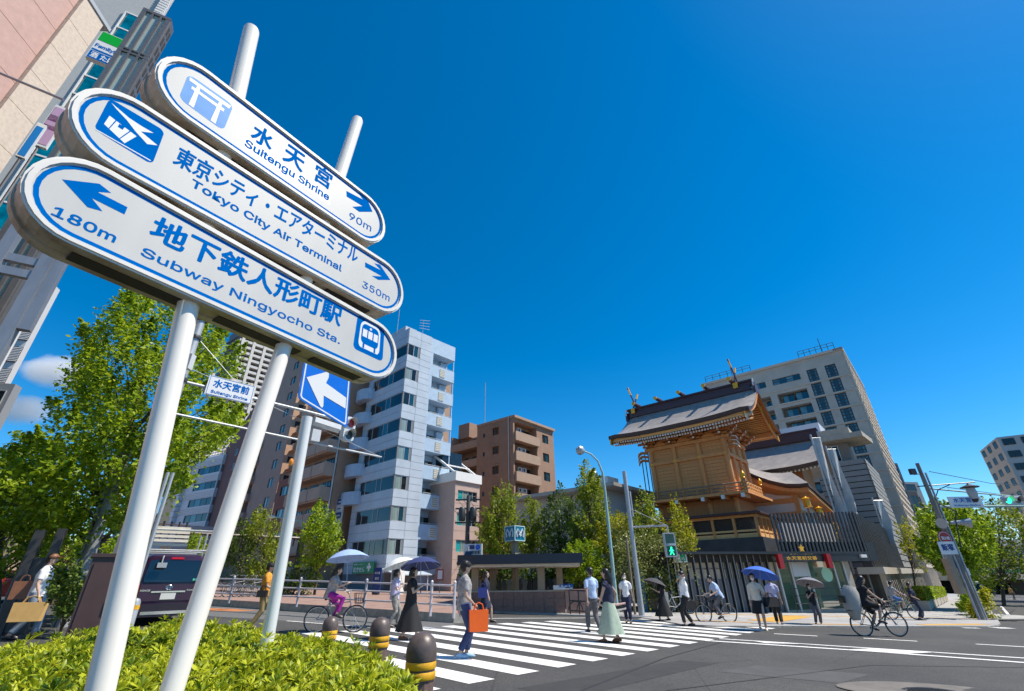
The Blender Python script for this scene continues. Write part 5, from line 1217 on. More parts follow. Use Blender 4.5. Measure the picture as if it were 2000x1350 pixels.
# ------------------------------------------------------------------ slatted screen above the police box and the long dark wall
SS = Fr(fk.O, fk.az); sx0, sz0 = SS.hx(1505, 1004, 2.2); sx1, sz1 = SS.hx(1666, 999, 2.2); szb = SS.hx(1600, 1079, 2.2)[1]
scr = tthing('slatted_screen', SS, 'tall screen of dark upright slats above the glass front of the police box', 'fence')
sl_ = MB(); sl_.box(-.06, .06, 0, .08, 0, 1); sl_.mi(1); sl_.box(.062, .072, .0, .07, 0, 1); sm_ = sl_.mesh('slat', [M_DKMET, mat('slat side painted lit', (.30, .30, .30), .4, metal=.2)])  # pale strip paints a lit edge on each slat
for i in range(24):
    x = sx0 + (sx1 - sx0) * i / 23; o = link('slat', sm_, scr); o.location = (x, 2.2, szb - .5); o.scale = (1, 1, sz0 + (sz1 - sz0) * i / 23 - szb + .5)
b = MB(); b.box(sx0 + .2, sx1 + 1, 2.35, 2.5, szb - .5, szb + (sz0 - szb) * .28); part('backing', b, M_DKMET, scr); b = MB(); b.box(sx0 + 1.6, sx1 - .8, 3.4, 3.5, szb, sz0 - .4); part('added_pale_wall', b, M_PLAST, scr)  # pale wall added so the gaps between the slats look bright
cw = at(1668, 1000, 30.5); 
DW = Fr((0, 0, 0), 41.5); pz = SS.w(sx1 + .1, 2.2); DW.o = np.array([pz.x, pz.y, gz(pz.x, pz.y)]); DW.O = Vector(DW.o)
dw = tthing('boundary_wall', DW, 'long dark ribbed shrine wall above a concrete colonnade running down the side street', 'wall')
LW = 46; zb1 = DW.hx(1690, 1107)[1]; zb2 = DW.hx(1820, 1141)[1]; zt0 = DW.hx(1668, 1001)[1]
b = MB(); b.box(0, LW, .02, .5, zb1, zt0); part('core', b, M_DKMET, dw)
rb = MB(); rb.box(0, .16, -.03, .018, 0, 1); rbm = rb.mesh('rib', mat('dark timber', (.020, .021, .025), .6, n=.35, ns=3, streak=.2))
for i in range(150): o = link('rib', rbm, dw); o.location = (i * .305 + .02, .006 * (i % 3), zb1 + .01); o.scale = (1, 1, zt0 - zb1 - .02)
gzs = lambda x: gz(*DW.w(x, 0)[:2]) - DW.o[2]
b = MB(); b.box(0, LW + 1, -.55, .9, zb1 - .42, zb1 - .003); part('beam', b, M_CONC, dw)
cm_ = MB(); cm_.box(0, .26, -.35, -.08, 0, 1); cmm = cm_.mesh('column', M_CONC)
for i in range(38): x = 1.2 + i * 1.2; o = link('column', cmm, dw); o.location = (x, 0, gzs(x)); o.scale = (1.5 if i % 8 == 0 else 1, 1, zb1 - .425 - gzs(x))
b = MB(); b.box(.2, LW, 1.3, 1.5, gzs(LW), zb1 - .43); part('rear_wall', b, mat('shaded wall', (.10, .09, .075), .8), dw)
# ================================================================== beige tower block behind the shrine
M_HOT = mat('travertine', (.50, .44, .37), .75, n=.12, ns=.5, bump=.08, bs=15); M_HOTL = mat('travertine light', (.58, .50, .41), .75, n=.06, ns=.6)
HT = frame_at(1759, 989, 62, 41.5); ht = tthing('stone_tower_block', HT, 'tall beige stone block with gridded windows and recessed balconies rising behind the shrine', 'building')
ztH = HT.hx(1637.4, 675)[1]; fl = [HT.hx(*p)[1] for p in ((1651.6, 716), (1664, 746.2), (1676.5, 777.4), (1687.2, 808.5))]; fH = (fl[0] - fl[3]) / 3
yL_ = HT.hy(1369, 744)[0]; Y_ = lambda px, py: HT.hy(px, py)[0]
s2a, s2b = Y_(1627, 700), Y_(1606, 705); s1a, s1b = Y_(1590, 708), Y_(1570.7, 713)
ba_, bb_ = Y_(1571, 745), Y_(1514, 758); la_, lb2 = Y_(1502, 766), Y_(1478, 772); ta_, tb_ = Y_(1557.5, 718), Y_(1503, 728); ua_, ub_ = Y_(1491, 735), Y_(1443, 746)
hl = []; nfl = int(ztH / fH) + 1; zfl = [ztH - .95 * (ztH - fl[0]) - k * fH for k in range(nfl)]      # floor levels, top floor first
zfl = [fl[0] - k * fH for k in range(nfl)]
M_TG = mat('tinted glass', (.09, .20, .24), .08, spec=.9, n=.5, ns=.8)
for k, z in enumerate(zfl):
    if z < 1: break
    for a, c in ((s2a, s2b), (s1a, s1b)): hl.append((a, c, z + .07 * fH, z + .93 * fH, .25))
    if k == 0: hl += [(ta_, tb_, z + .42 * fH, z + .85 * fH, .3), (ua_, ub_, z + .42 * fH, z + .85 * fH, .3)]
    else: hl += [(ba_, bb_, z + .06 * fH, z + .74 * fH, 1.8, 1), (la_, lb2, z + .06 * fH, z + .74 * fH, 1.8, 1)]
    for q in (Y_(1426, 755), Y_(1400, 760)): hl.append((q, q + 1.6, z + .3 * fH, z + .75 * fH, .25))
XH = HT.hx(1705, 790)[0]; XH = min(max(XH, 14), 22)
block(ht, M_HOT, 0, XH, 0, yL_, 0, ztH, (), hl)
for h in hl:
    if len(h) < 6:
        tall = h[3] - h[2] > fH * .6
        if tall: window(ht, 'y', h[0], h[1], h[2], h[3], 0, .15, cols=3, rows=4, fm=M_DARKF, gm=[M_TG, M_GLASSB, M_TG], fw=.14)
        else: window(ht, 'y', h[0], h[1], h[2], h[3], 0, .15, cols=4 if h[1] - h[0] > 3 else 2, rows=2, fm=M_DARKF, gm=[M_GLASSB, M_TG], fw=.08)
    else:
        w_ = h[1] - h[0]
        if w_ > 4: window(ht, 'y', h[0] + .1, h[0] + w_ * .44, h[2], h[3] - .1, 0, .9, cols=2, fm=M_DARKF, gm=[M_GLASSB, M_TG]); window(ht, 'y', h[0] + w_ * .5, h[1] - w_ * .12, h[2], h[3] - .15, 0, 1.0, cols=2, fm=M_DARKF, gm=[M_GLASSB, M_TG])
        else: window(ht, 'y', h[0] + .1, h[1] - w_ * .45, h[2], h[3] - .3, 0, 1.6, cols=2, fm=M_DARKF, gm=[M_TG, M_GLASSB])
for z in zfl:
    if z < 2: break
    b = MB(); bx(b, 'y', -.05, yL_, -.14, -.003, z - .1, z + .06); part('string_course', b, M_HOTL, ht)
    for q in range(2):
        zz = z + q * fH / 2
        b = MB(); b.box(.02, XH, -.30, -.01, zz - .28, zz + .12); part('ledge', b, M_HOTL, ht)
        b = MB(); b.box(.8, XH - .5, -.03, -.008, zz + .15, zz + fH / 2 - .25); part('window_band', b, M_GLASS, ht)
for k in range(9): b = MB(); x = .1 + k * (XH - .8) / 8; b.box(x, x + .5, -.25, -.012, 0, ztH - .3); part('pilaster', b, M_HOTL, ht)
b = MB(); bx(b, 'y', -.3, yL_, -.3, -.005, ztH - .05, ztH + .35); b.box(-.3, XH + .2, -.3, 1, ztH + .001, ztH + .345); part('coping', b, M_HOTL, ht)
for a, c in ((Y_(1628, 676), Y_(1558, 692)), (Y_(1464, 718), Y_(1376, 738))):
    b = MB(); z = ztH + .35; n = 7
    for zz in (z + .1, z + .8, z + 1.25): b.tube([(.3, a, zz), (.3, c, zz)], .05, 4)
    for i in range(n): b.tube([(.3, a + (c - a) * i / (n - 1), z), (.3, a + (c - a) * i / (n - 1), z + 1.25)], .05, 4)
    part('roof_railing', b, M_GLASSB, ht)
b = MB(); b.tube([(1, Y_(1602, 680), ztH), (1, Y_(1602, 680), ztH + 3.2)], .05, 5); b.tube([(1, Y_(1425, 725), ztH), (1, Y_(1425, 725), ztH + 4)], .05, 5); part('lightning_rod', b, M_DARKF, ht)
# ------------------------------------------------------------------ grey banded building
M_BAND = mat('grey band', (.27, .265, .25), .7, n=.08, ns=.8)
LV = frame_at(1700, 927, 50, 41.5); lv = tthing('banded_building', LV, 'grey building clad in wide horizontal bands under a flat overhanging roof beside the white banners', 'building')
zt3 = LV.hx(1683, 889)[1]; zr3 = LV.hx(1683, 866)[1]; yl3 = LV.hy(1590, 905)[0]; xe3 = 12
b = MB(); b.box(.15, xe3, .15, yl3, 0, zt3); part('core', b, M_INT, lv)
st = (LV.hx(1683, 889)[1] - LV.hx(1692, 908)[1]) * .72
for k in range(int(zt3 / st) + 1):
    z1 = zt3 - k * st; b = MB(); b.box(0, .14, 0, yl3, z1 - st * .86, z1); part('band', b, M_BAND, lv); b = MB(); b.box(0, xe3, -.02, .13, z1 - st * .80, z1 - .002); part('band', b, M_BAND, lv)
b = MB(); b.box(1.2, 4, 1.2, yl3, zt3 + .01, zr3); part('upper_wall', b, mat('upper grey', (.22, .20, .18), .8, n=.05), lv); window(lv, 'y', yl3 * .45, yl3 * .7, zt3 + .2, zr3 - .3, 1.2, -.07, cols=2, fm=M_WHITE)
b = MB(); b.prismz([(-.5, -.6), (4.6, -1.0), (4.6, yl3 + 3), (-.5, yl3 + 3)], zr3, zr3 + .55); b.box(.2, 4, .5, yl3 + 1, zr3 + .55, zr3 + 1.4); part('roof_slab', b, M_CONC, lv)
b = MB(); b.box(3.0, 7, 3.5, yl3 + 8, zr3 + .56, zr3 + 3.2); part('white_roof_house', b, mat('pale metal', (.55, .58, .66), .5), lv)
# ------------------------------------------------------------------ distant buildings at the end of the side street
def farblock(name, px0, px1, pyt, Y, az, label, m, rows=0, cols=0, depth=14, gm=None):
    f = frame_at(px0, 1100, Y, az); t = tthing(name, f, label, 'building'); x = f.hx(px1, 1000)[0]; z = f.hx(px0, pyt)[1]; x = abs(x)
    block(t, m, 0, x, 0, depth, -2, z)
    for r_ in range(rows):
        for c in range(cols):
            w_ = x / cols; fh_ = z / rows
            window(t, 'x', c * w_ + w_ * .2, (c + 1) * w_ - w_ * .15, r_ * fh_ + fh_ * .3, r_ * fh_ + fh_ * .82, 0, -.07, cols=2, fm=M_DARKF, gm=gm or M_GLASS, seppane=False)
            if c == 0 or True: 
                if c < 3: window(t, 'y', c * depth / 3 + 1, (c + 1) * depth / 3 - .8, r_ * fh_ + fh_ * .3, r_ * fh_ + fh_ * .82, 0, -.07, cols=2, fm=M_DARKF, gm=gm or M_GLASS, seppane=False)
    return t
farblock('dark_office', 1757, 1790, 905, 150, 80, 'dark grey distant office block beyond the beige stone block', mat('dark office', (.07, .08, .10), .5), 9, 3, 10)
farblock('slim_tower', 1800, 1816, 942, 170, 80, 'slim pale distant tower beyond the dark office block', mat('slim pale', (.35, .34, .33), .7), 8, 1, 8)
farblock('brown_far_block', 1776, 1806, 960, 160, 80, 'low dark brown distant block below the slim tower', mat('far brown', (.09, .07, .06), .7), 4, 3, 8)
fr_ = farblock('white_corner_block', 2070, 2400, 840, 60, 122, 'white concrete block with rows of windows beyond the green traffic light', mat('white concrete', (.52, .49, .46), .75, n=.08), 12, 8, 9)
farblock('street_end_block', 1900, 2020, 1070, 190, 85, 'low grey block closing the end of the side street', mat('street end', (.30, .29, .27), .8, n=.1), 6, 8, 20)
for i, (a, c, yt_, Y, col) in enumerate(((1010, 1080, 1000, 120, (.34, .32, .30)), (1085, 1180, 1040, 140, (.27, .22, .18)), (1180, 1300, 1010, 130, (.38, .37, .36)), (940, 1012, 1030, 110, (.3, .2, .15)))):
    farblock('infill_block', a, c, yt_, Y, 85, ('pale grey distant block seen between the trees', 'brown distant block seen between the trees', 'light grey distant block behind the tall pedestrian signal pole', 'reddish distant block behind the pink tiled building')[i], mat('infill%d' % i, col, .8, n=.1), 7, 5)
for i, (a, c, yt_, Y) in enumerate(((60, 130, 1060, 120), (-60, 60, 1010, 100), (130, 200, 1040, 130), (200, 330, 1000, 140))):
    farblock('street_row_block', a, c, yt_, Y, 70, ('grey block far down the avenue behind the person in white', 'tan block far down the avenue at the frame edge', 'beige block far down the avenue behind the brown cabinet', 'pale block far down the avenue behind the van')[i], mat('row%d' % i, ((.30, .30, .30), (.38, .30, .2), (.42, .36, .28), (.36, .36, .37))[i], .8, n=.1), 8, 5)
# elevated expressway across the end of the street
p0, p1_ = at(1925, 1128, 120), at(2150, 1128, 130); ex = thing('elevated_road', 'elevated beige expressway with a green stripe crossing the end of the side street', 'bridge', (p0.x, p0.y, gz(p0.x, p0.y)), math.atan2(p1_.y - p0.y, p1_.x - p0.x))
zb3 = at(1980, 1132, 122).z - gz(p0.x, p0.y); zt4 = at(1980, 1108, 122).z - gz(p0.x, p0.y)
b = MB(); b.box(-8, 60, 0, 14, zb3, zt4); part('deck_beam', b, mat('expressway beige', (.45, .38, .27), .8, n=.08), ex); b = MB(); b.box(-8, 60, -.06, -.01, zt4 - 1.0, zt4 - .55); part('green_stripe', b, M_GREEN, ex)
b = MB(); z5 = at(1990, 1050, 122).z - gz(p0.x, p0.y); b.box(6, 60, 4, 12, z5 - 1.5, z5); b.box(20, 22, 6, 9, zt4, z5 - 1.5); part('upper_ramp', b, mat('expressway grey', (.40, .40, .40), .8), ex)
b = MB()
for k in range(4): b.box(2 + k * 18, 4.5 + k * 18, 5, 8, -1, zb3)
part('pier', b, M_CONC, ex, kind='stuff')
b = MB(); b.box(-6, 58, 11, 11.5, -1, zb3); part('rear_wall', b, M_INT, ex)  # near-black sheet stands in for the shade below the deck
# ------------------------------------------------------------------ grey hall with a wide eave behind the trees
HL = frame_at(1189, 1000, 41, 41); hl_ = tthing('grey_hall', HL, 'low grey hall with a wide thin roof behind the row of young trees', 'building')
ze = HL.hx(1189, 958)[1]; yH = HL.hy(1004, 985)[0]; b = MB(); b.box(0, 9, 0, yH, 0, ze); part('wall', b, mat('hall grey', (.40, .40, .41), .8, n=.05), hl_)
b = MB(); b.box(-1.5, 11, -1.6, yH + 1.5, ze + .01, ze + .3); part('roof_slab', b, M_ROOFT, hl_)
b = MB(); yy = HL.hy(1158, 940, 3)[0]; b.lathe([(.5, 0), (.55, .2), (.55, 1.3), (.4, 1.6), (.1, 1.7)], 14, (3, yy, ze + .9)); part('water_tank', b, M_ALU, hl_); b = MB(); b.box(2, 4, yy - 2.2, yy - .8, ze + .3, ze + 1.6); part('roof_box', b, M_WHITE, hl_)
b = MB()
for q in range(3): b.tube([(5, q * .35 - 2, ze), (5, q * .35 - 2, ze + 4.2 - q * .4)], .05, 5)
part('aerial', b, M_DARKF, hl_)

# ================================================================== near buildings at the upper left edge
M_PKG = mat('pink granite', (.50, .31, .26), .7, n=.10, ns=5, bump=.1, bs=60); M_BGE = mat('beige stone', (.58, .47, .37), .75, n=.12, ns=9, bump=.2, bs=70)
q = at(96, 185, 8.5); PB = Fr((q.x, q.y, gz(q.x, q.y)), -7); pb = tthing('granite_building', PB, 'near pink granite building with a beige stone end pier cropped at the upper edge', 'building')
zp0 = PB.hx(186, 33)[1]; wP = abs(PB.hx(100, 80)[0]); wP = min(max(wP, .8), 1.6)
b = MB(); b.box(-14, 0, .06, 8, 0, zp0 - .1); part('core', b, M_CONC, pb)
xq0 = 0
for k in range(14):
    z0 = zp0 - 1.25 * (k + 1); z1 = zp0 - 1.25 * k
    if z1 < 2.0: break
    b = MB(); b.box(-wP, .02, -.12, .055, z0 + .008, z1 - .008); b.box(.003, .14, .055, 1.2, z0 + .008, z1 - .008); part('stone', b, M_BGE, pb)
    for j in range(7):
        x1 = -wP - j * 1.5; b = MB(); b.box(x1 - 1.5 + .008, x1 - .008, -.01 - .004 * (j % 2), .055, z0 + .008 + .6, z1 - .008 + .6 if k else zp0 - .1); part('panel', b, M_PKG, pb)
b = MB(); b.box(-wP - .1, .25, -.16, .5, zp0, zp0 + .15); part('coping', b, M_ALU, pb)
# glazed shop building with the lift tower in front
M_TEALG = mat('teal curtain wall', (.0, .16, .22), .08, spec=1.0, n=.6, ns=1.5)
q = at(160, 160, 17); TG = Fr((q.x, q.y, gz(q.x, q.y)), 60); tg = tthing('glazed_shop_building', TG, 'pale building with a teal glazed strip and louvred top behind the store sign', 'building')
xa, xb_ = TG.hx(165, 150)[0], TG.hx(222, 165)[0]; zz1 = TG.hx(222, 12)[1]; zz0 = TG.hx(160, 165)[1]; xw = TG.hx(308, 33)[0]
b = MB(); b.box(-3, xw, .1, .7, 0, TG.hx(240, -70)[1]); part('wall', b, mat('pale grey wall', (.42, .42, .40), .7, n=.05), tg)
n = 12; hh = (zz1 - zz0) / 4.5
for k in range(n):
    z1 = zz1 - k * hh; b = MB(); b.box(xa + .05, xb_ - .05, .03, .06, z1 - hh + .06, z1 - .06); part('pane', b, M_TEALG, tg); b = MB(); b.box(xa - .05, xb_ + .05, .0, .095, z1 - .055, z1 + .055); part('transom', b, M_WHITE, tg)
b = MB(); b.box(xa - .12, xa - .06, -.02, .095, zz1 - n * hh, zz1); b.box(xb_ + .055, xb_ + .12, -.02, .095, zz1 - n * hh, zz1); part('window_edge', b, M_WHITE, tg)
zl0 = TG.hx(262, 22)[1]
for k in range(14): b = MB(); b.box(xb_ + .3, xw - .3, -.12, .098, zl0 + k * .28, zl0 + k * .28 + .17); part('louvre', b, M_WHITE, tg)
q = at(235, 88, 13.5); GT = Fr((q.x, q.y, gz(q.x, q.y)), 62); gt = tthing('lift_tower', GT, 'grey steel framed tower with frosted glass panels rising behind the top board', 'building')
xg = GT.hx(291, 114)[0]; zg1 = GT.hx(275, 14)[1]; zm_ = GT.hx(237, 95)[1]; M_STL = mat('grey steel', (.17, .16, .155), .45, metal=.4, n=.08); M_FROST = mat('frosted glass', (.34, .41, .38), .25, spec=.6, n=.05)
b = MB(); f = .09 * xg / .6
for x in (0, xg * .34, xg * .64, xg - f): w_ = f if x in (0, xg - f) else f * .5; b.box(x, x + w_, -.06, .06, 0, zg1)
b.box(0, xg, -.065, .065, zg1 - f, zg1 + .01); b.box(0, xg, -.065, .065, zm_ - f * .9, zm_ - f * .4); b.box(0, xg, -.065, .065, zm_ + f * .4, zm_ + f * .9); b.box(0, xg, -.065, .065, zm_ - 4.2, zm_ - 4)
b.box(xg - .02, xg + .03, .06, xg * .55, 0, zg1); part('steel_frame', b, M_STL, gt)
for j in range(3):
    b = MB(); b.quad((xg * (.1 + .3 * j), .03 + .004 * j, 0), (xg * (.37 + .3 * j), .03 + .004 * j, 0), (xg * (.37 + .3 * j), .03, zg1 - f), (xg * (.1 + .3 * j), .03, zg1 - f)); part('frosted_pane', b, M_FROST, gt)
b = MB()
for k in range(12):
    for j in range(2): b.box(xg + .031, xg + .04, .12 + j * .3, .3 + j * .3, zg1 - 1.1 - k * .9, zg1 - .5 - k * .9)
part('slot', b, M_INT, gt, kind='stuff')
q = at(202, 92, 14.2); FS = Fr((q.x, q.y, gz(q.x, q.y)), 58); fs_ = tthing('store_sign', FS, 'convenience store blade sign in green white and blue, half hidden by the steel framed tower', 'sign')
(xA, zA), (xB, zB), (xC, zC_), (xD, zD) = [FS.hx(*p) for p in ((199, 59), (236, 76), (206, 128), (170, 108))]
sx = (xA + xD) / 2; ex_ = sx + (xB - xA) * 1.75; z1 = (zA + zB) / 2; z0 = (zC_ + zD) / 2; Hs = z1 - z0
b = MB(); b.box(sx, ex_, 0, .25, z0, z1); part('box', b, M_WHITE, fs_)
b = MB(); b.box(sx + .04, ex_ - .04, -.012, -.002, z0 + Hs * .66, z1 - .04); part('green_band', b, mat('store green', (.0, .40, .02), .4), fs_)
b = MB(); b.box(sx + .04, ex_ - .04, -.012, -.002, z0 + .03, z0 + Hs * .26); b.box(sx + .04, ex_ - .04, -.012, -.002, z0 + Hs * .29, z0 + Hs * .34); part('blue_band', b, M_BLUE, fs_)
b = MB(); text_in(b, 'FamilyMart', sx + .08, z0 + Hs * .42, ex_ - .08, z0 + Hs * .42, Hs * .15, -.006, .04); part('lettering', b, M_BLUE, fs_); b = MB(); text_in(b, '酒 たばこ', sx + .12, z0 + Hs * .05, ex_ - .1, z0 + Hs * .05, Hs * .18, -.016, .03); part('lettering', b, M_WHITE, fs_)
def bill(px, Y, az, cols, label, nm='billboard'):
    c = at(*px[0], Y); f = Fr((c.x, c.y, gz(c.x, c.y)), az); P = [f.hx(*p) for p in px]; t = tthing(nm, f, label, 'sign')
    x0, x1 = min(P[0][0], P[3][0]), max(P[1][0], P[2][0]); z0, z1 = min(P[2][1], P[3][1]), max(P[0][1], P[1][1])
    b = MB(); b.box(x0, x1, 0, .12, z0, z1); part('panel', b, M_WHITE, t)
    for i, (c_, a, d) in enumerate(cols): b = MB(); b.box(x0 + .03, x1 - .03, -.01, -.002, z0 + (z1 - z0) * a, z0 + (z1 - z0) * d); part('print', b, mat('bill%s%d' % (label[:6], i), c_, .4), t)
    b = MB(); b.tube([((x0 + x1) / 2, .06, 0), ((x0 + x1) / 2, .06, z0)], .04, 6); part('bracket_post', b, M_STL, t)
bill([(66, 250), (78, 240), (55, 300), (44, 308)], 10, 50, (((.01, .2, .55), .04, .9),), 'blue and white poster board below the beige stone pier')
bill([(95, 225), (112, 205), (90, 290), (76, 285)], 10.6, 55, (((.55, .35, .5), .05, .95), ((.35, .1, .3), .4, .5), ((.3, .08, .25), .6, .75)), 'pink and purple shop banner beside the blue poster board')
# steel mast with cross bars and the long bracket arm
M_MAST = mat('mast steel', (.28, .29, .31), .45, metal=.5, n=.15, ns=4, streak=.3)
q = at(60, 560, 5.2); MS = Fr((q.x, q.y, gz(q.x, q.y)), 60); ms = tthing('steel_mast', MS, 'grey twin tube steel mast with cross bars left of the bottom board', 'mast')
xl_ = MS.hx(8, 480)[0]; zt5 = MS.hx(110, 440)[1] + .9
b = MB(); b.box(-.07, .07, 0, .14, 0, zt5); part('mast_tube', b, M_MAST, ms); b = MB(); b.box(xl_ - .06, xl_ + .06, 0, .12, 0, zt5); part('mast_tube', b, M_MAST, ms)
for py in (505, 532): z = MS.hx(45, py)[1]; b = MB(); b.box(xl_ + .061, -.071, .02, .10, z - .06, z + .06); part('cross_bar', b, M_MAST, ms)
z = MS.hx(95, 495)[1]; b = MB(); b.box(.071, .2, .02, .12, z - 1.2, z + .5); part('junction_box', b, M_MAST, ms)
a_, c = at(-60, 118, 5.6), at(124, 195, 6.2); arm = thing('bracket_arm', 'thin grey metal arm reaching across the granite building to the middle board', 'pole', a_); b = MB(); b.tube([(0, 0, 0), tuple(c - a_)], .028, 10); part('arm_tube', b, M_MAST, arm, smooth=True); b = MB(); b.tube([(0, 0, 0), (0, 0, -a_.z)], .05, 8); part('post', b, M_MAST, arm)
# striped building at the left edge
q = at(100, 575, 40); ST = Fr((q.x, q.y, gz(q.x, q.y)), 70); stb = tthing('louvred_tower', ST, 'white tower with banks of dark horizontal louvres at the left edge', 'building')
zs1 = ST.hx(107, 558)[1]; b = MB(); b.box(-14, 0, .1, .9, 0, zs1); part('wall', b, mat('pale tower', (.55, .55, .54), .6), stb)
fz = (zs1 - ST.hx(60, 700)[1]) / 3.55
for k in range(10):
    z1 = zs1 - k * fz; b = MB(); b.box(-14, .02, -.05, .095, z1 - fz * .78, z1 - .1 * fz); o = part('louvre_bank', b, M_DARKF, stb)
    b = MB()
    for j in range(9): zz = z1 - fz * .76 + j * fz * .073; b.box(-14, .05, -.12, -.055, zz, zz + fz * .032)
    part('blade', b, M_WHITE, o, kind='stuff')
q = at(12, 600, 30); SB = Fr((q.x, q.y, gz(q.x, q.y)), 70); sbb = tthing('white_panel_building', SB, 'white panelled building with a red sign strip at the left edge behind the steel mast', 'building'); zq = SB.hx(40, 545)[1]
b = MB(); b.box(-12, SB.hx(36, 640)[0], 0, .5, 0, zq); part('wall', b, mat('white panels', (.62, .62, .6), .6, n=.04), sbb); b = MB(); xx = SB.hx(4, 560)[0]; b.box(xx - .5, xx, -.2, -.01, zq - 3, zq - .4); part('red_strip', b, mat('red strip', (.5, .06, .03), .5), sbb)
for k in range(6): b = MB(); b.box(-12, SB.hx(36, 640)[0], -.02, -.004, zq - 1.4 * (k + 1), zq - 1.4 * (k + 1) + .04); part('panel_joint', b, M_TOWD, sbb)
q = at(20, 770, 34); SC = Fr((q.x, q.y, gz(q.x, q.y)), 75); scb = tthing('grey_step_building', SC, 'lower grey glazed building below the louvred tower at the left edge', 'building'); zq = SC.hx(26, 750)[1]; b = MB(); b.box(-10, 0, 0, .8, 0, zq); part('wall', b, mat('grey step', (.25, .26, .27), .5), scb)
for k in range(5): window(scb, 'x', -2.6, -.3, zq - 2.6 - 2.9 * k, zq - .6 - 2.9 * k, 0, -.07, cols=2)
# ================================================================== street furniture
M_GALV = mat('galvanised', (.40, .42, .43), .45, metal=.35, n=.14, ns=5, streak=.3); M_TEALP = mat('pale teal paint', (.30, .47, .46), .45, n=.06); M_SIGBOX = mat('signal grey', (.52, .54, .55), .45, n=.05)
M_LENSR = mat('red lens', (.30, .02, .015), .25); M_LENSD = mat('dark lens', (.03, .035, .03), .2); M_LENSG = mat('green lens lit', (.02, .5, .25), .3, emit=(.02, .9, .35), es=1.6)
def base_at(px, py, Y): p = at(px, py, Y); return Vector((p.x, p.y, gz(p.x, p.y)))
def sgn(v): return 1 if v > 0 else -1
def cyl(b, p, d, r0, r1, L, n=16):
    d = Vector(d).normalized(); b.tube([Vector(p), Vector(p) + d * L], [r0, r1], n)
def plate(b, c, u, w_, h_, t, nrm):                 # upright plate centred at c, u horizontal unit, nrm outward
    u = Vector(u); nn = Vector(nrm); z = Vector((0, 0, 1)); q = [c + u * (sx * w_ / 2) + z * (sz * h_ / 2) for sx, sz in ((-1, -1), (1, -1), (1, 1), (-1, 1))]
    b.hexa([q[0], q[1], q[1] - nn * t, q[0] - nn * t], [q[3], q[2], q[2] - nn * t, q[3] - nn * t])
def text_on(s, c, u, w_, h_, off, bold=.03):         # lettering on an upright plate
    b = MB(); text_in(b, s, -w_ / 2, -h_ / 2, w_ / 2, -h_ / 2, h_, 0, bold); u = Vector(u); nn = u.cross(Vector((0, 0, 1)))
    b.v = [tuple(Vector(c) + u * x + Vector((0, 0, z)) + nn * (off - y)) for x, y, z in b.v]; return b
def name_plate(root, O, cx, Y_or_fr, corners, nm='street_name_plate'):
    pass
# ---- left signal pole with its street name plate and signal
Bp = base_at(362, 715, 9.0); zB = at(405, 590, 9.0).z - Bp.z
sp = thing('signal_pole', 'grey signal pole behind the left sign post carrying two arms and a name plate', 'signal pole', Bp)
b = MB(); b.tube([(0, 0, 0), (0, 0, zB)], [.125, .085], 18); part('pole', b, M_GALV, sp, smooth=True)
for py in (625, 660, 742): z = at(398 - (py - 613) * .35, py, 9).z - Bp.z; b = MB(); b.lathe([(.125, -.04), (.13, 0), (.125, .04)], 14, (0, 0, z)); part('band_clamp', b, M_DARKF, sp)
def on_z(px, py, z): d = ray(px, py); t = (z - HC) / d[2]; return Vector((d[0] * t, d[1] * t, z))
zA = at(356, 744, 9.0).z; eA = on_z(596, 803, zA) - Bp; a0 = Vector((0, 0, zA - Bp.z)); dA = Vector((eA.x, eA.y, 0)).normalized()
eS = on_z(668, 822, zA) - Bp
b = MB(); b.tube([a0, eA, eS], .035, 10); part('arm', b, M_GALV, sp, smooth=True)
zA2 = at(345, 806, 9.0).z; e2 = on_z(745, 893, zA2) - Bp; b = MB(); b.tube([(0, 0, zA2 - Bp.z), e2], .026, 8); part('arm', b, M_GALV, sp, smooth=True)
b = MB(); b.tube([(0, 0, zA - Bp.z + 1.1), eA * .5 + a0 * .5 + Vector((0, 0, .02)), eS], .008, 5); b.tube([(0, 0, zA - Bp.z + .35), e2], .007, 5); part('stay_wire', b, M_GALV, sp)
# plate hangs on the arm
def arm_pt(px, py, off=0.0):                         # the upright plane through the arm
    nA = dA.cross(Vector((0, 0, 1))); d = Vector(ray(px, py)); o = Vector((0, 0, HC)); t = ((Bp + a0 + nA * off - o).dot(nA)) / d.dot(nA); q = o + d * t - Bp; return q
nA = dA.cross(Vector((0, 0, 1))); 
q = [arm_pt(*p, .07) for p in ((409, 733), (499, 754), (491, 791), (400, 768))]; c = sum(q, Vector()) / 4; wP_ = ((q[1] - q[0]).dot(dA) + (q[2] - q[3]).dot(dA)) / 2; hP_ = ((q[0] - q[3]).z + (q[1] - q[2]).z) / 2
b = MB(); plate(b, c, dA, wP_, hP_, .03, nA); pl_ = part('name_plate', b, M_STICK, sp)
b = MB()
for dx, dz, w2, h2 in ((0, .47, .96, .02), (0, -.47, .96, .02), (-.47, 0, .008, .92), (.47, 0, .008, .92)): plate(b, c + dA * dx * wP_ + Vector((0, 0, dz * hP_)) + nA * .003, dA, w2 * wP_, h2 * hP_ if h2 < .5 else h2 * hP_, .002, nA)
part('border', b, M_BLUE, pl_)
part('lettering', text_on('水天宮前', c + Vector((0, 0, hP_ * .16)), dA, wP_ * .76, hP_ * .42, .004), M_BLUE, pl_); part('lettering', text_on('Suitengu Shrine', c - Vector((0, 0, hP_ * .27)), dA, wP_ * .78, hP_ * .2, .004), M_BLUE, pl_)
b = MB()
for s in (-.42, 0, .42): plate(b, c + dA * s * wP_ - nA * .05, dA, .05, hP_ * 1.35, .03, nA)
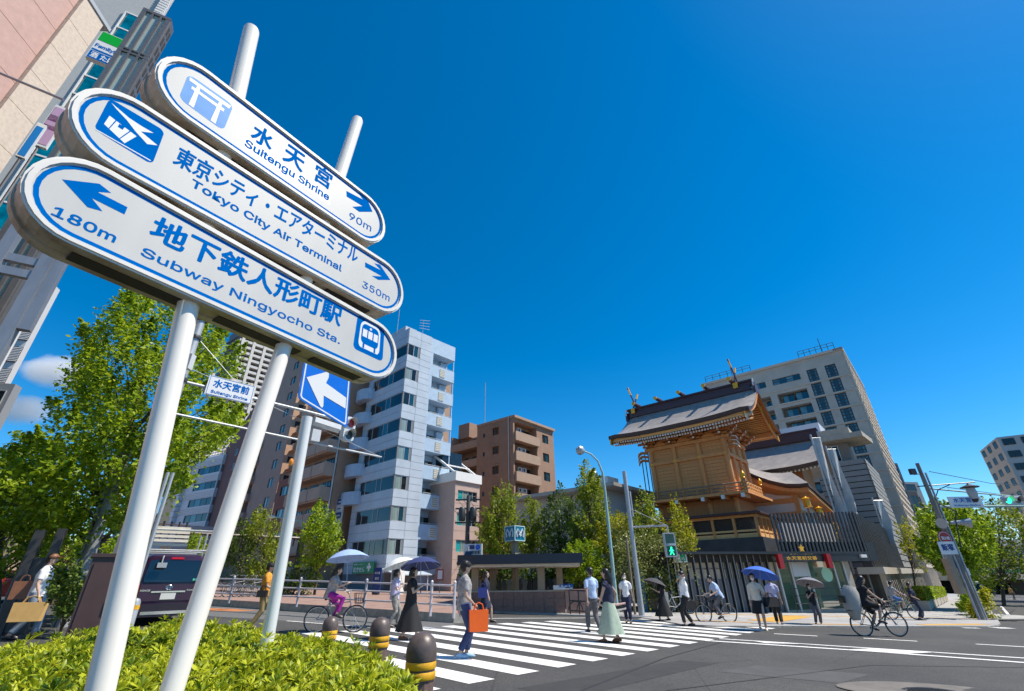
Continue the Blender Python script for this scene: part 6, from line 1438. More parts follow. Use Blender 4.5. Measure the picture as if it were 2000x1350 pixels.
plate(b, c - Vector((0, 0, hP_ * .2)) - nA * .06, dA, wP_ * 1.12, .12, .04, nA); part('plate_bracket', b, M_BGE, sp)
def signal_head(root, c, u, n, lens, R_=.15, hood=.22, vertical=False, nm='signal_head', gap=.36):
    """housing with round lamps side by side (or stacked); n is the way it faces"""
    u = Vector(u); n = Vector(n); ax = Vector((0, 0, 1)) if vertical else u; N_ = len(lens); b = MB()
    L = gap * N_ / 2 + .02; w2 = R_ + .05; oth = u if vertical else Vector((0, 0, 1))
    P = []
    for i in range(9): a = math.pi * i / 8 - math.pi / 2; P.append(ax * (L - w2 * .6 + w2 * .6 * math.cos(a)) + oth * (w2 * math.sin(a)))
    P += [-p for p in P]
    k = len(P); b.add([tuple(c + p) for p in P] + [tuple(c + p - n * .14) for p in P], [tuple(range(k)), tuple(range(2 * k - 1, k - 1, -1))] + [(i, (i + 1) % k, k + (i + 1) % k, k + i) for i in range(k)])
    o = part(nm, b, M_SIGBOX, root)
    for i, m in enumerate(lens):
        cc = c + ax * ((i - (N_ - 1) / 2) * gap * (-1 if vertical else 1)); q = MB(); z = n; a1 = u; a2 = Vector((0, 0, 1))
        q.add([tuple(cc + n * .012)] + [tuple(cc + (a1 * math.cos(t) + a2 * math.sin(t)) * R_ * .92 + n * .004) for t in [j * math.pi / 10 for j in range(20)]], [(0, 1 + j, 1 + (j + 1) % 20) for j in range(20)]); part('lens', q, m, o)
        q = MB(); vs = []; fs = []
        for j in range(15):
            t = -.35 + (math.pi + .7) * j / 14; e = (a1 * math.cos(t) + a2 * math.sin(t)); vs += [tuple(cc + e * R_), tuple(cc + e * R_ * 1.02 + n * hood * (.55 + .45 * math.sin(max(0, min(math.pi, t)))))]
        for j in range(14): fs.append((2 * j, 2 * j + 1, 2 * j + 3, 2 * j + 2))
        q.add(vs, fs); part('hood', q, M_SIGBOX if nm != 'x' else M_DARKF, o)
    return o
cS = arm_pt(683, 838, .0); fc = (Vector((math.sin(R(120)), math.cos(R(120)), 0)))
us = Vector((fc.y, -fc.x, 0)) * -1
sz_ = (cS + Bp - Vector((0, 0, HC))).length
signal_head(sp, cS, us, fc, [M_LENSR, M_LENSD], .15 * sz_ / 15, .18, True, gap=.36 * sz_ / 15)
b = MB(); p0 = arm_pt(612, 822); p1_ = arm_pt(662, 838); b.tube([p0, p1_], .13, 6); p0 = arm_pt(618, 850, .05); plate(b, p0, dA, .22, .3, .1, nA); part('signal_cabinet', b, M_SIGBOX, sp)
for (px, py, w2, h2) in ((372, 712, .12, .34), (338, 900, .14, .55), (330, 925, .12, .4)):
    z = at(px, py, 9).z - Bp.z; b = MB(); b.box(.10, .10 + w2, -.2, -.06, z - h2 / 2, z + h2 / 2); part('control_box', b, M_SIGBOX, sp)
b = MB(); b.tube([(.14, -.12, at(372, 735, 9).z - Bp.z), (.2, -.14, at(365, 790, 9).z - Bp.z), (.12, -.14, at(340, 880, 9).z - Bp.z)], .02, 6); part('cable', b, M_DARKF, sp)

# ---- silver pole, dark frame posts, brown cabinet, grey bollard, blue sign at the left
p = base_at(165, 1110, 15.0); z1 = at(240, 880, 15.0).z - p.z; gp = thing('grey_pole', 'wide shade dappled grey pole with a thin conduit left of the brown cabinet', 'pole', p); b = MB(); b.tube([(0, 0, 0), (0, 0, z1)], [.17, .13], 16); part('pole', b, mat('shade dappled grey', (.26, .27, .28), .6, n=.35, ns=5, streak=.4), gp, smooth=True); b = MB(); b.tube([(-.27, -.02, 0), (-.22, -.02, z1)], .05, 8); part('conduit', b, M_GALV, gp, smooth=True)  # dark mottling in the pole colour stands for tree shade
p = base_at(172, 1165, 7.4); cbz = Fr(p, 50); cab = tthing('utility_cabinet', cbz, 'tall brown metal utility cabinet between the grey pole and the left sign post', 'cabinet'); M_CAB = mat('cabinet brown', (.055, .032, .03), .45, n=.12, ns=3)
zc_ = cbz.hx(180, 1088)[1]; b = MB(); b.box(-.10, .38, 0, .6, .06, zc_); part('body', b, M_CAB, cab); b = MB(); b.box(-.13, .41, -.03, .63, zc_, zc_ + .05); part('cap', b, M_CAB, cab); b = MB(); b.box(-.06, .34, -.018, -.002, .14, zc_ - .08); d_ = part('door', b, mat('cabinet door', (.065, .036, .034), .4, n=.1), cab)
b = MB(); b.box(.22, .26, -.04, -.02, zc_ * .55, zc_ * .65); b.box(.22, .26, -.04, -.02, zc_ * .3, zc_ * .34); part('handle', b, M_DARKF, d_); b = MB(); b.box(-.12, .4, -.02, .62, 0, .06); part('plinth', b, M_CONC, cab)
b = MB(); b.tube([(.46, .05, 0), (.46, .05, zc_ + 1.3)], .025, 8); b.tube([(.53, .05, 0), (.53, .05, zc_ + 1.3)], .025, 8); part('conduit', b, M_GALV, cab, smooth=True)
p = base_at(30, 1150, 13); fr5 = Fr(p, 60); dk = tthing('dark_frame_post', fr5, 'dark metal twin post frame at the left edge behind the walking person', 'post'); b = MB(); zk = fr5.hx(70, 1035)[1]; b.box(-.1, .1, 0, .2, 0, zk); part('post', b, M_DARKF, dk); b = MB(); b.box(.34, .52, 0, .2, 0, zk * 1.02); part('post', b, M_DARKF, dk); b = MB(); b.box(.101, .339, .05, .12, .05, zk * .72); part('panel', b, M_DARKF, dk)
p = base_at(52, 1075, 17); bs = thing('cycle_sign', 'round blue sign half hidden behind the dark frame posts', 'road sign', p); b = MB(); zq = at(52, 1075, 17).z - p.z; b.tube([(0, 0, 0), (0, 0, zq + .3)], .03, 8); part('post', b, M_GALV, bs); b = MB(); b.add([(.3 * math.cos(t), -.05, zq + .3 * math.sin(t)) for t in [j * math.pi / 14 for j in range(28)]] + [(.3 * math.cos(t), -.04, zq + .3 * math.sin(t)) for t in [j * math.pi / 14 for j in range(28)]], [tuple(range(28)), tuple(range(55, 27, -1))] + [(j, (j+1) % 28, 28 + (j+1) % 28, 28 + j) for j in range(28)]); part('disc', b, M_ROADBLUE, bs); b = MB(); b.box(-.1, -.02, -.06, -.052, zq - .15, zq + .12); b.box(.05, .15, -.06, -.052, zq - .12, zq + .12); part('emblem', b, M_STICK, bs)
p = base_at(262, 1185, 8.2); gb = thing('grey_bollard', 'slim grey bollard with a yellow band beside the van', 'bollard', p); zq = at(267, 1168, 8.2).z - p.z; b = MB(); b.lathe([(.07, 0), (.07, zq - .06), (.05, zq - .015), (.01, zq)], 16); part('body', b, M_GALV, gb, smooth=True); b = MB(); b.lathe([(.073, zq - .16), (.073, zq - .10)], 16); part('yellow_band', b, M_YEL, gb)

# ---- guard rail on the far kerb
GP = [H(*p, .30) for p in ((330, 1170.5), (446, 1178.5), (511, 1181.5), (578.6, 1185.5), (644, 1189.5), (709.7, 1194), (775, 1199), (840, 1204), (886, 1208))]
rl = thing('guard_rail', 'silver three bar pedestrian guard rail along the far kerb in front of the office blocks', 'guard rail', GP[3]); O_ = GP[3]; hr = .98; M_RAIL = mat('rail silver', (.55, .52, .55), .4, metal=.3, n=.06)
for p in GP: b = MB(); b.tube([p - O_, p - O_ + Vector((0, 0, hr))], .045, 8); b.lathe([(.05, hr), (.055, hr + .03), (.02, hr + .07)], 8, tuple(p - O_)); part('post', b, M_RAIL, rl)
for f in (.36, .66, .93): b = MB(); b.tube([p - O_ + Vector((0, 0, hr * f)) for p in GP], .032, 6); part('rail', b, M_RAIL, rl)
# ---- small things in front of the pale block
def gthing(name, label, cat, px, py, h=.30): p = H(px, py, h); return thing(name, label, cat, p, R(90 - 100 + 0)), p
SVz = SV.rz
p = base_at(770, 1150, 36); vm = thing('vending_machine', 'white vending machine on the far pavement by the pale blue block', 'vending machine', p + Vector((0, 0, .3)), R(-18)); b = MB(); b.box(-.35, .35, 0, .7, 0, 1.75); part('body', b, M_WHITE, vm); b = MB(); b.box(-.28, .28, -.02, -.004, .9, 1.6); part('display', b, M_GLASSG, vm); b = MB(); b.box(-.28, .28, -.02, -.004, .12, .32); part('slot', b, mat('vend yellow', (.7, .5, .05), .5), vm)
p = base_at(734, 1150, 35); nb2 = thing('blue_banner', 'blue vertical notice panel standing behind the guard rail', 'sign', p + Vector((0, 0, .3)), R(-18)); b = MB(); b.box(-.3, .3, 0, .06, .1, 1.65); part('panel', b, mat('banner blue', (.015, .05, .2), .5), nb2); b = MB(); text_in(b, '処方箋', -.2, 1.25, .2, 1.25, .14, -.006, .02); text_in(b, '受付', -.15, .9, .15, .9, .16, -.006, .02); part('lettering', b, M_STICK, nb2); b = MB(); b.box(-.2, .2, -.1, .2, 0, .1); part('foot', b, M_DARKF, nb2)
p = base_at(858, 1160, 33); rs = thing('red_notice', 'red framed white notice sign on a short post behind the guard rail', 'sign', p + Vector((0, 0, .3)), R(-10)); b = MB(); b.tube([(0, 0, 0), (0, 0, 1.7)], .03, 6); part('post', b, M_GALV, rs); b = MB(); b.box(-.22, .22, -.05, -.031, .95, 1.6); part('frame', b, M_RED, rs); b = MB(); b.box(-.16, .16, -.058, -.051, 1.02, 1.53); part('face', b, M_STICK, rs)
# awning and shop front under the pale block
b = MB(); aw = thing('shop_awning', 'pale blue shop awning on thin posts at the foot of the pale blue block', 'awning', SV.O, SV.rz); zz = SV.hx(860, 1112, -1.5)[1]; b.hexa([(-.5, -2.6, zz - .5), (x2, -2.6, zz - .5), (x2, -.05, zz), (-.5, -.05, zz)], [(-.5, -2.6, zz - .42), (x2, -2.6, zz - .42), (x2, -.05, zz + .08), (-.5, -.05, zz + .08)]); part('canopy', b, M_PANEL, aw); b = MB(); b.tube([(0, -2.4, 0), (0, -2.4, zz - .45)], .04, 6); b.tube([(x2 - .3, -2.4, 0), (x2 - .3, -2.4, zz - .45)], .04, 6); part('post', b, M_WHITE, aw)
# ---- dark utility pole, station board
p = base_at(912, 1075, 34); up = thing('utility_pole', 'dark utility pole with transformers and crossed wires before the pink tiled building', 'utility pole', p); zq = at(922, 968, 34).z - p.z; b = MB(); b.tube([(0, 0, 0), (0, 0, zq)], [.19, .13], 12); part('pole', b, mat('dark pole', (.10, .095, .09), .8, n=.1), up, smooth=True)
for f in (.72, .86, .95): b = MB(); b.box(-.9, .9, -.05, .05, zq * f, zq * f + .1); part('cross_arm', b, M_DARKF, up)
for x in (-.4, .38): b = MB(); b.lathe([(.2, zq * .74), (.24, zq * .76), (.24, zq * .86), (.15, zq * .88)], 12, (x, -.2, 0)); part('transformer', b, M_DARKF, up, smooth=True)
b = MB()
for k, (tx, ty, Y) in enumerate(((935, 1000, 46), (990, 1045, 40), (960, 1010, 50), (880, 985, 46), (985, 1060, 45))):
    e = at(tx, ty, Y) - p; s0 = Vector((-.8 + .4 * k, 0, zq * (.96 if k < 3 else .74))); m_ = (e + s0) / 2 - Vector((0, 0, .5)); b.tube([s0, m_, e], .018, 4)
part('wire', b, M_DARKF, up)
p = base_at(926, 1100, 27); stn = Fr(p, 100); st2 = tthing('station_board', stn, 'white station name board on a post with a small solar panel beside the subway entrance', 'sign')
P = [stn.hx(*q) for q in ((906, 1063), (941, 1068), (941, 1090), (906, 1086))]; x0_, x1_ = P[0][0], P[1][0]; z0_, z1_ = P[2][1], P[0][1]; b = MB(); b.box(x0_, x1_, 0, .15, z0_, z1_); part('board', b, M_STICK, st2)
wS = x1_ - x0_; hS = z1_ - z0_; b = MB(); b.box(x0_ + wS * .25, x0_ + wS * .6, -.01, -.003, z0_ + hS * .62, z0_ + hS * .92); part('blue_plate', b, mat('plate navy', (.02, .06, .2), .4), st2); b = MB(); text_in(b, '水天宮前駅', x0_ + wS * .1, z0_ + hS * .28, x0_ + wS * .92, z0_ + hS * .28, hS * .25, -.006, .03); text_in(b, 'Suitengumae Sta.', x0_ + wS * .15, z0_ + hS * .08, x0_ + wS * .9, z0_ + hS * .08, hS * .12, -.006, .02); part('lettering', b, M_DARKF, st2); b = MB(); u0 = x0_ + wS * .78; v0 = z0_ + hS * .76
b.add([(u0 + .14 * math.cos(t), -.006, v0 + .14 * math.sin(t)) for t in [j * math.pi / 8 for j in range(16)]] , [tuple(range(16))]); part('round_mark', b, M_ROADBLUE, st2)
xp = stn.hx(915, 1100)[0]; b = MB(); b.tube([(xp, -.1, 0), (xp, -.1, z1_ - .1)], .045, 8); part('post', b, M_ALU, st2); b = MB(); b.hexa([(xp - .25, -.5, z1_ - .9), (xp + .15, -.5, z1_ - .9), (xp + .3, -.3, z1_ - .4), (xp - .1, -.3, z1_ - .4)], [(xp - .25, -.46, z1_ - .87), (xp + .15, -.46, z1_ - .87), (xp + .3, -.26, z1_ - .37), (xp - .1, -.26, z1_ - .37)]); part('solar_panel', b, mat('solar', (.01, .02, .05), .15), st2)
b = MB(); b.tube([(x0_ + .1, .1, 0), (x0_ + .1, .1, z0_)], .04, 6); part('post', b, M_ALU, st2)

# ---- subway entrance
g0, g1 = G(957, 1196), G(1105, 1200); ME = Fr(g0, math.degrees(math.atan2(g1.x - g0.x, g1.y - g0.y))); me_ = tthing('subway_entrance', ME, 'low brown stone subway entrance with a thin dark canopy on bronze columns', 'subway entrance')
LW_ = (g1 - g0).length; zw_ = ME.hx(1057, 1153)[1]; M_GRAN = mat('brown granite', (.22, .125, .10), .5, n=.25, ns=9); M_GRAN2 = mat('pale granite', (.44, .26, .20), .6, n=.15, ns=9); M_BRZ = mat('bronze column', (.30, .24, .16), .5, n=.06)
xs0 = ME.hx(905, 1150)[0]
b = MB(); b.box(xs0, LW_, .05, .4, -.6, zw_ - .06); part('core', b, M_CONC, me_)
nc = 10; cw_ = (LW_ - xs0) / nc; 
for i in range(nc):
    for j in range(3): h3 = (zw_ + .1) / 3; b = MB(); b.box(xs0 + i * cw_ + .008, xs0 + (i + 1) * cw_ - .008, -.01 - .004 * ((i + j) % 2), .048, -.1 + j * h3 + .006, -.1 + (j + 1) * h3 - .006); part('stone', b, M_GRAN, me_)
b = MB(); b.box(xs0, LW_ + .02, -.05, .45, zw_ - .058, zw_); part('coping', b, M_CONC, me_)
x2_ = ME.hx(1147, 1160)[0]; b = MB(); b.box(LW_ + .03, x2_, .0, .35, -.6, zw_ + .02); part('pale_wall', b, M_GRAN2, me_)
b = MB(); xk = ME.hx(1113, 1180, -.5)[0]; xk2 = ME.hx(1149, 1180, -.5)[0]
for z in (.22, .62, 1.05): b.tube([(xk, -.5, z - .15), (xk2, -.5, z - .2)], .03, 6)
for x in (xk, (xk + xk2) / 2, xk2): b.tube([(x, -.5, -.2), (x, -.5, .88)], .03, 6)
for s in (0, 1):
    c_x = xk + (xk2 - xk) * (.3 + .45 * s); b.tube([(c_x + .32 * math.cos(t), -.5, .08 + .36 * math.sin(t)) for t in [j * math.pi / 8 for j in range(9)]], .025, 5)
part('ornamental_rail', b, M_DARKF, me_)
b = MB(); zc1 = ME.hx(1057, 1101, -.6)[1]; xa_, xb2 = ME.hx(893, 1100, -1.0)[0], ME.hx(1138, 1090, -1.0)[0]; b.box(xa_, xb2, -1.0, 4.0, zc1, zc1 + .42); part('canopy', b, mat('canopy navy', (.012, .018, .035), .35, n=.1), me_); b = MB(); b.box(xa_ + .15, xb2 - .15, -.85, 3.8, zc1 - .12, zc1 - .003); part('soffit', b, M_BEIGE, me_)
for px, y in ((928, .2), (963, 2.8), (1057, .2), (1093, 2.8)): x = ME.hx(px, 1130, y)[0]; b = MB(); b.box(x - .17, x + .17, y - .12, y + .12, zw_ if y < 1 else -.2, zc1 - .125); part('column', b, M_BRZ, me_)
b = MB(); x0_, z0_ = ME.hx(1081, 1152, -.06); x1_, z1_ = ME.hx(1118, 1143, -.06); b.box(x0_, x1_, -.2, -.06, zw_ + .02, z1_); sg = part('light_box', b, M_STICK, me_); b = MB(); b.box(x1_ - .35, x1_ - .12, -.208, -.202, zw_ + .08, z1_ - .08); part('print', b, M_DARKF, sg); part('lettering', (lambda b: (text_in(b, '水天宮前', x0_ + .25, zw_ + .1, x0_ + .95, zw_ + .1, .16, -.206, .03), b)[1])(MB()), M_BLUE, sg)
# picket fence behind
pf = thing('picket_fence', 'row of weathered dark upright boards behind the subway entrance', 'fence', ME.O, ME.rz); zp = ME.hx(1040, 1132, 5)[1]; xa_, xb2 = ME.hx(925, 1140, 5)[0], ME.hx(1215, 1140, 5)[0]; pk_ = MB(); pk_.box(-.12, .12, 0, .05, 0, 1); pkm = [pk_.mesh('board', mat('weathered%d' % i, c, .8, n=.2, streak=.2)) for i, c in enumerate(((.05, .05, .055), (.14, .13, .13), (.03, .03, .033)))]
n = int((xb2 - xa_) / .30)
for i in range(n): o = link('board', pkm[(i * 7) % 3], pf); o.location = (xa_ + i * .30, 5 + .02 * (i % 2), -.4); o.scale = (1, 1, zp + .4 + .04 * math.sin(i * 2.1))
# the cube sign on its post
p = base_at(1006, 1075, 27.5); cu = Fr(p, 90); ms_ = thing('subway_cube_sign', 'teal blue cube sign with a white letter emblem above the subway entrance', 'sign', p, R(45)); zc_ = at(1007, 1057, 27.5).z - p.z; hC = (at(1007, 1029, 27.5).z - p.z) - zc_; w2 = (at(1025, 1042, 27.5) - at(987, 1042, 27.5)).length / 1.414
b = MB(); b.box(-w2 / 2, w2 / 2, -w2 / 2, w2 / 2, zc_, zc_ + hC); cubo = part('cube', b, mat('metro teal', (.0, .16, .27), .3, n=.05), ms_)
b = MB()
for (x0, x1, y0, y1) in ((-1, 1, -1, -1), (-1, -1, -1, 1), (1, 1, -1, 1)):
    for z in (zc_, zc_ + hC): b.tube([(x0 * w2 / 2, y0 * w2 / 2, z), (x1 * w2 / 2, y1 * w2 / 2, z)], .03, 4)
for x, y in ((-1, -1), (1, -1), (-1, 1)): b.tube([(x * w2 / 2, y * w2 / 2, zc_), (x * w2 / 2, y * w2 / 2, zc_ + hC)], .03, 4)
part('edge_trim', b, mat('trim mint', (.5, .68, .62), .4), cubo)
def mshape(): return [(-.32, -.22), (-.24, .05), (-.34, .2), (-.22, .34), (-.06, .06), (0, -.12), (.06, .06), (.22, .34), (.34, .2), (.24, .05), (.32, -.22)]
loopA = [(-.30, -.25), (-.36, .05), (-.24, .30), (-.05, .05), (.02, -.2), (.12, -.1), (.03, .04), (-.08, -.1), (.0, -.22), (.1, .08), (.24, .30), (.36, .05), (.30, -.25)]
for f in (0, 1):
    b = MB(); pts = [(u * w2, zc_ + hC / 2 + v * hC) for u, v in loopA]
    b.tube([(u, -w2 / 2 - .02, z) for u, z in pts] if f == 0 else [(-w2 / 2 - .02, -u, z) for u, z in pts], .045, 6); part('letter_emblem', b, M_STICK, cubo, smooth=True)
b = MB(); b.box(-.13, .13, -.13, .13, 0, zc_); part('post', b, M_BRZ, ms_)
b = MB()
for (tx, ty) in ((1045, 1090), (1030, 1092)): b.tube([(0, 0, zc_ - .6), tuple(at(tx, ty, 28) - p)], .02, 4)
part('stay_wire', b, M_WHITE, ms_)

# ---- curved street lamp
p = G(1206, 1199); Yl = p.y; sl2 = thing('street_lamp', 'tall pale teal street lamp with a curved arm beside the shrine trees', 'street lamp', p); b = MB(); pts = [Vector((0, 0, 0))] + [at(px, py, Yl) - p for px, py in ((1196, 1101), (1188, 1020), (1181.5, 958.5))]; pts = [Vector((0, 0, q.z)) for q in pts] + [at(px, py, Yl) - p for px, py in ((1176, 925), (1166, 903), (1152, 891), (1139, 887))]
for i in range(4, len(pts)): pts[i].y = -.15 * (i - 3)
dx = pts[4].x - 0; 
b.tube(pts, [.10, .09, .08, .07, .06, .05, .045, .04], 12); part('pole', b, M_TEALP, sl2, smooth=True); b = MB(); e = pts[-1]; d = at(1122, 883, Yl) - p; d.y = e.y
b.tube([e, e * .7 + d * .3, e * .35 + d * .65, d], [.08, .24, .26, .06], 14); part('lamp_head', b, M_GALV, sl2, smooth=True); b = MB(); m_ = e * .45 + d * .55; b.sphere((m_.x, m_.y, m_.z - .1), .2, 12, 8, (1, .8, .6)); part('lamp_glass', b, mat('lamp lens', (.55, .5, .42), .2), sl2, smooth=True)
# ---- pedestrian signal pole
p = G(1254, 1205); ps = thing('pedestrian_signal', 'grey signal pole with a short arm carrying a green walking man signal', 'signal pole', p); zq = at(1218.5, 921, p.y).z - p.z; b = MB(); b.tube([(0, 0, 0), (0, 0, zq * .2), (0, 0, zq)], [.14, .12, .10], 14); part('pole', b, M_GALV, ps, smooth=True); b = MB(); z2 = at(1229, 960, p.y).z - p.z; b.tube([(.16, 0, z2 - 1.2), (.16, 0, z2)], .05, 8); part('side_tube', b, M_GALV, ps, smooth=True)
za = at(1230, 1030, p.y).z - p.z; e = on_z(1303, 1028, za + p.z) - p; e = Vector((at(1303, 1029, p.y - .6).x - p.x, -.6, za)); b = MB(); b.tube([(0, 0, za), e], .045, 8); b.tube([(0, 0, za + .9), e], .015, 5); b.tube([e, e - Vector((0, 0, .3))], .035, 6); part('arm', b, M_GALV, ps, smooth=True)
hs_ = .46; c = e - Vector((0, 0, .85)); b = MB(); b.box(c.x - .26, c.x + .26, c.y - .1, c.y + .12, c.z - .52, c.z + .52); hd = part('signal_head', b, M_SIGBOX, ps); 
b = MB(); b.box(c.x - .2, c.x + .2, c.y - .118, c.y - .104, c.z + .06, c.z + .46); part('red_lens', b, mat('ped dark', (.05, .12, .09), .3), hd); b = MB(); b.box(c.x - .2, c.x + .2, c.y - .118, c.y - .104, c.z - .46, c.z - .06); part('green_lens', b, mat('ped green', (.0, .10, .06), .3), hd)
b = MB(); y = c.y - .126; cz_ = c.z - .26
b.add([(c.x + .045 * math.cos(t), y, cz_ + .13 + .045 * math.sin(t)) for t in [j * math.pi / 5 for j in range(10)]], [tuple(range(10))])
for P in ([(-.05, .08), (.05, .08), (.04, -.04), (-.04, -.04)], [(-.04, -.04), (.01, -.04), (-.06, -.17), (-.11, -.17)], [(.0, -.04), (.04, -.04), (.11, -.16), (.06, -.17)], [(-.05, .07), (-.11, -.02), (-.085, -.03), (-.03, .04)], [(.05, .07), (.11, -.0), (.085, -.02), (.03, .04)]): b.add([(c.x + x, y, cz_ + z) for x, z in P], [(0, 1, 2, 3)])
part('walking_man', b, M_LENSG, hd); b = MB(); b.box(c.x - .24, c.x + .24, c.y - .22, c.y - .102, c.z + .475, c.z + .49); b.box(c.x - .24, c.x + .24, c.y - .22, c.y - .102, c.z - .03, c.z - .015); part('hood', b, M_SIGBOX, hd)
p = G(1241, 1203); tp = thing('thin_post', 'thin brownish post just left of the pedestrian signal pole', 'post', p); b = MB(); b.tube([(0, 0, 0), (0, 0, at(1223, 1052, p.y).z - p.z)], .06, 8); part('post', b, mat('brown post', (.22, .18, .14), .7, n=.1), tp)
p = G(1262, 1200); tb_ = thing('teal_post', 'short teal post behind the pedestrian signal pole', 'post', p + Vector((.3, 1.2, 0))); b = MB(); b.box(-.12, .12, 0, .2, 0, 2.0); part('post', b, mat('teal board', (.03, .16, .24), .5), tb_)
st_ = thing('boulder_edging', 'row of brown boulders edging the planted bed by the pedestrian signal', 'stones', G(1280, 1196))
for k in range(4): b = MB(); b.sphere((k * .75, .3, .35), .55, 9, 6, (.8, .6, .8)); part('boulder', b, mat('boulder', (.33, .24, .14), .9, n=.25, ns=3, bump=.3), st_)

# ---- right hand pole with its name plate, signal, lantern and signs
p = G(1919, 1213); rp = thing('corner_pole', 'weathered grey corner pole crowded with a name plate, lantern, loudspeakers and round red signs', 'signal pole', p); Yr = p.y
zq = at(1799, 905, Yr).z - p.z; Z = lambda px, py: at(px, py, Yr).z - p.z; X = lambda px, py: at(px, py, Yr).x - p.x
b = MB(); b.tube([(0, 0, 0), (0, 0, zq * .55), (0, 0, zq)], [.15, .13, .09], 16); part('pole', b, mat('pole weathered', (.20, .18, .165), .7, n=.3, ns=3, streak=.4), rp, smooth=True)
b = MB(); b.tube([(.2, -.05, 0), (.2, -.05, Z(1822, 930) * .0 + zq * .93)], .05, 8); part('side_tube', b, M_GALV, rp, smooth=True)
b = MB(); b.tube([(-.19, -.1, 0), (-.17, -.1, zq * .5)], .045, 8); part('conduit', b, M_GALV, rp, smooth=True)
z = Z(1808, 925); b = MB(); b.tube([(0, 0, z), (X(1777, 929), -.3, z - .1)], .03, 6); b.box(X(1777, 929) - .15, X(1777, 929) + .12, -.4, -.2, z - .1, z + .2); part('camera_arm', b, M_DARKF, rp)
z = Z(1815, 950); xe_ = X(1898, 944); b = MB(); b.tube([(-.5, 0, z), (xe_, -.2, z + .15)], .03, 6); b.tube([(0, 0, z - .9), (.5, -.05, z - .2), (1.2, -.1, z + .05)], .025, 6); o = part('lantern_arm', b, M_DARKF, rp)
xl2 = X(1886, 950); b = MB(); b.lathe([(.02, 0), (.10, -.1), (.42, -.22), (.40, -.26), (.2, -.27)], 14, (xl2, -.2, z + .12)); b.lathe([(.16, -.85), (.12, -.95), (.03, -1.0)], 12, (xl2, -.2, z + .12)); part('lantern_frame', b, M_DARKF, o); b = MB(); b.lathe([(.19, -.28), (.23, -.5), (.17, -.84)], 12, (xl2, -.2, z + .12)); part('lantern_glass', b, mat('lantern glass', (.5, .5, .48), .15), o)
z = Z(1832, 982); z2 = Z(1832, 976); e1 = Vector((X(2075, 977), 1.2, z)); b = MB(); b.tube([(0, 0, z - .2), e1 - Vector((0, 0, .1))], .07, 8); b.tube([(0, 0, z + .75), e1 + Vector((0, 0, .3))], .04, 6); part('signal_arm', b, M_TEALP, rp, smooth=True)
xa_, xb2 = X(1850, 982), X(1914, 982); cc = Vector(((xa_ + xb2) / 2, -.15, (Z(1880, 971) + Z(1880, 992)) / 2)); hP2 = Z(1880, 971) - Z(1880, 992); wP2 = xb2 - xa_; ux = Vector((1, 0, 0)); b = MB(); plate(b, cc, ux, wP2, hP2, .05, Vector((0, -1, 0))); pl2 = part('name_plate', b, M_STICK, rp)
part('lettering', text_on('水天宮前', cc + Vector((0, 0, hP2 * .17)), ux, wP2 * .74, hP2 * .42, .005), M_BLUE, pl2); part('lettering', text_on('Suitengu Shrine', cc - Vector((0, 0, hP2 * .28)), ux, wP2 * .8, hP2 * .2, .005), M_BLUE, pl2)
zc_ = Z(1978, 976); Rg = (Z(1977, 967) - Z(1977, 986)) / 2 * .9; signal_head(rp, Vector((X(1995, 976), .2, zc_)), ux, Vector((0, -1, 0)), [M_LENSG, M_LENSD, M_LENSD], Rg * .86, .3, gap=Rg * 2.3)
for s in (-1, 1): b = MB(); z = Z(1856, 1022); b.tube([(.25 + .1 * s, -.15, z), (.3 + .45 * s, -.35, z), (.3 + .75 * s, -.5, z - .05)], [.08, .12, .26], 12); part('loudspeaker', b, M_GALV, rp, smooth=True)
def disc(root, px, py, r, cols, nm='round_sign', dy=-.3):
    x, z = X(px, py), Z(px, py)
    o = None
    for i, (c_, f) in enumerate(cols):
        b = MB(); yy = dy - .012 * i; P = [(x + r * f * math.cos(t), yy, z + r * f * math.sin(t)) for t in [j * math.pi / 16 for j in range(32)]]; b.add(P + [(a, yy + .01, c2) for a, _, c2 in P], [tuple(range(32))] + [(j, (j+1) % 32, 32 + (j+1) % 32, 32 + j) for j in range(32)])
        q = part(nm if i == 0 else 'disc_face', b, mat('disc%s' % str(c_), c_, .4), o or root); o = o or q
    return o, x, z, dy - .012 * len(cols)
RD = (.42, .01, .015); WH = (.74, .74, .72); BL = (.02, .13, .5)
rr_ = (Z(1838, 1037) - Z(1838, 1066)) / 2
o, x, z, y = disc(rp, 1838, 1052, rr_, [(RD, 1), (WH, .86), (RD, .78)], dy=-.25); part('lettering', (lambda b: (text_in(b, '消火栓', x - rr_ * .6, z - rr_ * .22, x + rr_ * .6, z - rr_ * .22, rr_ * .45, y, .04), b)[1])(MB()), M_STICK, o)
x, z = X(1842, 1071), Z(1842, 1071); b = MB(); b.box(x - .42, x + .42, -.3, -.27, z - .3, z + .3); o = part('plate', b, M_STICK, rp); part('lettering', (lambda b: (text_in(b, '飯塚', x - .3, z - .12, x + .3, z - .12, .3, -.303, .05), b)[1])(MB()), mat('navy ink', (.02, .05, .2), .5), o)
disc(rp, 1865, 1074, rr_ * .95, [(RD, 1), (WH, .74)], dy=.26); disc(rp, 1874, 1103, rr_ * .95, [(RD, 1), (BL, .72)], dy=.26)
for px, py in ((1870, 1086), (1885, 1117)): x, z = X(px, py), Z(px, py); b = MB(); b.box(x - .55, x + .45, .24, .27, z - .16, z + .16); part('plate', b, M_STICK, rp)
x, z = X(1868, 1125), Z(1868, 1125); b = MB(); b.box(x - .35, x - .05, -.25, .1, z - .8, z + .8); part('junction_box', b, mat('box tan', (.34, .25, .17), .7, n=.1), rp)
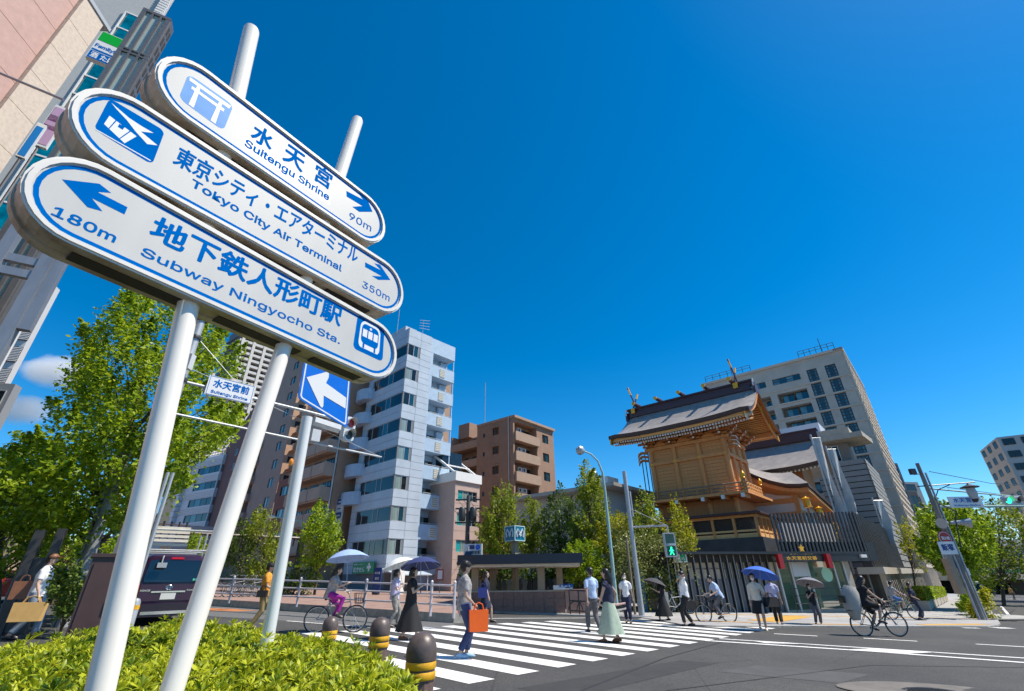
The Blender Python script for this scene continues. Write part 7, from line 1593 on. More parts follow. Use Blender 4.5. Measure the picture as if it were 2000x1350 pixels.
b = MB(); b.tube([(.1, -.2, Z(1840, 985)), (.75, -.3, Z(1848, 1000)), (.5, -.3, Z(1855, 1020)), (.25, -.25, Z(1868, 1070))], .035, 6); part('cable', b, M_DARKF, rp)
b = MB()
for (x0, y0, x1_, y1_, Y1) in ((1815, 921, 2010, 948, 40), (1850, 952, 2010, 962, 40), (1970, 1010, 2000, 1060, 40)): a_ = at(x0, y0, Yr) - p; c_2 = at(x1_, y1_, Y1) - p; b.tube([a_, (a_ + c_2) / 2 - Vector((0, 0, .25)), c_2], .02, 4)
part('wire', b, M_DARKF, rp)

# ---- white banners by the shrine
M_CLOTH = mat('banner cloth', (.50, .49, .475), .8, n=.15, ns=2)
def banner(top, bot, Y, wpx, label, seed):
    p = at(*bot, Y); q = at(*top, Y); O = Vector((p.x, p.y, gz(p.x, p.y))); t = thing('white_banner', label, 'banner', O, 0, 'white banners along the shrine wall'); h = q.z - O.z
    b = MB(); b.tube([(0, 0, 0), (0, 0, h + .3)], .07, 8); part('pole', b, M_ALU, t, smooth=True); b = MB(); b.tube([(-.1, 0, h), (wpx + .1, -.05, h)], .035, 6); part('cross_bar', b, M_ALU, t)
    r = random.Random(seed); N = 16; K = 6; vs = []; z0 = p.z - O.z
    for i in range(N + 1):
        f = i / N; z = h - (h - z0) * f
        for j in range(K + 1): u = j / K; vs.append((.08 + u * wpx * (1 - .12 * f), -.06 + .22 * math.sin(u * 5 + f * 6 + seed) * (.4 + f), z))
    b = MB(); b.add(vs, [(i*(K+1)+j, i*(K+1)+j+1, (i+1)*(K+1)+j+1, (i+1)*(K+1)+j) for i in range(N) for j in range(K)]); o = part('cloth', b, M_CLOTH, t, smooth=True)
    b = MB()
    for i in range(2, N - 1, 2):
        for j in (2, 3): a_ = vs[i*(K+1)+j]; d_ = vs[(i+1)*(K+1)+j+1]; b.box(a_[0] + .02, d_[0] - .04, min(a_[1], d_[1]) - .12, min(a_[1], d_[1]) - .115, d_[2] + .06, a_[2] - .1)
    return t
banner((1587, 856), (1640, 1030), 36.0, .6, 'white banner nearest to the rear shrine hall on a leaning looking pole', 1)
banner((1612, 878), (1661, 1020), 37.5, .65, 'second white banner between two poles before the grey banded building', 2)
banner((1706, 978), (1735, 1062), 46, .8, 'white banner standing alone above the dark boundary wall', 3)
# ---- brown gantry on the left avenue
p = base_at(583, 1100, 40); gn = thing('brown_gantry', 'long brown pipe gantry with a dark post across the avenue between the sign posts', 'gantry', p); z = at(575, 1052, 40).z - p.z; e = on_z(352, 1041, z + p.z) - p
b = MB(); b.tube([(0, 0, z), e], .11, 8); part('beam', b, M_CAB, gn); b = MB(); b.box(-.25, .25, -.2, .2, 0, z + .2); part('post', b, M_DARKF, gn)
for f in (.08, .42, .97):
    c_2 = Vector((0, 0, z)).lerp(e, f); d_ = (e - Vector((0, 0, z))).normalized(); b = MB()
    for k in range(5): q = c_2 + d_ * (k * .45); b.tube([q - Vector((0, 0, .6)), q + Vector((0, 0, .7))], .06, 4)
    b.tube([c_2 + Vector((0, 0, .5)), c_2 + d_ * 1.8 + Vector((0, 0, .5))], .05, 4); part('grid_panel', b, M_CAB, gn)
p = base_at(545, 1100, 46); fl_ = thing('far_street_lamp', 'small far street lamp with a white head behind the one way post', 'street lamp', p); z = at(530, 1010, 46).z - p.z; xx = at(530, 1010, 46).x - p.x; b = MB(); b.tube([(1.6, 0, 0), (1.6, 0, z - 1.2), (1.3, 0, z - .4), (.4 + xx, 0, z)], .07, 8); part('pole', b, M_TEALP, fl_); b = MB(); b.sphere((xx, 0, z), .4, 12, 6, (1, .5, .4)); part('lamp_head', b, M_WHITE, fl_, smooth=True)
# ================================================================== trees and planting
M_BARK = mat('bark', (.10, .075, .05), .9, n=.35, ns=8, streak=.3, bump=.4, bs=25)
M_LF1 = leafmat('street tree leaf', (.09, .20, .008), (.48, .58, .025), .5, .4); M_LF2 = leafmat('young tree leaf', (.09, .16, .012), (.42, .46, .03), .45, .45)
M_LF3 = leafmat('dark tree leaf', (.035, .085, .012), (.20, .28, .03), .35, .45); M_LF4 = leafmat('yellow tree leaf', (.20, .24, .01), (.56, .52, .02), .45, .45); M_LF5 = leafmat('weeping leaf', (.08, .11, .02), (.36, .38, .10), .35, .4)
def tree(name, label, cat, base, poly, Y, dep, nsp, nlf, lsz, m, tr=.12, seed=1, group=None, spread=.35, up=.35, trunks=1, droop=0.0, gaps=None):
    r = np.random.default_rng(seed); bp = Vector(base); t = thing(name, label, cat, bp, 0, group); B = np.array(bp)
    P = [(p[0], p[1]) for p in poly]; xs = [p[0] for p in P]; ys = [p[1] for p in P]; C = []; tries = 0
    ym = (min(ys) + max(ys)) / 2
    while len(C) < nsp and tries < 40000:
        tries += 1; x, y = r.uniform(min(xs), max(xs)), r.uniform(min(ys), max(ys))
        if not inpoly(x, y, P): continue
        # half width of the outline at this height limits the depth
        row = [q / 20 for q in range(-20, 21)]; w2 = sum(inpoly(x + q * (max(xs) - min(xs)), y, P) for q in row) / 41.0
        d = dep * min(1, w2 * 2.2 + .15) * r.uniform(-1, 1)
        q = at(x, y, Y + d); C.append(np.array(q) - B)
    C = np.array(C); cen = C.mean(0); ht = C[:, 2].max()
    # trunk and limbs
    b = MB(); top = np.array([cen[0], cen[1], C[:, 2].min() * .3 + ht * .7])
    for k in range(trunks):
        o = np.array([.12 * k * (-1) ** k, .1 * k, 0]); pts = [Vector(o + (top - o) * f + np.array([math.sin(f * 5 + seed + k) * .06 * ht * .1, 0, 0])) for f in (0, .25, .5, .75, 1)]; b.tube(pts, [tr, tr * .85, tr * .65, tr * .42, tr * .15], 9)
    part('trunk', b, M_BARK, t, smooth=True)
    b = MB(); idx = r.choice(len(C), min(len(C), 46), replace=False)
    for i in idx:
        f = np.clip((C[i][2] * .62) / max(top[2], .1), .12, .95); s0 = top * f; mid = (s0 + C[i]) / 2 + np.array([0, 0, .06 * ht * .3]); rr_ = tr * .32 * (1 - f * .6); b.tube([Vector(s0), Vector(mid), Vector(C[i])], [rr_, rr_ * .6, rr_ * .2], 5, False)
    part('branch', b, M_BARK, t, kind='stuff')
    pts = []; nor = []; hue = []
    for c in C:
        out = c - np.array([cen[0], cen[1], cen[2] - .2 * ht]); out /= max(np.linalg.norm(out), 1e-6); ax = out * .75 + np.array([0, 0, up - droop]) + r.normal(size=3) * .25; ax /= np.linalg.norm(ax)
        L = spread * r.uniform(.6, 1.3); n = int(nlf * r.uniform(.6, 1.3)); u = r.uniform(-.6, 1.2, n)[:, None]; wd = (1.15 - np.clip(u, 0, 1.1)) * L * .27
        p = c + ax * u * L + r.normal(size=(n, 3)) * wd + (np.array([0, 0, -droop]) * (u ** 2) * L if droop else 0)
        pts.append(p); nor.append(r.normal(size=(n, 3)) * .8 + np.array([.15, -.1, .75]) + out * .3); hue.append(np.clip(r.normal(r.uniform(.3, .75), .2, n), 0, 1))
    o = leaves('crown', np.concatenate(pts), np.concatenate(nor), lsz, m, t, .62, seed, hue=np.concatenate(hue)); return t
gt_ = base_at(183, 1110, 15.5)
tree('street_tree', 'big bright green street tree rising behind the left sign post', 'tree', gt_, [(215, 556), (262, 562), (330, 590), (392, 628), (432, 640), (425, 690), (462, 705), (440, 760), (450, 800), (468, 815), (445, 850), (420, 880), (380, 900), (345, 950), (330, 985), (280, 960), (240, 1040), (215, 1010), (120, 1050), (60, 1060), (10, 1010), (-40, 960), (0, 905), (60, 845), (105, 800), (95, 770), (140, 735), (135, 700), (150, 660), (180, 640), (165, 610), (210, 605)], 15.5, 3.0, 340, 150, .16, M_LF1, .18, 3, spread=.72, up=.45)
tree('street_tree', 'second street tree in shade lower down at the left frame edge', 'tree', base_at(20, 1140, 17), [(-120, 900), (-20, 860), (60, 930), (120, 1010), (105, 1080), (60, 1120), (-60, 1120), (-160, 1050)], 17, 2.4, 110, 120, .13, M_LF1, .14, 5, spread=.7)
tree('street_tree', 'third street tree further down the avenue past the grey pole', 'tree', base_at(120, 1140, 24), [(70, 1010), (130, 985), (185, 1020), (190, 1075), (150, 1095), (90, 1090)], 24, 2, 60, 110, .16, M_LF1, .14, 6, spread=.8)
tree('shrub', 'low green shrub between the walking person and the grey pole', 'shrub', base_at(142, 1190, 9.4), [(110, 1130), (140, 1120), (165, 1140), (165, 1200), (105, 1205)], 9.4, .5, 60, 70, .07, M_LF3, .03, 8, spread=.25)
tree('shrub', 'leafy shrub above the brown cabinet beside the trunk of the street tree', 'shrub', base_at(222, 1140, 10), [(205, 1075), (235, 1060), (240, 1085), (205, 1088)], 10, .4, 20, 70, .07, M_LF1, .03, 9, spread=.25)
tree('young_tree', 'small dark young tree behind the second sign post', 'tree', base_at(462, 1170, 37), [(445, 1050), (470, 1020), (500, 1050), (497, 1130), (470, 1150), (440, 1130)], 37, 1.2, 60, 80, .17, M_LF3, .09, 11, 'young trees on the far pavement', spread=.7)
tree('young_tree', 'small young tree with pale top leaves left of the one way post', 'tree', base_at(508, 1170, 35), [(490, 1010), (510, 1000), (540, 1030), (545, 1100), (520, 1150), (485, 1130)], 35, 1.2, 70, 80, .17, M_LF2, .09, 12, 'young trees on the far pavement', spread=.7)
tree('young_tree', 'bright upright young tree right of the one way post', 'tree', base_at(612, 1172, 33), [(627, 985), (645, 1010), (662, 1040), (655, 1085), (640, 1110), (600, 1115), (590, 1080), (600, 1030), (612, 1000)], 33, 1.3, 90, 90, .16, M_LF1, .09, 13, 'young trees on the far pavement', spread=.65)
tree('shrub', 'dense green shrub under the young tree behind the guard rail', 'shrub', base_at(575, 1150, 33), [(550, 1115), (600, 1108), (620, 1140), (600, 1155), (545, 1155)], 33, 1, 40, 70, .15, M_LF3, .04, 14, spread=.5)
tree('shrub', 'small green tree top seen over the van roof', 'shrub', base_at(385, 1100, 30), [(365, 1075), (375, 1052), (395, 1060), (398, 1082)], 30, .8, 20, 70, .13, M_LF1, .04, 15, spread=.5)
gS = 'young trees by the shrine'
tree('slender_tree', 'tall slender tree left of the teal cube sign', 'tree', base_at(980, 1150, 33), [(980, 950), (1003, 975), (1010, 1020), (1018, 1070), (1005, 1100), (950, 1100), (940, 1060), (955, 1005), (962, 970)], 33, 1.4, 120, 95, .15, M_LF2, .1, 21, gS, .7)
tree('slender_tree', 'tree with dark foliage just right of the teal cube sign', 'tree', base_at(1040, 1150, 34), [(1040, 970), (1058, 1000), (1065, 1060), (1060, 1100), (1022, 1100), (1020, 1040), (1026, 995)], 34, 1.2, 80, 80, .15, M_LF2, .08, 22, gS, .6)
tree('slender_tree', 'dark leaved tree in the middle of the row before the grey hall', 'tree', base_at(1095, 1150, 33.5), [(1095, 962), (1120, 985), (1128, 1040), (1120, 1095), (1070, 1095), (1062, 1040), (1072, 985)], 33.5, 1.3, 100, 85, .15, M_LF3, .08, 23, gS, .65)
tree('slender_tree', 'tallest slender tree of the row beside the curved street lamp', 'tree', base_at(1152, 1150, 32), [(1148, 912), (1165, 940), (1180, 980), (1188, 1020), (1178, 1070), (1128, 1075), (1118, 1030), (1128, 975), (1136, 935)], 32, 1.5, 130, 95, .15, M_LF2, .1, 24, gS, .7)
tree('shrub', 'rounded glossy green shrub at the right end of the subway canopy', 'shrub', base_at(1140, 1160, 29), [(1110, 1085), (1125, 1062), (1155, 1060), (1170, 1090), (1165, 1135), (1110, 1135)], 29, 1, 80, 90, .13, M_LF1, .04, 25, spread=.45)
tree('shrub', 'yellow green bush behind the curved street lamp', 'shrub', base_at(1195, 1160, 30), [(1165, 1050), (1185, 1015), (1225, 1005), (1240, 1045), (1225, 1090), (1170, 1100)], 30, 1.2, 90, 80, .13, M_LF4, .05, 26, spread=.5)
tree('sparse_tree', 'sparse layered tree right of the pedestrian signal pole', 'tree', base_at(1262, 1170, 29), [(1250, 955), (1262, 975), (1285, 1010), (1288, 1060), (1240, 1065), (1232, 1015), (1242, 985)], 29, 1.0, 55, 60, .14, M_LF2, .08, 27, gS, .6)
tree('sparse_tree', 'yellow green sapling in front of the shrine stage fence', 'tree', base_at(1330, 1160, 28.5), [(1320, 980), (1332, 1000), (1350, 1035), (1355, 1070), (1330, 1085), (1300, 1070), (1300, 1030), (1308, 1000)], 28.5, .9, 60, 65, .13, M_LF4, .06, 28, gS, .55)
tree('weeping_tree', 'weeping tree with hanging grey green shoots left of the police box', 'tree', base_at(1255, 1185, 28), [(1215, 1045), (1250, 1035), (1300, 1045), (1340, 1068), (1346, 1078), (1312, 1085), (1312, 1165), (1268, 1160), (1200, 1150), (1192, 1095)], 28, 1.6, 170, 95, .12, M_LF5, .1, 29, None, .9, up=-.2, droop=.9)
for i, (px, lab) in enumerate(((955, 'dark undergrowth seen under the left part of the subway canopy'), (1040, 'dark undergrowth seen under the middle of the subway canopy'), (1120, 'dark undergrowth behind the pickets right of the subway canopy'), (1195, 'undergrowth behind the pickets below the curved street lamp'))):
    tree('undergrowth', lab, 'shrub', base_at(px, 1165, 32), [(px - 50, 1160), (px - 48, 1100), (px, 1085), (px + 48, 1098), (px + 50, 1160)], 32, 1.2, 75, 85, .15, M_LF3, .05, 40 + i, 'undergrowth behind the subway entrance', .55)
tree('round_tree', 'large rounded leafy tree behind the corner pole at the right', 'tree', base_at(1885, 1165, 36), [(1795, 1020), (1812, 995), (1850, 988), (1900, 1002), (1938, 1030), (1945, 1070), (1925, 1105), (1900, 1128), (1855, 1122), (1822, 1102), (1800, 1070)], 36, 2.6, 300, 120, .18, M_LF1, .2, 31, None, .7)
tree('sparse_tree', 'thin yellowish tree at the left of the rounded tree by the dark boundary wall', 'tree', base_at(1790, 1180, 40), [(1755, 1035), (1770, 1012), (1795, 1030), (1808, 1080), (1800, 1110), (1780, 1095), (1758, 1065)], 40, 1.2, 34, 50, .16, M_LF4, .08, 32, None, .6)
tree('sparse_tree', 'loose airy tree behind the green traffic light', 'tree', base_at(1950, 1160, 48), [(1895, 1010), (1930, 990), (1990, 1000), (2040, 1030), (2040, 1120), (1985, 1125), (1960, 1150), (1915, 1140)], 48, 2.5, 130, 75, .24, M_LF2, .15, 33, None, 1.1)
for i, (poly, Y, m, lab) in enumerate((([(1893, 1215), (1900, 1175), (1925, 1160), (1940, 1180), (1945, 1212)], 27.5, M_LF4, 'yellow green kerbside shrub right of the foot of the corner pole'), ([(1875, 1190), (1885, 1160), (1900, 1150), (1905, 1190)], 30, M_LF1, 'green shrub behind the foot of the corner pole'))):
    tree('kerb_shrub', lab, 'shrub', base_at(poly[0][0] + 12, poly[0][1] - 2, Y), poly, Y, .8, 45, 80, .12, m, .03, 50 + i, None, .35)
# clipped hedges in concrete planters along the colonnade
for i in range(6):
    x = 2.5 + i * 5.4; o = DW.w(x, -1.5); g = gz(o.x, o.y) + .05; t = thing('planter_hedge', ('nearest clipped hedge in a concrete planter along the colonnade', 'second clipped planter hedge along the colonnade', 'third clipped planter hedge along the colonnade', 'fourth clipped planter hedge along the colonnade', 'fifth clipped planter hedge along the colonnade', 'furthest clipped planter hedge along the colonnade')[i], 'hedge', (o.x, o.y, g), DW.rz, 'planter hedges along the colonnade')
    b = MB(); b.box(0, 4.8, -.5, .4, 0, .55); part('planter', b, M_CONC, t); b = MB(); b.box(.1, 4.7, -.42, .32, .56, 1.2); part('core', b, M_TWIG, t)
    r = np.random.default_rng(60 + i); n = 2600; P = np.stack([r.uniform(0, 4.8, n), r.uniform(-.5, .4, n), r.uniform(.5, 1.3, n)], 1); k = r.integers(0, 3, n); P[k == 0, 1] = -.48 + r.normal(0, .04, (k == 0).sum()); P[k == 1, 2] = 1.25 + r.normal(0, .04, (k == 1).sum()); P[k == 2, 0] = np.where(r.random((k == 2).sum()) < .5, .05, 4.75)
    leaves('foliage', P, r.normal(size=(n, 3)) + np.array([0, -.3, .6]), .13, M_LF1 if i % 2 else M_LF2, t, .6, 70 + i, kind='stuff')
# ------------------------------------------------------------------ small clouds low at the left
M_CLOUD = bpy.data.materials.new('cloud'); M_CLOUD.use_nodes = True; t_ = M_CLOUD.node_tree; t_.nodes.remove(t_.nodes['Principled BSDF']); pv = t_.nodes.new('ShaderNodeVolumePrincipled'); pv.inputs['Color'].default_value = (1, 1, 1, 1); pv.inputs['Anisotropy'].default_value = .2
nz_ = t_.nodes.new('ShaderNodeTexNoise'); nz_.inputs['Scale'].default_value = .009; nz_.inputs['Detail'].default_value = 6; tcc = t_.nodes.new('ShaderNodeTexCoord'); t_.links.new(tcc.outputs['Object'], nz_.inputs['Vector'])
# density falls off from the puff's centre (generated box coordinates)
vm_ = t_.nodes.new('ShaderNodeVectorMath'); vm_.operation = 'DISTANCE'; vm_.inputs[1].default_value = (.5, .5, .45); t_.links.new(tcc.outputs['Generated'], vm_.inputs[0])
mr1 = t_.nodes.new('ShaderNodeMapRange'); mr1.inputs[1].default_value = .12; mr1.inputs[2].default_value = .5; mr1.inputs[3].default_value = .62; mr1.inputs[4].default_value = -.25; t_.links.new(vm_.outputs['Value'], mr1.inputs[0])
ad_ = t_.nodes.new('ShaderNodeMath'); ad_.operation = 'ADD'; t_.links.new(nz_.outputs['Fac'], ad_.inputs[0]); t_.links.new(mr1.outputs[0], ad_.inputs[1])
mr2 = t_.nodes.new('ShaderNodeMapRange'); mr2.inputs[1].default_value = .62; mr2.inputs[2].default_value = .95; mr2.inputs[3].default_value = 0; mr2.inputs[4].default_value = .022; t_.links.new(ad_.outputs[0], mr2.inputs[0]); t_.links.new(mr2.outputs[0], pv.inputs['Density']); t_.links.new(pv.outputs[0], t_.nodes['Material Output'].inputs['Volume'])
for i, (px, py, w_, h_) in enumerate(((118, 722, 95, 42), (50, 795, 75, 38))):
    c = at(px, py, 1500); sc = 1500 / F; b = MB(); W_, H_ = w_ * sc, h_ * sc * 1.15; b.box(-W_, W_, -W_ * .8, W_ * .8, -H_, H_); o = part('cloud', b, M_CLOUD); o.location = c; o['kind'] = 'structure'; o.rotation_euler = (0, 0, R(40))
S.cycles.volume_bounces = 2; S.cycles.volume_step_rate = 2.0
# ================================================================== people, bicycles, umbrellas, vehicles
def skin(c): return mat('skin%.2f' % c, (c, c * .66, c * .48), .55, n=.05)
M_HAIR = mat('black hair', (.012, .010, .009), .4); M_SHOE = mat('black shoe', (.015, .015, .016), .5); M_MASKW = mat('mask white', (.75, .76, .76), .7)
def cloth(name, c, n=.12): return mat('cloth ' + name, c, .85, n=n, ns=14)
def solid(mb, name, m, parent, vox=.02, sm=2, extra=None):
    """one continuous surface from overlapping tubes and spheres"""
    me = mb.mesh(name, m); o = bpy.data.objects.new(name, me); COL.objects.link(o)
    md = o.modifiers.new('r', 'REMESH'); md.mode = 'VOXEL'; md.voxel_size = vox; md.use_smooth_shade = True
    if sm: ms = o.modifiers.new('s', 'SMOOTH'); ms.factor = .5; ms.iterations = sm
    dg = bpy.context.evaluated_depsgraph_get(); me2 = bpy.data.meshes.new_from_object(o.evaluated_get(dg)); bpy.data.objects.remove(o)
    if extra is not None:
        bm = bmesh.new(); bm.from_mesh(me2); em = extra.mesh('x', m); bm.from_mesh(em); bm.to_mesh(me2); bm.free()
    me2.name = name; me2.materials.clear(); me2.materials.append(m); me2.shade_smooth(); return link(name, me2, parent)
def ik(a, t, l1, l2, pole):
    d = t - a; L = min(d.length, (l1 + l2) * .999); d = d.normalized(); x = (l1 * l1 - l2 * l2 + L * L) / (2 * L); h = math.sqrt(max(0, l1 * l1 - x * x)); pv = Vector(pole); pv = (pv - d * pv.dot(d)).normalized(); return a + d * x + pv * h, a + d * L
def person(label, foot, az, Hh, top, bottom, skinc=.52, stride=.28, hands=None, hair='short', mask=None, pelvis=None, feet=None, lean=0.0, shoe=None, head_turn=0.0, hat=None, sleeve=.5, bare=False):
    """local axes: +y the way the figure faces; top=(material, kind), bottom=(material, 'trousers'|'skirt'|'long'|'shorts')"""
    t = thing('person', label, 'person', foot, -R(az)); k = Hh / 1.70; SK = skin(skinc); V = lambda x, y, z: Vector((x, y, z)) * k
    pz = pelvis or V(0, 0, .92); up = Vector((0, math.sin(lean), math.cos(lean))); fw = Vector((0, math.cos(lean), -math.sin(lean)))
    ch = pz + up * (.36 * k) ; sh_ = pz + up * (.50 * k); nk = pz + up * (.56 * k); hd = pz + up * (.70 * k) + fw * (.025 * k)
    b = MB(); legs = []
    fs = feet or [V(-.09, stride, .08), V(.09, -stride * .9, .10)]
    for s, f in zip((-1, 1), fs):
        hp = pz + Vector((s * .09 * k, 0, -.02 * k)); kn, an = ik(hp, f, .44 * k, .43 * k, (0, 1, .05)); legs.append((hp, kn, an)); fd = Vector((0, 1, -.12 if an.z < .2 * k else -.3)).normalized()
        b.tube([hp, hp.lerp(kn, .5), kn, kn.lerp(an, .35), an], [x * k for x in (.085, .075, .055, .056, .036)], 10); b.tube([an + Vector((0, -.05 * k, -.03 * k)), an + fd * (.10 * k) - Vector((0, 0, .03 * k)), an + fd * (.17 * k) - Vector((0, 0, .03 * k))], [.035 * k, .036 * k, .022 * k], 8)
    b.tube([pz - up * .06 * k, pz + up * .05 * k, pz + up * .18 * k, ch, sh_ - up * .02 * k], [x * k for x in (.11, .135, .12, .14, .10)], 14)
    b.tube([sh_ - up * .05 * k + Vector((-.17 * k, 0, 0)), sh_, sh_ - up * .05 * k + Vector((.17 * k, 0, 0))], [.05 * k, .075 * k, .05 * k], 10)
    b.tube([sh_, nk, hd - up * .06 * k], [.055 * k, .05 * k, .05 * k], 10)
    ct, st_ = math.cos(head_turn), math.sin(head_turn); hf = (fw * ct + Vector((1, 0, 0)) * st_).normalized(); hs = hf.cross(up).normalized()
    b.sphere(tuple(hd + up * .02 * k), .098 * k, 14, 10, (.82, .98, 1.1)); b.sphere(tuple(hd - up * .055 * k + hf * .03 * k), .062 * k, 10, 8, (.9, .9, .9)); b.tube([hd + hf * .085 * k + up * .02 * k, hd + hf * .115 * k - up * .025 * k], [.012 * k, .017 * k], 6)
    for s in (-1, 1): b.sphere(tuple(hd + hs * s * .085 * k - hf * .005 * k), .022 * k, 8, 6, (.5, .8, 1.3))
    arms = []; fg = MB(); hn = hands or [V(-.24, -stride * .6, .80), V(.24, stride * .7, .84)]
    for s, h in zip((-1, 1), hn):
        sp_ = sh_ - up * .045 * k + Vector((s * .175 * k, 0, 0)); el, wr = ik(sp_, h, .29 * k, .25 * k, (s * .45, -1, -.35)); arms.append((sp_, el, wr)); b.tube([sp_, sp_.lerp(el, .5), el, el.lerp(wr, .4), wr], [x * k for x in (.048, .045, .036, .035, .024)], 9)
        d = (wr - el).normalized(); sd_ = d.cross(up); sd_ = sd_.normalized() if sd_.length > .1 else Vector((0, 1, 0)); pn = d.cross(sd_).normalized(); b.tube([wr, wr + d * .045 * k, wr + d * .085 * k], [.024 * k, .034 * k, .032 * k], 8)
        for j, L in enumerate((.066, .076, .072, .056)):
            r0 = wr + d * .08 * k + sd_ * (j - 1.5) * .018 * k; m1 = r0 + d * L * .5 * k + pn * .006 * k; m2 = m1 + (d * .6 + pn * .6).normalized() * L * .55 * k; fg.tube([r0 - d * .02 * k, r0, m1, m2], [.009 * k, .009 * k, .0085 * k, .006 * k], 6)
        r0 = wr + d * .03 * k + sd_ * .03 * k * -1; fg.tube([r0, r0 - sd_ * .022 * k + d * .025 * k + pn * .01 * k, r0 - sd_ * .026 * k + d * .055 * k + pn * .02 * k], [.011 * k, .0105 * k, .007 * k], 6)
    solid(b, 'body', SK, t, .016 * k, 1, fg)
    # face
    q = MB()
    for s in (-1, 1): q.sphere(tuple(hd + hs * s * .033 * k + hf * .086 * k + up * .03 * k), .011 * k, 8, 6)
    part('eye', q, M_SHOE, t)
    if mask: q = MB(); c = hd + hf * .055 * k - up * .035 * k; q.sphere(tuple(c), .066 * k, 12, 8, (.95, .95, .8)); part('face_mask', q, mask, t, smooth=True)
    else: q = MB(); q.tube([hd + hf * .092 * k - up * .052 * k - hs * .022 * k, hd + hf * .097 * k - up * .054 * k, hd + hf * .092 * k - up * .052 * k + hs * .022 * k], .006 * k, 5); part('mouth', q, mat('lips', (.32, .12, .10), .5), t)
    if hat: q = MB(); q.sphere(tuple(hd + up * .055 * k), .108 * k, 14, 8, (1, 1, .75)); q.sphere(tuple(hd + hf * .12 * k + up * .05 * k), .078 * k, 14, 6, (1, 1, .14)); part('cap', q, hat, t, smooth=True)
    if hair != 'none':
        q = MB(); q.sphere(tuple(hd + up * .05 * k - hf * .022 * k), .108 * k, 14, 10, (.92, .98, .95)); q.sphere(tuple(hd - hf * .05 * k + up * .0 * k), .085 * k, 12, 8)
        if hair == 'long': q.tube([hd - hf * .06 * k, hd - hf * .10 * k - up * .14 * k, hd - hf * .12 * k - up * .34 * k], [.10 * k, .105 * k, .05 * k], 12)
        if hair == 'bob': q.tube([hd - hf * .04 * k, hd - hf * .05 * k - up * .1 * k], [.105 * k, .095 * k], 12)
        # keep the face free
        q.v = [v if (Vector(v) - hd).dot(hf) < .045 * k or (Vector(v) - hd).dot(up) > .062 * k else tuple(Vector(v) - hf * ((Vector(v) - hd).dot(hf) - .04 * k)) for v in q.v]
        part('hair', q, hat if hair == 'hat' else (M_HAIR if hair != 'white' else mat('grey hair', (.45, .44, .42), .6)), t, smooth=True)
    # clothes
    tm, tk = top; q = MB(); q.tube([pz - up * (.10 if tk != 'tucked' else .02) * k, pz + up * .06 * k, pz + up * .18 * k, ch, sh_ - up * .01 * k, sh_ + up * .03 * k], [x * k for x in (.162, .158, .142, .16, .12, .07)], 16); q.tube([sh_ - up * .05 * k + Vector((-.18 * k, 0, 0)), sh_ + up * .005 * k, sh_ - up * .05 * k + Vector((.18 * k, 0, 0))], [.065 * k, .09 * k, .065 * k], 10)
    for (a, e, w_) in arms:
        if sleeve <= 0: continue
        if sleeve <= 1: q.tube([a, a.lerp(e, min(1, sleeve * 1.4))], [.068 * k, .064 * k], 10)
        else: q.tube([a, e, e.lerp(w_, sleeve - 1)], [.066 * k, .054 * k, .044 * k], 10)
    solid(q, 'shirt' if tk != 'dress' else 'dress_top', tm, t, .018 * k, 2)
    bm_, bk = bottom; q = MB()
    if bk in ('trousers', 'shorts'):
        for (h, kn, an) in legs:
            e = an.lerp(kn, .12) if bk == 'trousers' else kn.lerp(h, .12); P = [h + up * .05 * k, h.lerp(kn, .5), kn, e] if bk == 'trousers' else [h + up * .05 * k, h.lerp(e, .5), e]; q.tube(P, [x * k for x in ((.115, .098, .08, .066) if bk == 'trousers' else (.115, .105, .10))], 12)
        q.tube([pz - up * .1 * k, pz + up * .08 * k], [.14 * k, .15 * k], 14); solid(q, 'trousers' if bk == 'trousers' else 'shorts', bm_, t, .018 * k, 2)
    else:
        zb_ = (.50 if bk == 'skirt' else .20) * k; n = 28; vs = []; N = 8; fcen = (legs[0][2] + legs[1][2]) / 2
        for i in range(N + 1):
            f = i / N; z = (pz.z + .08 * k) * (1 - f) + zb_ * f; rx = (.145 + (.10 if bk == 'skirt' else .20) * f) * k; ry = (.125 + (.12 if bk == 'skirt' else .24) * f) * k
            for j in range(n): a = 2 * math.pi * j / n; fl = 1 + .07 * f * math.sin(a * 6 + label.__len__()); vs.append((pz.x * (1 - f) + rx * fl * math.cos(a), pz.y * (1 - f) + fcen.y * f * .6 + ry * fl * math.sin(a), z))
        q.add(vs, [(i*n+j, i*n+(j+1) % n, (i+1)*n+(j+1) % n, (i+1)*n+j) for i in range(N) for j in range(n)]); part('skirt', q, bm_, t, smooth=True)
    for (h, kn, an) in legs:
        fd = Vector((0, 1, -.12 if an.z < .2 * k else -.3)).normalized(); q = MB(); q.tube([an + Vector((0, -.07 * k, -.045 * k)), an + Vector((0, 0, -.035 * k)), an + fd * (.11 * k) - Vector((0, 0, .045 * k)), an + fd * (.185 * k) - Vector((0, 0, .05 * k))], [.036 * k, .047 * k, .045 * k, .024 * k], 10); part('shoe', q, shoe or M_SHOE, t, smooth=True)
    t['hand_l'] = list(arms[0][2]); t['hand_r'] = list(arms[1][2])
    return t
def whand(t, side='r'): return t.location + Matrix.Rotation(t.rotation_euler.z, 3, 'Z') @ Vector(t['hand_' + side])
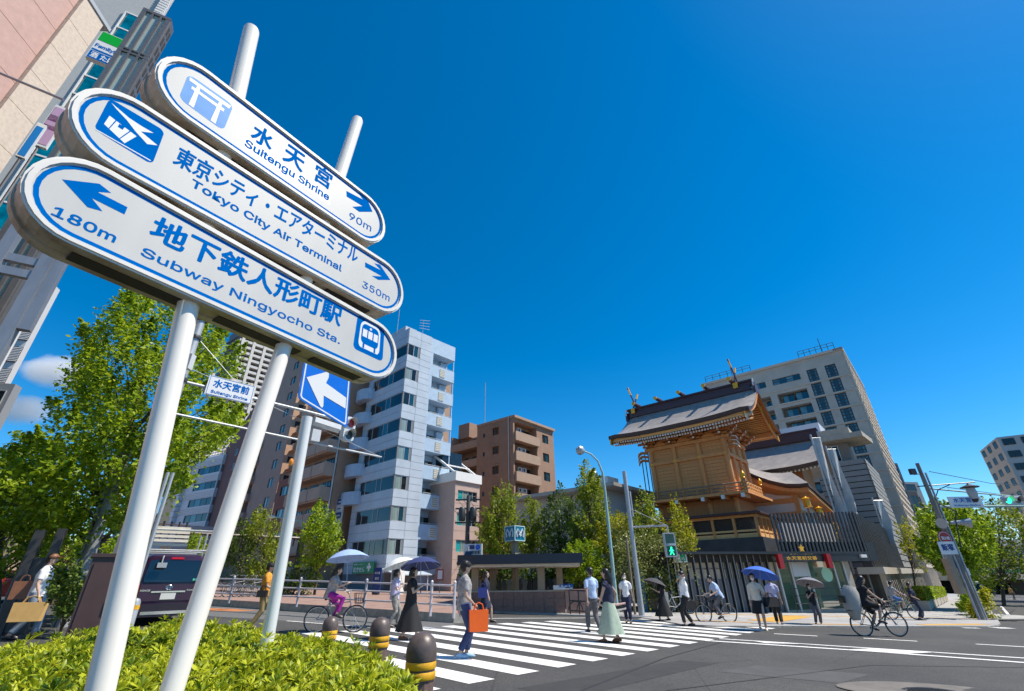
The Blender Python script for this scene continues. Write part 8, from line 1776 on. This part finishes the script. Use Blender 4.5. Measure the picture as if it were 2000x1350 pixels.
def umbrella(label, centre, rad, m, grip, inner=None, tilt=(0, 0)):
    """canopy centre (top), handle runs to the grip"""
    c = Vector(centre); g = Vector(grip); hv = Vector((c.x - g.x, c.y - g.y, 0)); mx_ = .34 * max(.3, c.z - g.z); c = Vector((g.x, g.y, c.z)) + (hv if hv.length < mx_ else hv.normalized() * mx_); t = thing('umbrella', label, 'umbrella', g); ax = (c - g).normalized(); M_ = ax.to_track_quat('Z', 'Y').to_matrix(); o = c - g; n = 8; N = 5; vs = [tuple(o)]; fs = []
    for i in range(1, N + 1):
        f = i / N
        for j in range(n * 3): a = 2 * math.pi * j / (n * 3); sc = 1 - .07 * f * (1 - abs(math.cos(a * n / 2))); vs.append(tuple(o + M_ @ Vector((rad * f * sc * math.cos(a), rad * f * sc * math.sin(a), -rad * .42 * f ** 1.9))))
    k = n * 3
    for j in range(k): fs.append((0, 1 + j, 1 + (j + 1) % k))
    for i in range(N - 1):
        for j in range(k): fs.append((1 + i*k + j, 1 + (i+1)*k + j, 1 + (i+1)*k + (j+1) % k, 1 + i*k + (j+1) % k))
    b = MB(); b.add(vs, fs); part('canopy', b, m, t, smooth=True); b = MB(); b.tube([ax * -.12, o + ax * .06], .009, 6); part('shaft', b, M_GALV, t); b = MB(); b.tube([ax * -.14, ax * .02], .016, 6); part('handle', b, M_DARKF, t)
    b = MB()
    for j in range(n): a = 2 * math.pi * j / n; b.tube([o - ax * rad * .05, o + M_ @ Vector((rad * .5 * math.cos(a), rad * .5 * math.sin(a), -rad * .14)), o + M_ @ Vector((rad * .97 * math.cos(a), rad * .97 * math.sin(a), -rad * .43))], .005, 4)
    part('ribs', b, M_GALV, t, kind='stuff'); return t
def bag(label, top, w_, h_, d_, m, rz=0, nm='bag'):
    t = thing(nm, label, 'bag', top, rz); b = MB(); b.hexa([(-w_ / 2 * .92, -d_ / 2, -h_), (w_ / 2 * .92, -d_ / 2, -h_), (w_ / 2 * .92, d_ / 2, -h_), (-w_ / 2 * .92, d_ / 2, -h_)], [(-w_ / 2, -d_ * .25, -.12), (w_ / 2, -d_ * .25, -.12), (w_ / 2, d_ * .25, -.12), (-w_ / 2, d_ * .25, -.12)]); part('body', b, m, t)
    b = MB()
    for s in (-1, 1): b.tube([(-w_ * .25, s * d_ * .2, -.12), (-w_ * .18, s * .02, -.02), (0, 0, .01), (w_ * .18, s * .02, -.02), (w_ * .25, s * d_ * .2, -.12)], .01, 5)
    part('strap', b, m, t); return t
def bicycle(label, loc, az, m, basket=True, fold=False, cover=None):
    t = thing('bicycle', label, 'bicycle', loc, -R(az)); r = .33; f0, f1 = Vector((0, .56, r)), Vector((0, -.50, r))
    for c in (f0, f1):
        b = MB(); b.tube([(0, c.y + r * math.cos(a), c.z + r * math.sin(a)) for a in [2 * math.pi * i / 30 for i in range(31)]], .019, 6, False); o = part('wheel', b, M_SHOE, t, smooth=True); b = MB(); b.tube([(0, c.y + (r - .03) * math.cos(a), c.z + (r - .03) * math.sin(a)) for a in [2 * math.pi * i / 30 for i in range(31)]], .009, 5, False); b.tube([(-.04, c.y, c.z), (.04, c.y, c.z)], .022, 8)
        for i in range(14): a = 2 * math.pi * i / 14; b.tube([(.03 * (-1) ** i, c.y, c.z), (0, c.y + (r - .03) * math.cos(a), c.z + (r - .03) * math.sin(a))], .0025, 3, False)
        part('rim', b, M_ALU, o)
    bb = Vector((0, -.05, .28)); sd_ = Vector((0, -.22, .78)); hd = Vector((0, .36, .80)); b = MB()
    for P, q in (([bb, sd_ + Vector((0, -.02, .06))], .017), ([bb, hd - Vector((0, -.03, .14))], .019), ([sd_ - Vector((0, 0, .1)), hd - Vector((0, 0, .04))], .016), ([hd + Vector((0, -.03, .12)), hd, Vector((0, .44, .55)), f0], .016)): b.tube(P, q, 7)
    for s in (-1, 1): b.tube([bb + Vector((s * .03, 0, 0)), f1 + Vector((s * .05, 0, 0))], .011, 6); b.tube([sd_ + Vector((s * .02, 0, -.05)), f1 + Vector((s * .05, 0, 0))], .009, 6)
    part('frame', b, m, t, smooth=True); b = MB(); hb = hd + Vector((0, -.02, .22)); b.tube([hb + Vector((-.28, -.14, .0)), hb + Vector((-.16, -.02, .03)), hb, hb + Vector((.16, -.02, .03)), hb + Vector((.28, -.14, 0))], .012, 6); b.tube([hd + Vector((0, -.02, .1)), hb], .014, 6); part('handlebar', b, M_ALU, t, smooth=True)
    b = MB(); b.tube([sd_ + Vector((0, -.13, .1)), sd_ + Vector((0, 0, .11)), sd_ + Vector((0, .14, .09))], [.085, .06, .02], 8); part('saddle', b, M_SHOE, t, smooth=True); b = MB(); b.tube([bb + Vector((-.09, -.1, -.1)), bb + Vector((-.06, 0, 0)), bb + Vector((.06, 0, 0)), bb + Vector((.09, .1, .1))], .012, 6); b.box(-.16, -.07, -.19, -.11, .165, .19); b.box(.07, .16, .01, .09, .365, .39); part('crank', b, M_GALV, t)
    if basket:
        b = MB(); y = .62
        for z, w2 in ((.72, .13), (.84, .16), (.97, .18)): b.tube([(-w2, y - w2 * .8, z), (w2, y - w2 * .8, z), (w2, y + w2 * .8, z), (-w2, y + w2 * .8, z), (-w2, y - w2 * .8, z)], .008, 4)
        for i in range(5):
            for s in (-1, 1): u = -1 + i * .5; b.tube([(u * .13, y + s * .104, .72), (u * .18, y + s * .144, .97)], .005, 3); b.tube([(s * .13, y + u * .104, .72), (s * .18, y + u * .144, .97)], .005, 3)
        b.box(-.13, .13, y - .1, y + .1, .705, .72); part('basket', b, M_DARKF, t)
    if cover:
        b = MB(); b.tube([(0, -.62, .72), (0, -.60, .95), (0, -.55, 1.25), (0, -.50, 1.42)], [.24, .27, .25, .16], 14); b.tube([(0, -.62, .72), (0, -.6, .45)], [.22, .12], 12); part('seat_cover', b, cover, t, smooth=True); b = MB(); b.box(-.17, .17, -.9, -.86, .95, 1.15); part('cover_window', b, M_GLASS, t)
    return t
def PF(px, py, h=0.0): p = G(px, py); return Vector((p.x, p.y, gz(p.x, p.y) + h))
def hgt(foot, px, py): return at(px, py, foot.y).z - foot.z        # height that reaches an image row
RIDE = dict(stride=0)
def ride(k=1.0): return dict(pelvis=Vector((0, -.24, .93)), feet=[Vector((-.12, -.12, .26)), Vector((.12, .06, .46))], hands=[Vector((-.27, .22, 1.0)), Vector((.27, .22, 1.0))], lean=.22)
W_ = cloth('white', (.72, .72, .72)); LB_ = cloth('light blue', (.42, .54, .74)); BK_ = cloth('black', (.014, .014, .016)); NV_ = cloth('navy', (.02, .026, .06)); GY_ = cloth('grey', (.10, .10, .11)); ORG = cloth('orange', (.62, .27, .03)); KH = cloth('khaki', (.34, .24, .10)); PUR = cloth('purple', (.27, .01, .22)); JN = cloth('denim', (.03, .05, .14)); LJ = cloth('pale denim', (.22, .28, .36)); GRN = cloth('sage', (.36, .44, .34)); LAV = cloth('lavender', (.50, .46, .62)); CRM = cloth('cream', (.66, .60, .50)); BRN = mat('brown leather', (.20, .085, .04), .5, n=.15); TAN = mat('paper bag', (.58, .36, .12), .7, n=.08); STR = cloth('grey marl', (.30, .29, .29), .4)
# near the left edge
f = PF(36, 1250); a_ = person('person in white shirt and pale jeans carrying a brown bag and a paper bag', f, 62, min(1.75, hgt(f, 85, 1080)), (W_, 'shirt'), (LJ, 'trousers'), stride=.2, hands=[Vector((-.28, .0, .85)), Vector((.3, .12, .9))], hair='short', hat=BRN); bag('large tan paper carrier bag held low by the person at the left', whand(a_, 'r') + Vector((.0, -.1, -.02)), .62, .5, .18, TAN, R(20), 'paper_bag'); bag('brown leather shoulder bag worn by the person at the left', f + Vector((-.32, -.1, 1.32)), .36, .5, .14, BRN, R(30), 'shoulder_bag')
f = PF(503, 1228, 0); h = 1.70; a_ = person('person in an orange shirt and khaki trousers striding past the one way post', f, 75, h, (ORG, 'shirt'), (KH, 'trousers'), stride=.22, hands=[Vector((-.26, .1, .9)), Vector((.2, .3, 1.0))], hat=BK_, skinc=.40); bag('black waist bag on the person in orange', f + Vector((.05, -.25, 1.12)), .3, .3, .14, BK_, 0, 'waist_bag')
f = PF(650, 1236); bicycle('bicycle ridden by the person in purple trousers, behind the small bollard', f, 82, mat('bike grey', (.25, .25, .27), .4, metal=.4)); a_ = person('cyclist in a grey top and purple trousers holding a pale blue umbrella', f, 82, 1.62, (STR, 'shirt'), (PUR, 'trousers'), hair='long', **{**ride(), 'hands': [Vector((-.25, .22, 1.0)), Vector((.12, .22, 1.22))]}); c = at(680, 1074, f.y); umbrella('pale blue umbrella held over the cyclist in purple trousers', c, .62, cloth('umbrella pale blue', (.30, .42, .72)), whand(a_))
f = PF(765, 1226); a_ = person('person in a lavender white blouse and patterned grey trousers under a white umbrella', f, 80, 1.60, (LAV, 'shirt'), (cloth('patterned grey', (.24, .23, .21), .5), 'trousers'), stride=.15, hands=[Vector((-.22, .05, .85)), Vector((.14, .24, 1.18))], hair='bob'); umbrella('white umbrella with a pale rim next to the navy one', at(762, 1091, f.y), .55, cloth('umbrella white', (.70, .72, .72)), whand(a_))
f = PF(797, 1250); a_ = person('person in a long black dress and sandals under a navy umbrella', f, 85, 1.62, (BK_, 'dress'), (BK_, 'long'), stride=.2, hands=[Vector((-.2, .1, .85)), Vector((.15, .24, 1.2))], hair='bob', sleeve=.4, shoe=BRN); umbrella('navy blue umbrella above the person in the black dress', at(822, 1089, f.y), .56, cloth('umbrella navy', (.025, .04, .14)), whand(a_))
f = PF(903, 1286); a_ = person('person in dark cap, grey tee and navy jeans crossing with an orange bag', f, 70, min(1.72, hgt(f, 905, 1096)), (STR, 'shirt'), (JN, 'trousers'), stride=.1, hands=[Vector((-.25, 0, .85)), Vector((.22, .16, .95))], hat=BK_, shoe=cloth('pale blue canvas', (.30, .48, .62)), skinc=.46); bag('bright orange tote bag carried by the person in the dark cap', whand(a_, 'r') + Vector((.1, -.02, .02)), .40, .50, .14, cloth('orange tote', (.80, .12, .01), .05), R(15), 'tote_bag')
f = PF(948, 1216); a_ = person('person in a navy dress with a blue shoulder bag walking behind the orange bag', f, 95, 1.62, (NV_, 'dress'), (NV_, 'skirt'), stride=.22, hair='bob', sleeve=.5); bag('blue shoulder bag on the person in the navy dress', f + Vector((-.1, -.25, 1.25)), .35, .45, .12, cloth('bag blue', (.03, .05, .22)), 0, 'shoulder_bag')
f = PF(1162, 1236); person('person in pale blue shirt and dark trousers walking away over the crossing', f, -20, min(1.75, hgt(f, 1165, 1103)), (LB_, 'tucked'), (GY_, 'trousers'), stride=.22, skinc=.44)
f = PF(1196, 1255); a_ = person('person in a dark top and long sage green skirt on the crossing', f, -60, min(1.68, hgt(f, 1198, 1103)), (NV_, 'tucked'), (GRN, 'long'), stride=.18, hands=[Vector((-.24, .2, .85)), Vector((.3, -.05, .9))], hair='long', sleeve=.2, shoe=BRN)
q = MB(); o_ = Vector((0, 0, 0)); sc = thing('striped_shawl', 'pink and black striped shawl trailing from the arm of the person in the sage skirt', 'shawl', whand(a_, 'r') + Vector((0, -.05, 0)))
for i, mm in enumerate((cloth('shawl pink', (.60, .38, .34)), BK_, cloth('shawl cream', (.62, .52, .46)))): q = MB(); q.tube([(-.45, .05, .10 - .06 * i), (-.2, -.02, .0 - .06 * i), (.05, -.02, -.06 - .06 * i), (.3, 0, -.02 - .06 * i)], [.03, .035, .035, .025], 8); part('stripe', q, mm, sc, smooth=True)
f = PF(1229, 1217); person('person in a white short sleeved shirt, dark trousers and white mask facing the road', f, 200, 1.66, (W_, 'tucked'), (NV_, 'trousers'), stride=.08, mask=M_MASKW, skinc=.42)
f = PF(1299, 1214); a_ = person('person in a long black dress with a beige shawl under a black and white umbrella', f, -75, 1.58, (BK_, 'dress'), (BK_, 'long'), stride=.2, hands=[Vector((-.16, .26, 1.15)), Vector((.2, .1, .85))], hair='bob', sleeve=.6); umbrella('black umbrella with a pale rim tilted over the person in the long black dress', at(1297, 1130, f.y), .5, cloth('umbrella black', (.05, .05, .055)), whand(a_, 'l')); bag('beige cloth bag hanging behind the person in the long black dress', whand(a_, 'r') + Vector((.2, .05, .3)), .4, .7, .12, CRM, 0, 'cloth_bag')
f = PF(1347, 1224); a_ = person('person in white shirt and blue mask holding a phone to the ear', f, -80, min(1.78, hgt(f, 1347, 1119)), (W_, 'tucked'), (BK_, 'trousers'), stride=.16, hands=[Vector((-.14, .14, 1.55)), Vector((.24, -.12, .84))], mask=mat('mask teal', (.03, .30, .36), .7), skinc=.40); bag('black briefcase in the hand of the person on the phone', whand(a_, 'r') + Vector((.05, 0, .05)), .44, .40, .12, BK_, R(10), 'briefcase')
f = PF(1404, 1217); bicycle('dark bicycle ridden by the person in the pale blue shirt before the louvres', f, -95, M_DARKF); person('cyclist in a pale blue shirt riding past the dark louvres', f, -95, 1.68, (LB_, 'shirt'), (GY_, 'trousers'), hair='short', **{**ride(), 'lean': .4})
bicycle('white road bicycle parked against the dark louvres', PF(1330, 1202) + Vector((0, .3, .05)), 95, M_WHITE, basket=False)
f = PF(1492, 1231); a_ = person('person in cream blouse, black skirt and white mask under a bright blue umbrella', f, 205, min(1.70, hgt(f, 1492, 1113)), (CRM, 'tucked'), (BK_, 'skirt'), stride=.16, hands=[Vector((-.17, .2, 1.2)), Vector((.24, .05, .82))], mask=M_MASKW, hair='bob', sleeve=1.7, shoe=CRM); umbrella('bright blue umbrella with a grey lining over the person in the cream blouse', at(1497, 1108, f.y), .62, cloth('umbrella blue', (.04, .14, .60)), whand(a_, 'l')); bag('large black shoulder bag carried by the person in the cream blouse', f + Vector((.45, -.05, 1.12)), .55, .42, .18, BK_, R(15), 'shoulder_bag')
f = PF(1524, 1222); person('person in a lavender shirt and dark trousers partly behind the person in the cream blouse', f, 30, 1.66, (LAV, 'shirt'), (BK_, 'trousers'), stride=.15)
f = PF(1600, 1222); a_ = person('person in black standing at the kerb with a grey umbrella and looking at a phone', f, 185, min(1.66, hgt(f, 1597, 1143)), (BK_, 'shirt'), (GY_, 'trousers'), stride=.06, hands=[Vector((-.06, .28, 1.08)), Vector((.10, .26, 1.1))], mask=M_MASKW, sleeve=.2, hair='bob'); umbrella('grey umbrella over the person in black by the glass front', at(1583, 1129, f.y), .52, cloth('umbrella grey', (.20, .20, .24)), whand(a_, 'r'))
f = PF(1722, 1243); bicycle('heavy bicycle with a grey covered child seat crossing by the police box', f, 95, M_DARKF, cover=cloth('seat cover grey', (.36, .35, .32))); person('cyclist with long black hair and bare arms riding the bicycle with the covered child seat', f, 95, 1.66, (BK_, 'shirt'), (BK_, 'shorts'), hair='long', sleeve=.2, **ride())
f = PF(1768, 1213); bicycle('pale green bicycle with a black front basket on the pavement corner', f + Vector((0, 0, .05)), 100, mat('bike mint', (.45, .58, .42), .4)); person('child on the pale green bicycle in a grey top and blue shorts', f + Vector((0, 0, .05)), 100, 1.45, (STR, 'shirt'), (cloth('shorts blue', (.04, .12, .30)), 'shorts'), hair='short', **{**ride(), 'pelvis': Vector((0, -.22, .90))})
f = PF(1800, 1214, .05); person('person in a navy tee and wide navy trousers walking along the pavement corner', f, 120, min(1.72, hgt(f, 1797, 1140)), (NV_, 'shirt'), (NV_, 'trousers'), stride=.06, hands=[Vector((-.22, .02, .84)), Vector((.2, .12, .88))], skinc=.42)
f = PF(1982, 1172); person('small far person in yellow beneath the elevated road', f, 90, 1.65, (cloth('far yellow', (.50, .32, .10)), 'shirt'), (GY_, 'trousers'), stride=.2)

# ------------------------------------------------------------------ dark purple van
M_VAN = mat('van purple', (.030, .010, .036), .28, coat=.25, spec=.35); M_CHROME = mat('chrome', (.65, .65, .65), .15, metal=.9); M_TAIL = mat('tail light', (.45, .01, .015), .2); M_VGL = mat('van glass', (.006, .008, .010), .03, spec=.9)
f = G(338, 1222); vF = Fr((f.x, f.y, gz(f.x, f.y)), 48); van = tthing('van', vF, 'dark purple one box van seen from behind with a metal rack on its roof', 'van')
vx0, vx1 = vF.hx(262, 1150)[0], vF.hx(396, 1150)[0]; VW = 1.9; xm = (vx0 + vx1) / 2; zv = vF.hx(330, 1082)[1]; VW = min(2.2, (vx1 - vx0) * .98); Lv = 4.9
def vprof(z): # half width by height
    f_ = z / zv; return VW / 2 * (1 - .02 * max(0, f_ - .5) * 2 - .10 * max(0, f_ - .72) / .28)
b = MB(); zs = [.28, .45, .9, 1.1, zv * .62, zv * .8, zv * .92, zv * .97, zv]; prev = None; rings = []
for z in zs:
    hw = vprof(z) * (1 if z < zv * .95 else (.93 if z < zv * .99 else .80)); y0 = .0 + .10 * max(0, (z - 1.0) / (zv - 1.0)) ** 1.5 + (.12 if z > zv * .99 else 0); c_r = .12; y1 = Lv - max(0, z - 1.0) * .75
    rings.append([(xm - hw, y0 + c_r, z), (xm - hw + c_r * .35, y0 + c_r * .35, z), (xm - hw + c_r, y0, z), (xm + hw - c_r, y0, z), (xm + hw - c_r * .35, y0 + c_r * .35, z), (xm + hw, y0 + c_r, z), (xm + hw, y1 - .2, z), (xm + hw - .2, y1, z), (xm - hw + .2, y1, z), (xm - hw, y1 - .2, z)])
n = 10; b.add([p for r_ in rings for p in r_], [(i*n+j, i*n+(j+1) % n, (i+1)*n+(j+1) % n, (i+1)*n+j) for i in range(len(zs) - 1) for j in range(n)] + [tuple((len(zs) - 1) * n + j for j in range(n)), tuple(range(n - 1, -1, -1))]); part('body', b, M_VAN, van, smooth=True)
yb = lambda z: .10 * max(0, (z - 1.0) / (zv - 1.0)) ** 1.5
def rear(poly, m, nm, off=.012, parent=None):            # panel lying on the rear face
    b = MB(); c = [(xm + x * VW / 2, yb(z * zv) - off, z * zv) for x, z in poly]; b.add(c + [(x, y + .01, z) for x, y, z in c], [tuple(range(len(c))), tuple(range(2 * len(c) - 1, len(c) - 1, -1))] + [(i, (i+1) % len(c), len(c) + (i+1) % len(c), len(c) + i) for i in range(len(c))]); return part(nm, b, m, parent or van)
rw = rear([(-.80, .60), (.80, .60), (.84, .64), (.80, .88), (.74, .91), (-.74, .91), (-.80, .88), (-.84, .64)], M_VGL, 'rear_window', .03)
tg_ = rear([(-.86, .34), (.86, .34), (.86, .57), (-.86, .57)], M_VAN, 'tailgate', .02); rear([(-.52, .455), (.48, .455), (.48, .475), (-.52, .475)], M_CHROME, 'chrome_strip', .04); rear([(-.22, .36), (.22, .36), (.22, .445), (-.22, .445)], mat('number plate', (.62, .62, .58), .5), 'number_plate', .035); rear([(-.2, .925), (.2, .925), (.18, .955), (-.18, .955)], M_TAIL, 'high_brake_light', .02)
for s in (-1, 1): rear([(s * .88, .36), (s * .97, .36), (s * .97, .58), (s * .90, .58)][::s], M_TAIL, 'tail_light', .02)
b = MB(); zB_ = zv * .30; b.box(xm - VW / 2 * .98, xm + VW / 2 * .98, -.09, .1, .26, zB_); part('bumper', b, mat('bumper', (.018, .012, .02), .35, coat=.4), van); b = MB(); b.box(xm - VW * .33, xm + VW * .33, -.105, -.092, .32, .40); part('bumper_trim', b, M_CHROME, van)
b = MB(); x0 = xm - .02 * VW; z0 = zv * .525
b.tube([(x0 + .085 * math.cos(t), -.03, z0 + .06 * math.sin(t)) for t in [j * math.pi / 10 for j in range(21)]], .009, 5, False); b.tube([(x0 + .04 * math.cos(t), -.03, z0 + .055 * math.sin(t)) for t in [j * math.pi / 8 for j in range(17)]], .008, 5, False); b.tube([(x0 + .075 * math.cos(t), -.03, z0 + .025 + .025 * math.sin(t)) for t in [j * math.pi / 8 for j in range(17)]], .008, 5, False); part('oval_emblem', b, M_CHROME, van)
b = MB(); text_in(b, 'HIACE', xm - VW * .42, zv * .475, xm - VW * .28, zv * .475, .06, -.026, .04); text_in(b, 'Super GL', xm + VW * .26, zv * .475, xm + VW * .42, zv * .475, .05, -.026, .03); part('lettering', b, M_CHROME, van)
b = MB(); b.tube([(xm - VW * .22, .1, zv * .97), (xm - VW * .24, -.12, zv * .93), (xm - VW * .24, -.14, zv * .86)], .02, 6); b.box(xm - VW * .30, xm - VW * .16, -.2, -.1, zv * .80, zv * .87); part('rear_mirror', b, M_GALV, van)
for y in (.95, 3.9):
    for s in (-1, 1): b = MB(); c = xm + s * (VW / 2 - .12); k0 = len(b.v); b.lathe([(.20, -.12), (.33, -.10), (.34, 0), (.33, .10), (.20, .12)], 20); b.v = [(c + z, y + x, .34 + y_) for x, y_, z in b.v]; o = part('wheel', b, M_SHOE, van, smooth=True); q = MB(); q.lathe([(.02, -.125), (.19, -.122), (.2, .122), (.02, .125)], 16); q.v = [(c + z, y + x, .34 + y_) for x, y_, z in q.v]; part('rim', q, M_ALU, o)
for i, (u, c) in enumerate(((.62, (.1, .5, .2)), (.70, (.05, .3, .6)), (.74, (.6, .6, .6)))): rear([(u, .615), (u + .06, .615), (u + .06, .645), (u, .645)], mat('sticker%d' % i, c, .4), 'sticker', .042)
rk = thing('roof_rack', 'silver pipe and plank rack strapped on the roof of the dark purple van', 'rack', vF.O, vF.rz)
b = MB()
for y in (.35, 1.5, 2.6): b.tube([(xm - VW * .5, y, zv + .12), (xm + VW * .5, y, zv + .12)], .03, 6); b.tube([(xm + VW * .5, y, zv - .05), (xm + VW * .5, y, zv + .75)], .03, 6)
b.tube([(xm - VW * .5, .3, zv + .72), (xm + VW * .5, .3, zv + .72)], .03, 6); part('pipe', b, M_GALV, rk)
for k in range(5): b = MB(); b.box(xm - VW * .42, xm + VW * .12, .5 + .05 * k, .55 + .05 * k, zv + .25 + .13 * k, zv + .33 + .13 * k); part('plank', b, mat('plank pale', (.62, .58, .5), .7, n=.1), rk)
# ------------------------------------------------------------------ far vehicles and parked bicycles
f = G(1912, 1178); wv = thing('parked_van', 'small pale van parked far along the kerb of the side street', 'van', (f.x, f.y, gz(f.x, f.y)), -R(41.5)); b = MB(); b.prismx([(0, .3), (-.05, 1.0), (.25, 1.95), (2.8, 1.95), (3.5, 1.1), (3.6, .3)], -.85, .85); part('body', b, M_WHITE, wv); b = MB(); b.hexa([(-.75, -.06, 1.08), (.75, -.06, 1.08), (.75, -.04, 1.08), (-.75, -.04, 1.08)], [(-.68, .16, 1.78), (.68, .16, 1.78), (.68, .19, 1.78), (-.68, .19, 1.78)]); part('rear_window', b, M_GLASS, wv)
for s in (-1, 1): b = MB(); b.box(s * .78 - .08, s * .78 + .08, -.06, -.03, .7, 1.0); part('tail_light', b, M_TAIL, wv)
for y in (.6, 2.9):
    for s in (-1, 1): b = MB(); b.lathe([(.2, -.08), (.3, -.07), (.3, .07), (.2, .08)], 14); b.v = [(s * .8 + z, y + x, .3 + y_) for x, y_, z in b.v]; part('wheel', b, M_SHOE, wv)
for i, px in enumerate((408, 428, 450, 470)): p = H(px, 1168, .3); bicycle(('parked bicycle behind the guard rail nearest the second sign post', 'second parked bicycle behind the guard rail', 'third parked bicycle behind the guard rail', 'fourth parked bicycle behind the guard rail next to the person in orange')[i], p + Vector((0, 1.5, 0)), 20 + 9 * i, M_GALV if i % 2 else M_DARKF)['group'] = 'parked bicycles behind the guard rail'
for i, px in enumerate((1925, 1945, 1962)): p = PF(px, 1168); bicycle(('far parked bicycle below the elevated road beside the pale van', 'middle far parked bicycle below the elevated road', 'far parked bicycle below the elevated road nearest the person in yellow')[i], p, 60, M_DARKF)['group'] = 'far parked bicycles'
for i, (px, c) in enumerate(((8, (.35, .02, .02)), (78, (.02, .02, .025)), (112, (.3, .02, .03)))):
    f = G(px, 1180 - i * 2); cr = thing('parked_car', ('red car far down the avenue at the frame edge', 'dark car far down the avenue behind the walking person', 'car with red tail lights behind the grey pole')[i], 'car', (f.x, f.y, gz(f.x, f.y)), R(48)); b = MB(); b.prismx([(0, .3), (0, .9), (.5, 1.4), (2.4, 1.4), (3.2, .9), (4.1, .8), (4.1, .3)], -.8, .8); part('body', b, mat('car%d' % i, c, .25, coat=.8), cr); b = MB(); b.box(-.65, .65, .16, .2, 1.0, 1.3); part('rear_window', b, M_GLASS, cr)
    for s in (-1, 1): b = MB(); b.box(s * .65 - .12, s * .65 + .12, -.03, -.003, .65, .88); part('tail_light', b, M_TAIL, cr)
    for y in (.7, 3.3):
        for s in (-1, 1): b = MB(); b.lathe([(.2, -.08), (.3, -.07), (.3, .07), (.2, .08)], 14); b.v = [(s * .76 + z, y + x, .3 + y_) for x, y_, z in b.v]; part('wheel', b, M_SHOE, cr)
